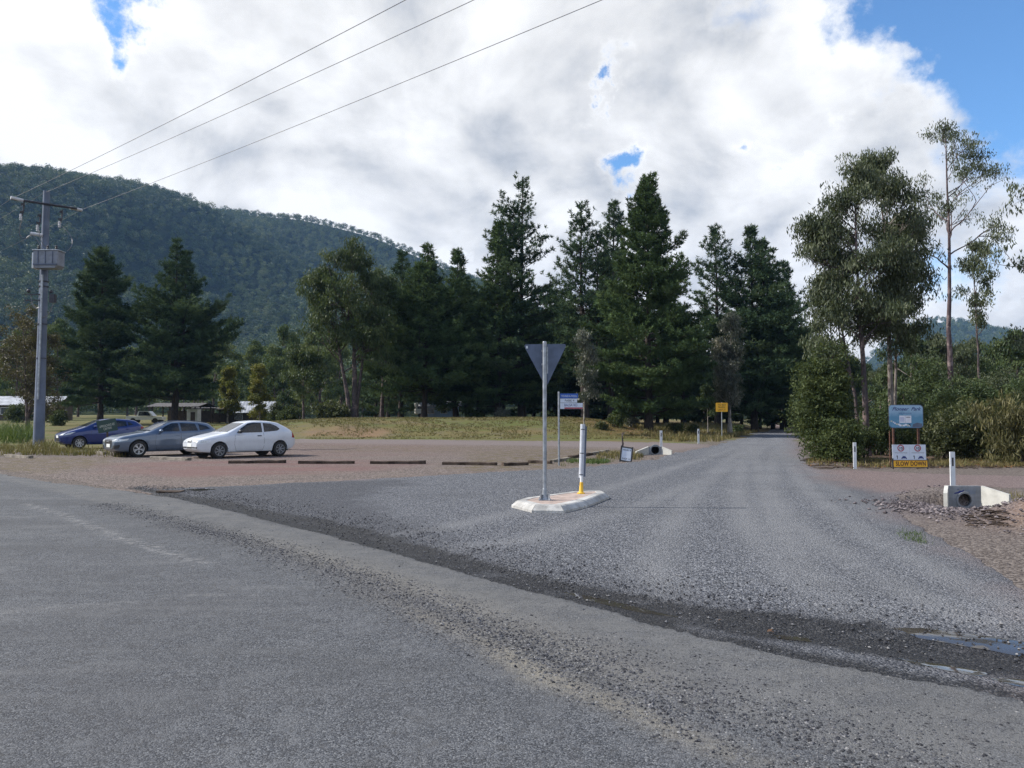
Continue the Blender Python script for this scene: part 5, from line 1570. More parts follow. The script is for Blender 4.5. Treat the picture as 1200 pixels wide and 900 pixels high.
def poly_mesh_on(bvh, poly, cast, off, res):
    """panel that hugs the body: outline in a view plane, dropped on to the surface"""
    P = np.asarray(poly, float); lo = P.min(0) - res; hi = P.max(0) + res
    xs = np.arange(lo[0], hi[0] + res, res); ys = np.arange(lo[1], hi[1] + res, res)
    X, Y = np.meshgrid(xs, ys); S = sdf_poly(X, Y, P)
    ny_, nx_ = X.shape; idx = np.arange(nx_ * ny_).reshape(ny_, nx_)
    q = np.stack([idx[:-1, :-1], idx[:-1, 1:], idx[1:, 1:], idx[1:, :-1]], -1).reshape(-1, 4)
    s = S.ravel(); x = X.ravel().copy(); y = Y.ravel().copy()
    q = q[(s[q] > 0).any(1)]; used = np.unique(q); o = used[s[used] < 0]
    e = 1e-3; xo, yo = x[o], y[o]
    for _ in range(3):
        sc = sdf_poly(xo, yo, P); gx_ = (sdf_poly(xo + e, yo, P) - sc) / e; gy_ = (sdf_poly(xo, yo + e, P) - sc) / e
        xo = xo - gx_ * sc; yo = yo - gy_ * sc
    x[o] = xo; y[o] = yo
    verts = {}; V = []
    for i in used:
        org, d = cast(x[i], y[i])
        hit, nrm, _, _ = bvh.ray_cast(Vector(org), Vector(d))
        if hit is None: continue
        if nrm.dot(Vector(d)) > 0: nrm = -nrm
        verts[i] = len(V); V.append(tuple(hit + nrm * off))
    F = [[verts[k] for k in f] for f in q if all(k in verts for k in f)]
    return V, F

def make_car(name, label, spec, loc, rotz):
    t = thing(name, label, 'car', loc, rotz, 'cars parked on the gravel car park')
    L, Wd = spec['L'], spec['W']; x0 = L / 2
    s = np.linspace(0, L, 74)
    g = lambda key, sig=.05: gsm([a for a, _ in spec[key]], [b_ for _, b_ in spec[key]], s, sig)
    zb, belt, top, hw, rw = g('zb', .03), g('belt', .05), g('top', .05), g('hw', .06), g('rw', .07)
    top = np.maximum(top, belt + .012)
    V = []; NR = 15
    for i in range(len(s)):
        gh = top[i] - belt[i]                       # height above the shoulder
        k = sst(.06, .32, gh)                       # 0 bonnet, 1 cabin
        w = hw[i]; b0, b1 = zb[i], belt[i]
        H_ = b1 - b0
        prof = [(0, b0), (w * .80, b0), (w * .93, b0 + .05 * H_), (w * .985, b0 + .22 * H_), (w * .975, b0 + .40 * H_), (w, b0 + .62 * H_), (w * .995, b0 + .80 * H_), (w * .955, b1 - .015)]
        r = rw[i] * k + w * .86 * (1 - k)
        prof += [(w * .93 * (1 - k) + (w * .925) * k, b1 + .012 * k + .004)]
        prof += [(w * .925 + (r - w * .925) * .45, b1 + gh * (.50 * k + .35 * (1 - k))), (w * .925 + (r - w * .925) * .80, b1 + gh * (.80 * k + .6 * (1 - k))), (r * .97, b1 + gh * (.93 * k + .75 * (1 - k))), (r * .86, b1 + gh * .975), (r * .5, b1 + gh * .995), (0, top[i])]
        left = [(x0 - s[i], y, z) for y, z in prof]
        right = [(x0 - s[i], -y, z) for y, z in prof[-2:0:-1]]
        V.append(left + right)
    n = len(V[0]); V = np.array(V)
    ns = len(s)
    i = np.arange(ns - 1)[:, None] * n; k = np.arange(n)[None]; k2 = (k + 1) % n
    F = np.stack([i + k, i + k2, i + n + k2, i + n + k], -1).reshape(-1, 4)
    bm = bmesh.new(); vs = [bm.verts.new(v) for v in V.reshape(-1, 3)]
    for f in F: bm.faces.new([vs[a] for a in f])
    for e in (0, ns - 1):
        c = bm.verts.new(V[e].mean(0)); r = vs[e * n:(e + 1) * n]
        for a in range(n): bm.faces.new((c, r[a], r[(a + 1) % n]))
    bmesh.ops.recalc_face_normals(bm, faces=bm.faces[:])
    me = bpy.data.meshes.new('body'); bm.to_mesh(me); bm.free()
    bvh = BVHTree.FromPolygons([v.co[:] for v in me.vertices], [p.vertices[:] for p in me.polygons])
    # wheel arches
    body = link('body', me)
    r = spec['r']; fx, rx = x0 - spec['fo'], x0 - spec['fo'] - spec['wb']
    mb = MB()
    for wx in (fx, rx):
        for sg in (-1, 1): mb.tube((wx, sg * (Wd / 2 - .24), r + .01), (wx, sg * (Wd / 2 + .3), r + .01), r * 1.17, seg=30)
    cut = mb.build('cutter', None)
    md = body.modifiers.new('arches', 'BOOLEAN'); md.object = cut; md.operation = 'DIFFERENCE'; md.solver = 'EXACT'
    dg = bpy.context.evaluated_depsgraph_get(); dg.update()
    me2 = bpy.data.meshes.new_from_object(body.evaluated_get(dg))
    bpy.data.objects.remove(body); bpy.data.objects.remove(cut)
    me2.materials.clear(); me2.materials.append(spec['paint'])
    me2.shade_smooth(); me2.set_sharp_from_angle(angle=math.radians(38))
    body = link('body', me2, t)
    # under-tray so the arches read dark
    mb = MB(); mb.box((0, 0, .30), (L * .88, Wd * .62, .2)); 
    for wx in (fx, rx):
        for sg in (-1, 1): mb.tube((wx, sg * (Wd / 2 - .235), r + .01), (wx, sg * (Wd / 2 - .228), r + .01), r * 1.16, seg=24)
    mb.build('underbody', M['plastic_black'], t)
    def panel(nm, poly, side, mat, off=.004, res=.035, parent=None):
        if side == 'L': cast = lambda a, c: ((a, 3, c), (0, -1, 0))
        elif side == 'R': cast = lambda a, c: ((a, -3, c), (0, 1, 0))
        elif side == 'F': cast = lambda a, c: ((5, a, c), (-1, 0, 0))
        elif side == 'B': cast = lambda a, c: ((-5, a, c), (1, 0, 0))
        V_, F_ = poly_mesh_on(bvh, poly, cast, off, res)
        if not F_: return None
        m_ = bpy.data.meshes.new(nm); m_.from_pydata(V_, [], F_); m_.materials.append(mat); m_.shade_smooth(); m_.update()
        return link(nm, m_, parent or t)
    X = lambda q: x0 - q
    for sd in 'LR':
        for poly in spec['windows']: panel('side_window', [(X(a), c) for a, c in poly], sd, M['glass_dark'])
        for poly in spec.get('pillars', []): panel('pillar_trim', [(X(a), c) for a, c in poly], sd, M['plastic_black'], .005)
        for ln in spec['seams']:
            for (a, c), (d, e) in zip(ln[:-1], ln[1:]):
                v = Vector((d - a, e - c)).normalized(); nn = Vector((-v.y, v.x)) * .0045
                panel('door_seam', [(X(a + nn.x), c + nn.y), (X(d + nn.x), e + nn.y), (X(d - nn.x), e - nn.y), (X(a - nn.x), c - nn.y)], sd, M['plastic_black'], .002, .012)
        sg = 1 if sd == 'L' else -1
        for hx, hz in spec['handles']:
            hit, nr, _, _ = bvh.ray_cast(Vector((X(hx), 3 * sg, hz)), Vector((0, -sg, 0)))
            mb = MB(); mb.box(hit + Vector((0, sg * .012, 0)), (.17, .03, .035), bevel=.008); mb.build('door_handle', spec['handle_mat'], t)
        mx, mz = spec['mirror']
        hit, nr, _, _ = bvh.ray_cast(Vector((X(mx), 3 * sg, mz)), Vector((0, -sg, 0)))
        mb = MB(); mb.sphere(hit + Vector((-.01, sg * .13, .03)), .1, (.75, 1.05, .68)); mb.box(hit + Vector((0, sg * .03, -.01)), (.06, .12, .04), bevel=.01)
        mb.build('wing_mirror', spec.get('mirror_mat', spec['paint']), t, 50)
        if 'skirt' in spec: panel('sill_trim', [(X(a), c) for a, c in spec['skirt']], sd, M['plastic_black'], .006)
    panel('windscreen', spec['screen'], 'F', M['glass_dark'])
    panel('rear_window', spec['rear'], 'B', M['glass_dark'])
    for nm, poly, mat, off in spec['front']:
        panel(nm, poly, 'F', M[mat], off, .025)
        if nm in ('headlight', 'fog_lamp', 'air_intake') and min(p[0] for p in poly) > 0: panel(nm, [(-a, c) for a, c in poly], 'F', M[mat], off, .025)
    for poly in spec.get('side_lamps', []):
        for sd in 'LR': panel('headlight', [(X(a), c) for a, c in poly], sd, M['lamp_glass'], .005, .025)
    for poly in spec.get('tail_side', []):
        for sd in 'LR': panel('tail_lamp', [(X(a), c) for a, c in poly], sd, M['lamp_red'], .005, .025)
    for poly in spec['tail']:
        panel('tail_lamp', poly, 'B', M['lamp_red'], .005, .025); panel('tail_lamp', [(-a, c) for a, c in poly], 'B', M['lamp_red'], .005, .025)
    # number plate
    px_, pz_ = spec['plate']
    hit, nr, _, _ = bvh.ray_cast(Vector((5, 0, pz_)), Vector((-1, 0, 0)))
    mb = MB(); mb.box((hit.x + .008, 0, pz_), (.012, .37, .13), bevel=.004); mb.build('number_plate', M['plate'], t)
    # wheels
    proto = None
    for wx in (fx, rx):
        for sg in (1, -1):
            if proto is None:
                mb = MB(); tw = .10
                mb.lathe([(r * .64, -tw), (r * .86, -tw * 1.02), (r * .97, -tw * .8), (r, -tw * .45), (r, tw * .45), (r * .97, tw * .8), (r * .86, tw * 1.02), (r * .66, tw * .98), (r * .62, tw * .6), (r * .62, -tw)], (0, 0, 0), 'Y', 36)
                w = mb.build('wheel', M['tyre'], t, 40)
                mb = MB()
                mb.lathe([(r * .66, .09), (r * .63, .098), (r * .58, .085), (r * .55, .03), (r * .2, .035), (0, .035)], (0, 0, 0), 'Y', 32)
                rim0 = mb.build('rim', M['plastic_black'], w, 40)
                mb = MB(); ns_ = spec['spokes']
                for q in range(ns_):
                    a = q * 2 * PI / ns_
                    c, s_ = math.cos(a), math.sin(a)
                    if ns_ == 5:
                        for da in (-.17, .17):
                            p1 = Vector((r * .15 * math.cos(a), .088, r * .15 * math.sin(a))); p2 = Vector((r * .60 * math.cos(a + da), .090, r * .60 * math.sin(a + da)))
                            mb.tube(p1, p2, r * .055, r * .06, 6)
                    else:
                        p1 = Vector((r * .12 * c, .072, r * .12 * s_)); p2 = Vector((r * .57 * c, .078, r * .57 * s_)); mb.tube(p1, p2, r * .085, r * .10, 6)
                mb.tube((0, .06, 0), (0, .10, 0), r * .17, r * .13, 16)
                mb.lathe([(r * .665, .093), (r * .65, .105), (r * .60, .103), (r * .585, .085)], (0, 0, 0), 'Y', 32, False)
                mb.build('spokes', spec['rim'], w, 40)
                proto = w
            else:
                w = copy_tree(proto, t)
            w.location = (wx, sg * (Wd / 2 - .115), r); w.rotation_euler = (0, .3 * wx, 0 if sg > 0 else PI)
    if 'extra' in spec: spec['extra'](t, bvh, x0)
    return t

def car_pose(front_wheel, heading, spec):
    """place a car by the ground point under its near (left) front wheel"""
    a = math.atan2(heading[1], heading[0])
    lx, ly = spec['L'] / 2 - spec['fo'], spec['W'] / 2 - .115
    c, s_ = math.cos(a), math.sin(a)
    x = front_wheel.x - (lx * c - ly * s_); y = front_wheel.y - (lx * s_ + ly * c)
    return (x, y, front_wheel.z + .012), a

def wiper(t, bvh, x0):
    mb = MB()
    for y0, y1 in ((.05, .55), (-.5, 0.0)):
        h0, _, _, _ = bvh.ray_cast(Vector((5, y0, .985)), Vector((-1, 0, 0))); h1_, _, _, _ = bvh.ray_cast(Vector((5, y1, 1.03)), Vector((-1, 0, 0)))
        mb.path([h0 + Vector((.02, 0, .01)), h1_ + Vector((.015, 0, .012))], .008, 5)
    mb.build('wiper', M['plastic_black'], t)

WHITE = dict(L=4.07, W=1.68, r=.295, fo=.80, wb=2.52, paint=M['paint_white'], rim=M['hubcap'], spokes=7, handle_mat=M['plastic_black'], mirror_mat=M['plastic_black'],
    zb=[(0, .36), (.12, .25), (.5, .20), (3.5, .20), (3.9, .28), (4.07, .42)],
    belt=[(0, .62), (.06, .67), (.25, .73), (.7, .80), (1.15, .87), (1.5, .885), (2.4, .91), (3.1, .95), (3.6, 1.0), (3.85, .98), (4.0, .86), (4.07, .70)],
    top=[(0, .63), (.08, .70), (.25, .78), (.7, .885), (1.12, .965), (1.25, 1.02), (1.9, 1.345), (2.15, 1.405), (2.5, 1.43), (3.0, 1.405), (3.35, 1.34), (3.7, 1.16), (3.92, 1.03), (4.0, .9), (4.07, .72)],
    hw=[(0, .60), (.08, .70), (.25, .78), (.6, .825), (1.2, .84), (3.2, .84), (3.7, .80), (3.95, .74), (4.07, .66)],
    rw=[(0, .5), (1.1, .66), (1.9, .60), (2.5, .60), (3.3, .58), (3.9, .55), (4.07, .5)],
    windows=[[(1.50, .955), (2.56, .965), (2.56, 1.33), (2.25, 1.345), (2.02, 1.315), (1.72, 1.14)], [(2.64, .975), (3.22, 1.02), (3.34, 1.09), (3.22, 1.20), (2.98, 1.30), (2.64, 1.33)]],
    seams=[[(1.42, .90), (1.38, .55), (1.46, .27), (2.55, .27)], [(2.60, .95), (2.62, .45), (2.55, .27)]],
    handles=[(2.42, .83)], mirror=(1.60, .98),
    screen=[(-.60, 1.0), (.60, 1.0), (.53, 1.325), (-.53, 1.325)], rear=[(-.52, 1.06), (.52, 1.06), (.46, 1.30), (-.46, 1.30)],
    front=[('headlight', [(.34, .60), (.66, .62), (.69, .71), (.40, .70)], 'lamp_glass', .006), ('grille', [(-.20, .655), (-.15, .60), (.15, .60), (.20, .655), (.08, .668), (.075, .64), (-.075, .64), (-.08, .668)], 'plastic_black', .007),
           ('air_intake', [(.24, .38), (.60, .39), (.62, .44), (.24, .44)], 'plastic_black', .006), ('lower_grille', [(-.21, .37), (.21, .37), (.21, .44), (-.21, .44)], 'plastic_black', .006), ('badge', [(-.05, .675), (.05, .675), (.035, .71), (-.035, .71)], 'chrome', .009)],
    side_lamps=[[(.10, .60), (.36, .63), (.42, .70), (.14, .69)]], tail_side=[[(3.86, .74), (4.0, .72), (4.0, .92), (3.9, .95)]],
    tail=[[(.52, .74), (.72, .74), (.72, .93), (.54, .93)]], plate=(0, .50), skirt=[(1.15, .205), (3.0, .205), (3.0, .235), (1.15, .235)], extra=wiper)
def roof_rails(t, bvh, x0):
    for sg in (1, -1):
        mb = MB(); pts = []
        for q in np.linspace(1.95, 3.9, 10):
            h, _, _, _ = bvh.ray_cast(Vector((x0 - q, sg * .52, 3)), Vector((0, 0, -1))); pts.append(h + Vector((0, 0, .012 + .02 * math.sin((q - 1.95) / 1.95 * PI))))
        mb.path(pts, .014, 6); mb.build('roof_rail', M['alu'], t)
    h, _, _, _ = bvh.ray_cast(Vector((5, 0, .62)), Vector((-1, 0, 0)))
    mb = MB()
    for k in range(4):
        c = h + Vector((.012, -.105 + .07 * k, .03)); pts = [c + Vector((0, .045 * math.cos(a * PI / 8), .045 * math.sin(a * PI / 8))) for a in range(17)]
        mb.path(pts, .006, 5)
    mb.build('badge', M['chrome'], t)
GREY = dict(L=4.31, W=1.79, r=.325, fo=.86, wb=2.63, paint=M['paint_grey'], rim=M['alloy'], spokes=5, handle_mat=M['paint_grey'],
    zb=[(0, .34), (.12, .24), (.5, .20), (3.7, .20), (4.1, .26), (4.31, .42)],
    belt=[(0, .66), (.06, .72), (.3, .79), (.8, .86), (1.3, .92), (2.4, .95), (3.3, .98), (3.8, 1.02), (4.05, 1.02), (4.22, .92), (4.31, .72)],
    top=[(0, .67), (.08, .75), (.3, .84), (.8, .93), (1.22, .985), (1.4, 1.05), (2.05, 1.34), (2.35, 1.405), (2.8, 1.425), (3.4, 1.40), (3.85, 1.33), (4.1, 1.14), (4.22, 1.0), (4.31, .75)],
    hw=[(0, .64), (.08, .75), (.25, .84), (.6, .885), (1.2, .895), (3.4, .895), (3.9, .86), (4.2, .78), (4.31, .70)],
    rw=[(0, .5), (1.1, .70), (2.0, .62), (2.8, .62), (3.6, .60), (4.1, .58), (4.31, .5)],
    windows=[[(1.66, 1.0), (2.52, 1.01), (2.50, 1.335), (2.25, 1.335), (1.98, 1.22)], [(2.60, 1.01), (3.30, 1.03), (3.22, 1.315), (2.58, 1.34)], [(3.38, 1.035), (3.86, 1.10), (3.70, 1.22), (3.36, 1.30)]],
    seams=[[(1.55, .95), (1.50, .6), (1.56, .28), (2.52, .28)], [(2.56, .99), (2.56, .5), (2.52, .28), (3.28, .28)], [(3.38, 1.0), (3.42, .75), (3.30, .62), (3.28, .28)]],
    handles=[(2.42, .86), (3.26, .88)], mirror=(1.70, 1.0),
    screen=[(-.66, 1.03), (.66, 1.03), (.57, 1.32), (-.57, 1.32)], rear=[(-.58, 1.10), (.58, 1.10), (.50, 1.30), (-.50, 1.30)],
    front=[('headlight', [(.40, .60), (.74, .63), (.78, .72), (.44, .69)], 'lamp_glass', .006), ('grille', [(-.33, .70), (-.38, .58), (-.28, .36), (.28, .36), (.38, .58), (.33, .70)], 'plastic_black', .006),
           ('air_intake', [(.42, .34), (.76, .36), (.78, .50), (.50, .46)], 'plastic_black', .006)],
    side_lamps=[[(.08, .62), (.40, .67), (.50, .74), (.12, .71)]], tail_side=[[(4.0, .78), (4.22, .78), (4.2, .93), (4.04, .95)]],
    tail=[[(.45, .80), (.80, .80), (.80, .95), (.5, .95)]], plate=(0, .46), extra=roof_rails)
BLUE = dict(L=3.92, W=1.70, r=.30, fo=.78, wb=2.50, paint=M['paint_blue'], rim=M['alloy'], spokes=8, handle_mat=M['paint_blue'],
    zb=[(0, .36), (.12, .25), (.5, .20), (3.4, .20), (3.75, .28), (3.92, .44)],
    belt=[(0, .66), (.06, .72), (.3, .80), (.7, .88), (1.1, .94), (2.0, .98), (2.9, 1.05), (3.4, 1.11), (3.65, 1.10), (3.84, .95), (3.92, .74)],
    top=[(0, .67), (.08, .75), (.3, .85), (.7, .97), (.95, 1.04), (1.15, 1.13), (1.75, 1.40), (2.05, 1.465), (2.45, 1.48), (3.0, 1.45), (3.4, 1.38), (3.68, 1.18), (3.84, 1.0), (3.92, .76)],
    hw=[(0, .60), (.08, .70), (.25, .78), (.6, .83), (1.2, .85), (3.0, .85), (3.5, .82), (3.8, .74), (3.92, .66)],
    rw=[(0, .5), (1.0, .68), (1.8, .60), (2.5, .60), (3.2, .57), (3.7, .55), (3.92, .5)],
    windows=[[(1.45, 1.035), (2.20, 1.045), (2.20, 1.39), (2.0, 1.385), (1.75, 1.29)], [(2.28, 1.05), (2.95, 1.10), (2.92, 1.34), (2.28, 1.39)], [(3.02, 1.12), (3.25, 1.17), (3.12, 1.28), (3.0, 1.31)]],
    seams=[[(1.32, .97), (1.28, .6), (1.36, .28), (2.22, .28)], [(2.24, 1.03), (2.26, .5), (2.22, .28), (2.9, .28)]],
    handles=[(2.10, .90), (2.95, .95)], mirror=(1.45, 1.05),
    screen=[(-.62, 1.10), (.62, 1.10), (.53, 1.38), (-.53, 1.38)], rear=[(-.54, 1.15), (.54, 1.15), (.46, 1.36), (-.46, 1.36)],
    front=[('headlight', [(.36, .64), (.68, .68), (.70, .80), (.42, .72)], 'lamp_glass', .006), ('grille', [(-.42, .52), (-.34, .36), (.34, .36), (.42, .52), (.3, .56), (-.3, .56)], 'plastic_black', .006), ('badge', [(-.05, .655), (.05, .655), (.05, .70), (-.05, .70)], 'chrome', .009)],
    side_lamps=[[(.08, .66), (.36, .72), (.62, .84), (.30, .80)]], tail_side=[[(3.60, .86), (3.84, .86), (3.8, 1.04), (3.62, 1.08)]],
    tail=[[(.50, .86), (.74, .86), (.70, 1.06), (.54, 1.06)]], plate=(0, .60))
HD = (-.70, -.714)
pos, a = car_pose(on(256, 537.5), HD, WHITE); make_car('white_hatchback', 'white three door hatchback with dull grey hubcaps, rightmost of the parked cars', WHITE, pos, a)
pos, a = car_pose(on(160.5, 536), HD, GREY); _g = make_car('grey_wagon', 'grey blue five door hatchback wagon with shiny five spoke wheels between two other cars', GREY, pos, a); _g.scale = (.97, .98, .98)
pos, a = car_pose(on(92.5, 526.5), (-.74, -.672), BLUE); make_car('blue_hatchback', 'dark blue hatchback half hidden behind the tilted green notice board', BLUE, pos, a)

# ================================================================== buildings beyond the lawn
def gable(name, label, cat, c, w, d, h, rise, wall, roof, rotz=0, over=.5, wins=(), door=None, open_front=False):
    t = thing(name, label, cat, c, rotz)
    if not open_front:
        mb = MB(); mb.box((0, 0, h / 2 - .2), (w, d, h + .4)); mb.prism([(-d / 2, 0), (d / 2, 0), (0, rise * .93)], w, Matrix(((0, 0, 1, -w / 2), (1, 0, 0, 0), (0, 1, 0, h + .003), (0, 0, 0, 1))))
        mb.build('wall', wall, t)
    else:
        for x in np.linspace(-w / 2 + .2, w / 2 - .2, 5):
            for y in (-d / 2 + .1, d / 2 - .1):
                mb = MB(); mb.box((x, y, h / 2 - .1), (.14, .14, h + .2)); mb.build('post', M['timber'], t)
        mb = MB(); mb.box((0, d / 2 - .3, h / 2 - .3), (w, .06, h - .6)); mb.build('back_wall', wall, t)
    mb = MB(); n = max(8, int((w + 2 * over) / .45))
    for sg in (-1, 1):
        e = Vector((0, sg * (d / 2 + over), h - rise * over / (d / 2))); r = Vector((0, 0, h + rise + .03))
        e.z += .03
        xs = np.linspace(-w / 2 - over, w / 2 + over, n * 4 + 1)
        lo = [mb.bm.verts.new((x, e.y, e.z + .025 * math.sin(k * PI / 2))) for k, x in enumerate(xs)]; hi = [mb.bm.verts.new((x, r.y, r.z + .025 * math.sin(k * PI / 2))) for k, x in enumerate(xs)]
        lo2 = [mb.bm.verts.new(v.co - Vector((0, 0, .06))) for v in lo]; hi2 = [mb.bm.verts.new(v.co - Vector((0, 0, .06))) for v in hi]
        for k in range(len(xs) - 1):
            mb.bm.faces.new((lo[k], lo[k + 1], hi[k + 1], hi[k])); mb.bm.faces.new((lo2[k + 1], lo2[k], hi2[k], hi2[k + 1])); mb.bm.faces.new((lo[k], lo2[k], lo2[k + 1], lo[k + 1]))
    mb.build('roof', roof, t, 50)
    for (x, z, ww, hh) in wins:
        mb = MB(); mb.box((x, -d / 2 - .02, z), (ww + .14, .06, hh + .14)); f = mb.build('window', M['white'], t)
        mb = MB(); mb.box((x, -d / 2 - .045, z), (ww, .03, hh)); mb.build('pane', M['glass_dark'], f)
    if door:
        mb = MB(); mb.box((door[0], -d / 2 - .02, door[2] / 2), (door[1], .05, door[2])); mb.build('door', M['wall_brown'], t)
    return t
c = at(40, 128); gable('white_roofed_cabin', 'low cabin with a pale iron roof behind the brown tree left of the power pole', 'cabin', c, 9.5, 6, 2.6, 1.25, M['wall_brown'], M['roof_pale'], math.radians(6), wins=[(-2.8, 1.5, 1.2, 1.0), (2.6, 1.5, 1.2, 1.0)], door=(0, .9, 2.0))
c = at(214, 112); gable('dark_roofed_shed', 'open shed with a dark roof behind the grey wagon', 'shed', c, 6.5, 5, 2.25, .45, M['wall_brown'], M['roof_dark'], math.radians(-4), open_front=True)
c = at(228, 107); t = thing('white_water_tank', 'squat white wall of a small hut standing beside the open dark roofed shed', 'hut', c)
mb = MB(); mb.box((0, 0, .85), (1.4, 1.3, 2.1), bevel=.03); mb.build('wall', M['wall_white'], t); mb = MB(); mb.box((0, 0, 1.96), (1.6, 1.5, .08)); mb.build('roof', M['roof_dark'], t)
mb = MB(); mb.box((.1, -.665, .75), (.6, .03, 1.5)); mb.build('door', M['wall_brown'], t)
t.name = 'small_hut'
c = at(250, 116); gable('carport', 'low open carport with timber posts right of the small white hut', 'carport', c, 4.6, 4, 2.0, .25, M['wall_brown'], M['roof_dark'], math.radians(-8), open_front=True)
c = at(296, 122); gable('pale_roofed_house', 'small house with sunlit pale iron roof under the yellow green trees', 'house', c, 6.2, 6, 2.0, 1.5, M['wall_brown'], M['roof_pale'], math.radians(12), wins=[(-1.6, 1.2, 1.0, .8), (1.6, 1.2, 1.0, .8)])
c = at(517, 99); t = gable('blue_cabin', 'pale blue holiday cabin half hidden behind the pine trunks on the bank', 'cabin', c, 4.4, 3, 1.55, .5, M['wall_blue'], M['roof_pale'], math.radians(3), wins=[(-1.2, .85, .7, .6), (.4, .85, .7, .6)])
c = at(496, 101); t = thing('caravan', 'small white caravan left of the pale blue cabin behind the bank', 'caravan', c)
mb = MB(); mb.box((0, 0, 1.15), (2.0, 2.0, 1.5), bevel=.18); mb.build('body', M['wall_white'], t)
mb = MB(); mb.box((-.1, -1.003, 1.35), (1.0, .03, .5)); mb.build('window', M['glass_dark'], t)
for x in (-.25, .3): mb = MB(); mb.lathe([(0, -.08), (.3, -.08), (.3, .08), (0, .08)], (x, -.9, .3), 'Y', 16); mb.build('wheel', M['tyre'], t)
# white utility vehicle on the lawn behind the cars
c = at(172, 106)
t = thing('white_ute', 'white utility truck parked side on beyond the lawn behind the blue and grey cars', 'ute', c, math.radians(4))
mb = MB(); mb.prism([(-2.3, .45), (2.3, .45), (2.3, .85), (-2.3, .95)], 1.6, Matrix(((1, 0, 0, 0), (0, 0, 1, -.8), (0, 1, 0, 0), (0, 0, 0, 1)))); mb.prism([(-1.0, .951), (1.15, .95), (.55, 1.6), (-.75, 1.62)], 1.45, Matrix(((1, 0, 0, 0), (0, 0, 1, -.72), (0, 1, 0, 0), (0, 0, 0, 1)))); mb.build('body', M['white'], t)
mb = MB(); mb.prism([(-.75, 1.0), (.85, 1.0), (.48, 1.52), (-.62, 1.54)], .01, Matrix(((1, 0, 0, 0), (0, 0, 1, -.735), (0, 1, 0, 0), (0, 0, 0, 1)))); mb.build('side_window', M['glass_dark'], t)
for x in (-1.4, 1.45):
    for y in (-.72, .72): mb = MB(); mb.lathe([(0, -.1), (.35, -.1), (.35, .1), (0, .1)], (x, y, .35), 'Y', 18); mb.build('wheel', M['tyre'], t)
# ================================================================== trees and shrubs where they stand
def top(px, py, Y): return H(px, py, Y).z - h1((px - 600) / FPX * Y, Y)
def P_(px, Y, sink=.08):
    v = at(px, Y); v.z -= sink; return v
wide = lambda t: min(1, .62 + 1.6 * t) * (1 - t) ** .85 * 1.06
column = lambda t: min(1, .5 + 2 * t) * (1 - t ** 3.6) * .85
umbrella = lambda t: (.55 + .5 * math.sin(min(1, t * 1.1) * PI)) * (1 - t ** 1.7)
def ragtop(t): return (.95 if t < .5 else .55 + .18 * math.sin(t * 40)) * (1 - t) ** .38
# two pines on the left lawn
conifer('pine_tree', 'dark broad pine on the left lawn directly behind the blue hatchback', P_(118, 98), top(118, 292, 98), 7.0, 11, 'pine_blue', wide, .12, 1, 1.1, .35, tuft=.46, gap=.7)
conifer('pine_tree', 'open twin stemmed pine with flat tiers behind the grey wagon', P_(205, 96), top(205, 281, 96), 6.6, 12, 'pine_blue', umbrella, .14, 2, .75, .45, tuft=.46, gap=1.0)
# pines on the bank
conifer('pine_tree', 'broad mid green pine with a forked top left of the tall ragged pine', P_(497, 83), top(497, 285, 83), 6.0, 13, 'pine', umbrella, .17, 3, .62, .4, tuft=.40, gap=.85)
conifer('pine_tree', 'slim pine pressed against the broad forked pine on its right', P_(535, 87), top(535, 292, 87), 4.2, 14, 'pine', wide, .08, 1, .9, .4, tuft=.40)
conifer('pine_tree', 'tallest ragged open topped pine right above the triangular sign', P_(612, 86), top(612, 214, 86), 6.4, 15, 'pine_blue', ragtop, .12, 2, .62, .6, tuft=.42, gap=1.1)
conifer('pine_tree', 'leaning ragged pine at the left flank of the tallest pine', P_(583, 84), top(583, 262, 84), 4.6, 16, 'pine', wide, .06, 1, .95, .45, tuft=.40)
conifer('pine_tree', 'pine showing several bare parallel stems left of the big cone shaped conifer', P_(686, 79), top(686, 238, 79), 3.9, 17, 'pine_blue', column, .24, 3, .5, .45, tuft=.38, gap=1.1)
conifer('pine_tree', 'narrow pine with a spiky top peeping out behind the big conifer', P_(716, 90), top(716, 235, 90), 3.0, 18, 'pine_blue', column, .12, 1, .8, .4, tuft=.40)
conifer('conifer_tree', 'big dense cone shaped conifer in the middle of the stand', P_(760, 65), top(760, 209, 65), 5.0, 19, 'pine', lambda t: min(1, .70 + 1.7 * t) * (1 - t) ** .72, .06, 1, 1.5, .28, tuft=.33, gap=.52, lift=.5)
conifer('pine_tree', 'airy pine with a bare topped spire at the left of the right hand pines', P_(841, 84), top(841, 267, 84), 4.0, 20, 'pine_blue', column, .25, 1, .55, .5, tuft=.38, gap=1.0)
conifer('pine_tree', 'broad dark pine with two heads beside the gravel road', P_(884, 83), top(880, 264, 83), 6.0, 21, 'pine_blue', umbrella, .10, 2, .75, .42, tuft=.42, gap=.8)
conifer('pine_tree', 'dark pine nearest the road where it vanishes into shade', P_(917, 96), top(917, 308, 96), 4.2, 22, 'pine_blue', wide, .05, 1, .9, .4, tuft=.42)
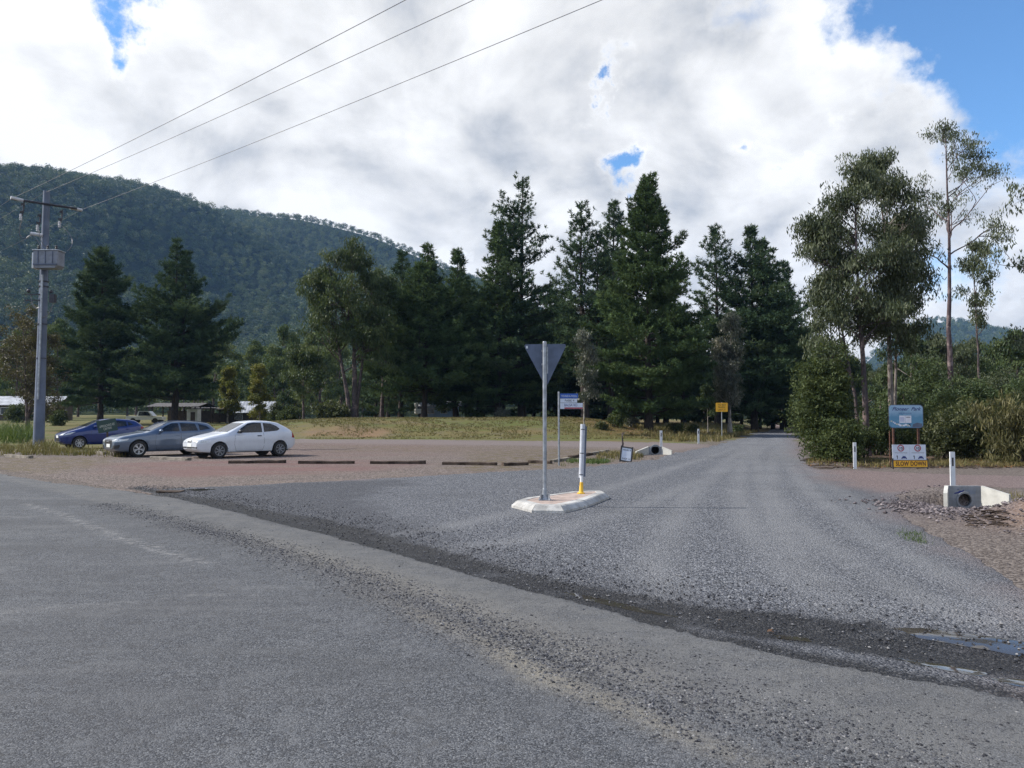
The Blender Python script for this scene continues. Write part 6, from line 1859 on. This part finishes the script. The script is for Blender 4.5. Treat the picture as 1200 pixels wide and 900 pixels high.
# deeper in the stand: copies of three trees
protos = []
for k in range(3):
    c = conifer('pine_tree', 'dark pine deep in the stand behind the front row of pines', P_([455, 650, 905][k], [104, 108, 118][k]), [15.5, 17.5, 16][k], [4.6, 4.2, 4.8][k], 30 + k, 'pine_blue', [wide, umbrella, wide][k], .04, 1, .85, .4, tuft=.48, gap=1.0, group='pines deep in the stand')
    protos.append(c)
rg = random.Random(5)
spots = [(440, 112), (470, 96), (520, 104), (548, 98), (566, 112), (590, 100), (625, 104), (642, 96), (668, 100), (690, 112), (708, 99), (728, 104), (742, 92), (780, 100), (800, 92), (818, 104), (826, 94), (852, 100), (868, 110), (890, 104), (905, 98), (918, 126), (930, 112), (938, 128), (945, 140), (950, 120), (560, 93), (805, 112), (770, 110), (660, 112), (965, 132), (985, 126)]
for i, (px, Y) in enumerate(spots):
    c = copy_tree(protos[i % 3]); c.location = P_(px, Y); k = rg.uniform(.8, 1.12) * (1.0 if px < 830 or px > 960 else .9); c.scale = (k, k, k * rg.uniform(.9, 1.1)); c.rotation_euler = (0, 0, rg.uniform(0, 6.28))
# eucalypts and small trees left of the pines
gum('gum_tree', 'rounded gum tree with forked pale limbs left of the pines on the bank', P_(414, 78), [(top(415, 300, 78) - .6, 5.0, -.4, 0, .34), (top(415, 320, 78) - 1.2, 4.6, -3.0, .6, .26), (top(440, 330, 78), 4.0, 1.6, .8, .22)], 41, 'gum_green', 'bark_dark', 46, .34, .10, .85, fine=1.25, crown0=.34)
gum('gum_tree', 'dark leafy gum filling the gap right of the forked gum', P_(448, 88), [(top(448, 330, 88), 4.4, .4, 0, .25)], 42, 'gum_green', 'bark_dark', 46, .34, .10, .9, fine=1.2, crown0=.15)
gum('small_tree', 'small round crowned tree with thin dark trunk left of the forked gum', P_(356, 80), [(top(356, 424, 80), 2.9, 0, 0, .16)], 43, 'gum_green', 'bark_dark', 40, .30, .09, .7, fine=1.1, crown0=.32)
gum('poplar_tree', 'yellow green upright tree left of the pale roofed house', P_(267, 115), [(top(267, 434, 115), 1.5, 0, 0, .14)], 44, 'yellowleaf', 'bark_pale', 40, .34, .12, .62, droop=False, fine=1.6, crown0=.08)
gum('poplar_tree', 'yellow green upright tree in front of the pale roofed house', P_(305, 112), [(top(305, 430, 112), 1.55, 0, 0, .14)], 45, 'yellowleaf', 'bark_pale', 40, .34, .12, .62, droop=False, fine=1.6, crown0=.08)
gum('bare_brown_tree', 'sparse brown tree at the far left edge behind the power pole', P_(34, 72), [(top(30, 372, 72), 3.2, -.6, 0, .16), (top(50, 395, 72), 2.8, 1.2, 0, .12), (top(10, 400, 72), 2.6, -2.2, .4, .12)], 46, 'brownleaf', 'bark_dark', 22, .26, .07, .62, droop=False, fine=1.3, crown0=.12)
bush('shrub', 'rounded light green shrub on the lawn beneath the forked gum', P_(384, 75), (1.7, 1.3, 1.75), 51, 'scrub', 120, .26, .09, 34, clump=.36)
bush('shrub', 'low light green shrub touching the trunk of the forked gum', P_(403, 74.5), (1.1, 1.0, 1.2), 52, 'scrub', 70, .26, .09, 34, clump=.34)
bush('shrub', 'dark conical shrub right of the pale roofed house', P_(326, 108), (1.3, 1.1, 3.6), 53, 'wattle', 140, .32, .11, 30, clump=.45)
bush('shrub', 'small bright yellow bush on the lawn before the pale roofed house', P_(303, 106), (1.1, .8, .9), 54, 'yellowleaf', 60, .24, .1, 30, clump=.3)
bush('shrub', 'olive shrubs clump at the foot of the small round crowned tree', P_(340, 84), (1.4, 1.1, 1.9), 55, 'wattle', 90, .28, .1, 30, clump=.4)
bush('shrub', 'green shrub below the left lawn pine by the power pole', P_(70, 92), (1.3, 1.0, 1.8), 56, 'wattle', 90, .28, .1, 30, clump=.4)
bush('shrub', 'leafy shrub hiding the front of the white roofed cabin', P_(26, 110), (2.6, 1.6, 2.6), 57, 'wattle', 170, .34, .12, 30, clump=.5)
bush('shrub', 'dull brown green shrub at the right end of the white roofed cabin', P_(60, 112), (2.2, 1.4, 3.0), 58, 'brownleaf', 150, .34, .12, 30, clump=.5)
bush('shrub', 'leafy shrub at the right end of the pale roofed house', P_(318, 114), (1.6, 1.2, 2.4), 59, 'scrub', 110, .32, .11, 30, clump=.45)
# tall gums behind the lawn: three trees, copied
protos = [gum('gum_tree', 'rounded eucalypt in the belt of trees behind the lawn and sheds', P_([250, 332, 20][k], [150, 158, 146][k]), [([15, 17, 14][k], [5.2, 5.6, 5.0][k], .4, 0, .28)], 60 + k, ['gum_far', 'gum_far', 'gum_far'][k], 'bark_dark', 46, .52, .18, 1.15, fine=1.0, crown0=.15, group='eucalypts behind the lawn') for k in range(3)]
rg = random.Random(8)
for i, (px, Y) in enumerate([(-70, 150), (-35, 160), (-5, 175), (45, 165), (68, 150), (92, 170), (120, 150), (150, 168), (175, 150), (200, 172), (228, 160), (238, 190), (275, 178), (300, 165), (312, 205), (352, 190), (375, 170), (392, 205), (400, 160), (425, 180), (445, 160), (470, 185), (500, 165), (345, 150), (285, 210), (215, 205), (160, 200), (30, 210), (375, 145), (322, 146)]):
    c = copy_tree(protos[i % 3]); c.location = P_(px, Y); k = rg.uniform(.72, 1.1); c.scale = (k, k, k); c.rotation_euler = (0, 0, rg.uniform(0, 6.28))
# slim gums in front of the stand
gum('gum_sapling', 'slim grey leaved sapling left of the big cone shaped conifer', P_(684, 60), [(top(684, 393, 60), 1.0, .1, 0, .07)], 71, 'gum_grey', 'bark_pale', 26, .22, .075, .42, fine=1.2, crown0=.28)
gum('gum_sapling', 'grey blue young gum with pale stems behind the yellow sign', P_(852, 68), [(top(850, 372, 68), 1.5, .2, 0, .10), (top(835, 400, 64), 1.2, -.7, .3, .08), (top(858, 410, 64), 1.2, .6, .2, .08)], 72, 'gum_grey', 'bark_pale', 24, .24, .08, .46, fine=1.1, crown0=.3)
gum('gum_sapling', 'small green sapling just left of the yellow sign', P_(829, 70), [(top(829, 455, 70), .8, 0, 0, .05)], 73, 'gum_green', 'bark_pale', 26, .20, .07, .36, fine=.9, crown0=.35)
rg = random.Random(4)
for i, (px, Y, sx, h, mt, lab) in enumerate([(720, 64, 1.0, 1.1, 'wattle', 'low green shrub at the left foot of the big conifer'), (705, 62, .6, .7, 'scrub', 'small olive shrub beside the slim grey sapling'), (790, 66, .9, 1.0, 'wattle', 'dark shrub at the right foot of the big conifer'),
        (812, 68, .8, .9, 'scrub', 'dry looking shrub between the big conifer and the yellow sign'), (740, 66, .7, .9, 'gum_grey', 'grey shrub in front of the trunk of the big conifer'), (590, 78, 1.2, 1.0, 'gum_grey', 'greyish shrub under the tallest pine'), (640, 77, 1.0, .9, 'wattle', 'green shrub under the parallel stemmed pine'), (865, 72, .9, 1.0, 'wattle', 'shrub right of the yellow sign under the pines')]):
    bush('shrub', lab, P_(px, Y), (sx, sx * .8, h), 80 + i, mt, 45, .2, .075, 26, clump=.28)
# right of the road
bush('wattle_bush', 'big dense bright green wattle bush beside the gravel road', P_(962, 29), (1.45, 1.2, 3.95), 91, 'wattle', 420, .15, .05, 46, clump=.36, lobes=9)
bush('wattle_bush', 'lower skirt of dark green foliage at the foot of the big wattle', P_(985, 28), (1.0, .8, 1.7), 92, 'wattle', 170, .14, .05, 42, clump=.3)
gum('gum_tree', 'leafy drooping gum with dark leaning trunk behind the big wattle bush', P_(1010, 32), [(top(985, 196, 32) - .5, 2.0, -.45, 0, .15), (top(960, 270, 32), 1.7, -1.3, .2, .09)], 93, 'gum', 'bark_dark', 36, .20, .05, .50, fine=2.1, crown0=.36)
gum('gum_tree', 'leafy drooping gum with pale trunk behind the blue park sign', P_(1040, 34), [(top(1035, 182, 34) - .5, 2.0, -.25, 0, .15), (top(1062, 260, 34), 1.5, .7, .3, .09)], 94, 'gum', 'bark_gum', 36, .20, .05, .50, fine=2.1, crown0=.40)
gum('gum_tree', 'tallest slender gum with bare reddish trunk and small open crown at the right', P_(1113, 42), [(top(1113, 146, 42) - .5, 3.1, .0, 0, .19)], 95, 'gum', 'bark_red', 30, .19, .05, .5, fine=1.0, crown0=.54)
gum('gum_tree', 'thin half bare gum right of the tallest slender gum', P_(1150, 47), [(top(1146, 282, 47) - .4, 1.6, -.3, 0, .10)], 96, 'gum', 'bark_dark', 24, .22, .06, .44, fine=.95, crown0=.50)
gum('gum_tree', 'gum at the right edge of the picture reaching in with two leafy branches', P_(1243, 33), [(top(1240, 225, 33), 2.4, -.2, 0, .15)], 97, 'gum', 'bark_gum', 26, .22, .06, .46, fine=.8, crown0=.30)
SH = [(1008, 30.5, .9, 1.5, 'wattle', 'dark undergrowth shrub between the two gum trunks'), (1030, 33, 1.1, 2.2, 'gum_green', 'dark leafy shrub behind the blue park sign'), (1062, 36, 1.3, 3.2, 'gum_green', 'tall dark shrub directly above the blue park sign'),
      (1088, 33, 1.2, 2.5, 'wattle', 'green shrub at the right edge of the blue park sign'), (1108, 29.5, 1.3, 2.0, 'scrub', 'olive yellow shrub below the tallest slender gum'), (1135, 29, 1.3, 1.9, 'scrub', 'olive shrub behind the right culvert and guide post'),
      (1168, 29.5, 1.4, 2.3, 'wattle', 'dense green shrub right of the olive shrub'), (1196, 26.5, 1.2, 2.5, 'acacia', 'pale arching acacia at the right edge with feathery sprays'), (1218, 28, 1.6, 2.9, 'scrub', 'olive thicket cut by the right edge of the picture'),
      (1125, 38, 1.8, 3.6, 'gum_green', 'tall dark thicket behind the olive shrubs'), (1165, 40, 1.9, 3.8, 'gum', 'grey green thicket below the thin half bare gum'), (1205, 38, 2.0, 4.0, 'gum_green', 'tall green thicket at the far right'), (1080, 43, 1.7, 4.8, 'gum_green', 'dark tree like thicket left of the tallest slender gum')]
M['acacia'] = foliage('acacia sprays', [(.05, .05, .022), (.085, .08, .034), (.125, .115, .05), (.17, .15, .07)], .22)
for i, (px, Y, sx, h, mt, lab) in enumerate(SH):
    n = int(150 * sx * h / 2.4)
    bush('thicket' if h > 3 else 'shrub', lab, P_(px, Y), (sx, sx * .8, h), 110 + i, mt, min(n, 420), .16 if mt != 'acacia' else .24, .05 if mt != 'acacia' else .035, 40, 'ball' if mt != 'acacia' else 'droop', .34, lobes=7)
protos = [gum('gum_tree', 'mid distance gum in the wood behind the thickets at the right', P_([1065, 1130, 1190][k], [66, 74, 62][k]), [([7.6, 7.4, 6.6][k], [2.8, 3.0, 2.7][k], .3, 0, .18)], 130 + k, ['gum_green', 'gum', 'gum_green'][k], 'bark_gum', 44, .30, .095, .72, fine=1.0, crown0=.12, group='gums behind the right hand thickets') for k in range(3)]
rg = random.Random(9)
for i, (px, Y) in enumerate([(1000, 82), (1030, 88), (1045, 70), (1090, 80), (1110, 64), (1150, 66), (1170, 84), (1210, 70), (1230, 60), (1250, 82), (975, 96), (1015, 108), (1055, 104), (1100, 112), (1145, 104), (1185, 112), (1225, 104), (1280, 74), (955, 118), (990, 135)]):
    c = copy_tree(protos[i % 3]); c.location = P_(px, Y); k = rg.uniform(.8, 1.1) * (.95 if Y < 90 else 1.15); c.scale = (k, k, k); c.rotation_euler = (0, 0, rg.uniform(0, 6.28))

# ------------------------------------------------------------------ grasses
def blades(name, x, y, h, w, mat, seed, per=5, kind='stuff'):
    rng = np.random.default_rng(seed)
    x = np.repeat(x, per) + rng.normal(0, .05, len(x) * per); y = np.repeat(y, per) + rng.normal(0, .05, len(y) * per); n = len(x)
    hh = h * rng.uniform(.5, 1.2, n); z = height(x, y)
    lean = rng.normal(0, .32, (n, 2)) * hh[:, None]
    a = rng.random(n) * PI; dx, dy = np.cos(a) * w / 2, np.sin(a) * w / 2
    p0 = np.stack([x - dx, y - dy, z], 1); p1 = np.stack([x + dx, y + dy, z], 1)
    m0 = np.stack([x - dx * .7 + lean[:, 0] * .4, y - dy * .7 + lean[:, 1] * .4, z + hh * .6], 1); m1 = np.stack([x + dx * .7 + lean[:, 0] * .4, y + dy * .7 + lean[:, 1] * .4, z + hh * .6], 1)
    t0 = np.stack([x + lean[:, 0] - dx * .1, y + lean[:, 1], z + hh], 1); t1 = np.stack([x + lean[:, 0] + dx * .1, y + lean[:, 1], z + hh], 1)
    V = np.stack([p0, p1, m1, m0, t1, t0], 1).reshape(-1, 3); b0 = (np.arange(n) * 6)[:, None]
    F = np.concatenate([b0 + np.array([[0, 1, 2, 3]]), b0 + np.array([[3, 2, 4, 5]])])
    var = np.clip(rng.normal(.45, .25, n), 0, 1)
    return tag(link(name, mesh_np(name, V, F, mat, {'var': ('FACE', np.concatenate([var, var]))})), kind=kind)
def patch(rng, n, poly):
    P = np.array([g2(*p) for p in poly]); lo, hi = P.min(0), P.max(0)
    x = rng.uniform(lo[0], hi[0], n); y = rng.uniform(lo[1], hi[1], n)
    k = (sdf_poly(x, y, P) > 0) & (fbm(x / 1.5, y / 1.5, 77, 3) + rng.uniform(-.2, .2, n) > -.05); return x[k], y[k]
rng = np.random.default_rng(21)
x, y = patch(rng, 900, [(-30, 520), (46, 520), (46, 512), (-30, 512)])
blades('tall_green_grass', x, y, 1.15, .035, M['greengrass'], 1, 6)
x, y = patch(rng, 2600, [(-40, 536), (60, 534), (150, 537), (110, 527), (-40, 524)]); blades('dry_grass', x, y, .28, .03, M['drygrass'], 2)
x, y = patch(rng, 500, [(25, 533), (66, 533), (66, 524), (25, 524)]); blades('dry_grass', x, y, .5, .03, M['drygrass'], 3)
x = rng.uniform(-32, 14, 16000); y = rng.uniform(56, 76, 16000); k = (sdf_poly(x, y, CARPARK) < -.3) & (fbm(x / 2, y / 2, 5, 3) > -.12); blades('dry_grass', x[k], y[k], .11, .05, M['drygrass'], 4, 3)
x = rng.uniform(10, 36, 5000); y = rng.uniform(50, 84, 5000); k = (sdf_poly(x, y, GRAVEL) < -.8) & (x < .35 * y - 1); blades('dry_grass', x[k], y[k], .32, .05, M['drygrass'], 6, 4)
x, y = patch(rng, 1500, [(645, 548), (700, 547), (720, 541), (668, 541)]); blades('verge_grass', x, y, .13, .02, M['greengrass'], 7, 4)
x, y = patch(rng, 900, [(700, 541), (760, 536), (745, 530), (700, 534)]); blades('verge_grass', x, y, .2, .03, M['drygrass'], 8, 4)
x, y = patch(rng, 2400, [(945, 546), (1010, 548), (1300, 548), (1300, 540), (950, 538)]); blades('dry_grass', x, y, .16, .025, M['drygrass'], 9, 4)
x, y = patch(rng, 600, [(1175, 598), (1215, 598), (1215, 578), (1172, 582)]); blades('verge_grass', x, y, .14, .012, M['drygrass'], 10, 5)
x, y = patch(rng, 260, [(1055, 632), (1085, 640), (1080, 628), (1060, 622)]); blades('verge_grass', x, y, .06, .008, M['greengrass'], 11, 5)
# fallen bark, twigs and leaves under the right hand trees
rng2 = np.random.default_rng(31); W = Wood()
for k in range(260):
    px, py = rng2.uniform(945, 1260), rng2.uniform(538, 550)
    g_ = on(px, py); a = rng2.random() * PI; L = rng2.uniform(.1, .7) ** 1.3
    d = np.array([math.cos(a), math.sin(a), 0]) * L / 2
    c = np.array(g_) + np.array([0, 0, .03]); W.limb([c - d, c + np.array([0, 0, .02 * rng2.random()]), c + d], [.012, .016, .008], 4)
for k in range(40):
    px, py = rng2.uniform(1135, 1180), rng2.uniform(600, 618)
    g_ = on(px, py); a = rng2.normal(0, .35); L = rng2.uniform(.08, .32); d = np.array([math.cos(a), math.sin(a), 0]) * L / 2
    c = np.array(g_) + np.array([0, 0, .02]); W.limb([c - d, c + np.array([0, 0, .015]), c + d], [.008, .012, .006], 4)
tag(link('fallen_twigs', W.mesh('fallen_twigs', M['timber'])), kind='stuff')
def leaf_litter(x, y, s, mat, seed):
    g = np.random.default_rng(seed); n = len(x); Lv = Leaves(seed)
    A = g.normal(size=(n, 3)); A[:, 2] *= .25; A /= np.linalg.norm(A, axis=1)[:, None]
    B = np.cross(A, np.array([[0, 0, 1.]]) + g.normal(size=(n, 3)) * .3); B /= np.linalg.norm(B, axis=1)[:, None]
    C = np.stack([x, y, height(x, y) + .035], 1); Lv.add(C, A * s / 2, B * s / 4, g.random(n)); return tag(link('fallen_leaves', Lv.mesh('fallen_leaves', mat)), kind='stuff')
x, y = patch(rng, 3500, [(690, 513), (800, 514), (800, 503), (690, 501)]); leaf_litter(x, y, .22, M['litterleaf'], 5)
x, y = patch(rng, 2500, [(945, 549), (1260, 549), (1260, 538), (945, 538)]); leaf_litter(x, y, .11, M['litterleaf'], 6)
lx, ly = [], []
for px, py in [(843, 726), (902, 739), (905, 740.5)]: 
    p = G(px, py); lx.append(p.x); ly.append(p.y)
leaf_litter(np.array(lx), np.array(ly), .06, M['litterleaf'], 7)
# ================================================================== the air
m, nt, out = nmat('haze'); b = NB(nt)
v = b.n('ShaderNodeVolumePrincipled'); v.inputs['Color'].default_value = (.31, .56, 1, 1); v.inputs['Density'].default_value = .000085
v.inputs['Anisotropy'].default_value = .1
b.l(v.outputs[0], out.inputs['Volume'])
mb = MB(); mb.box((0, 0, 285), (6200, 6200, 590))
o = mb.build('haze', m); o['kind'] = 'stuff'
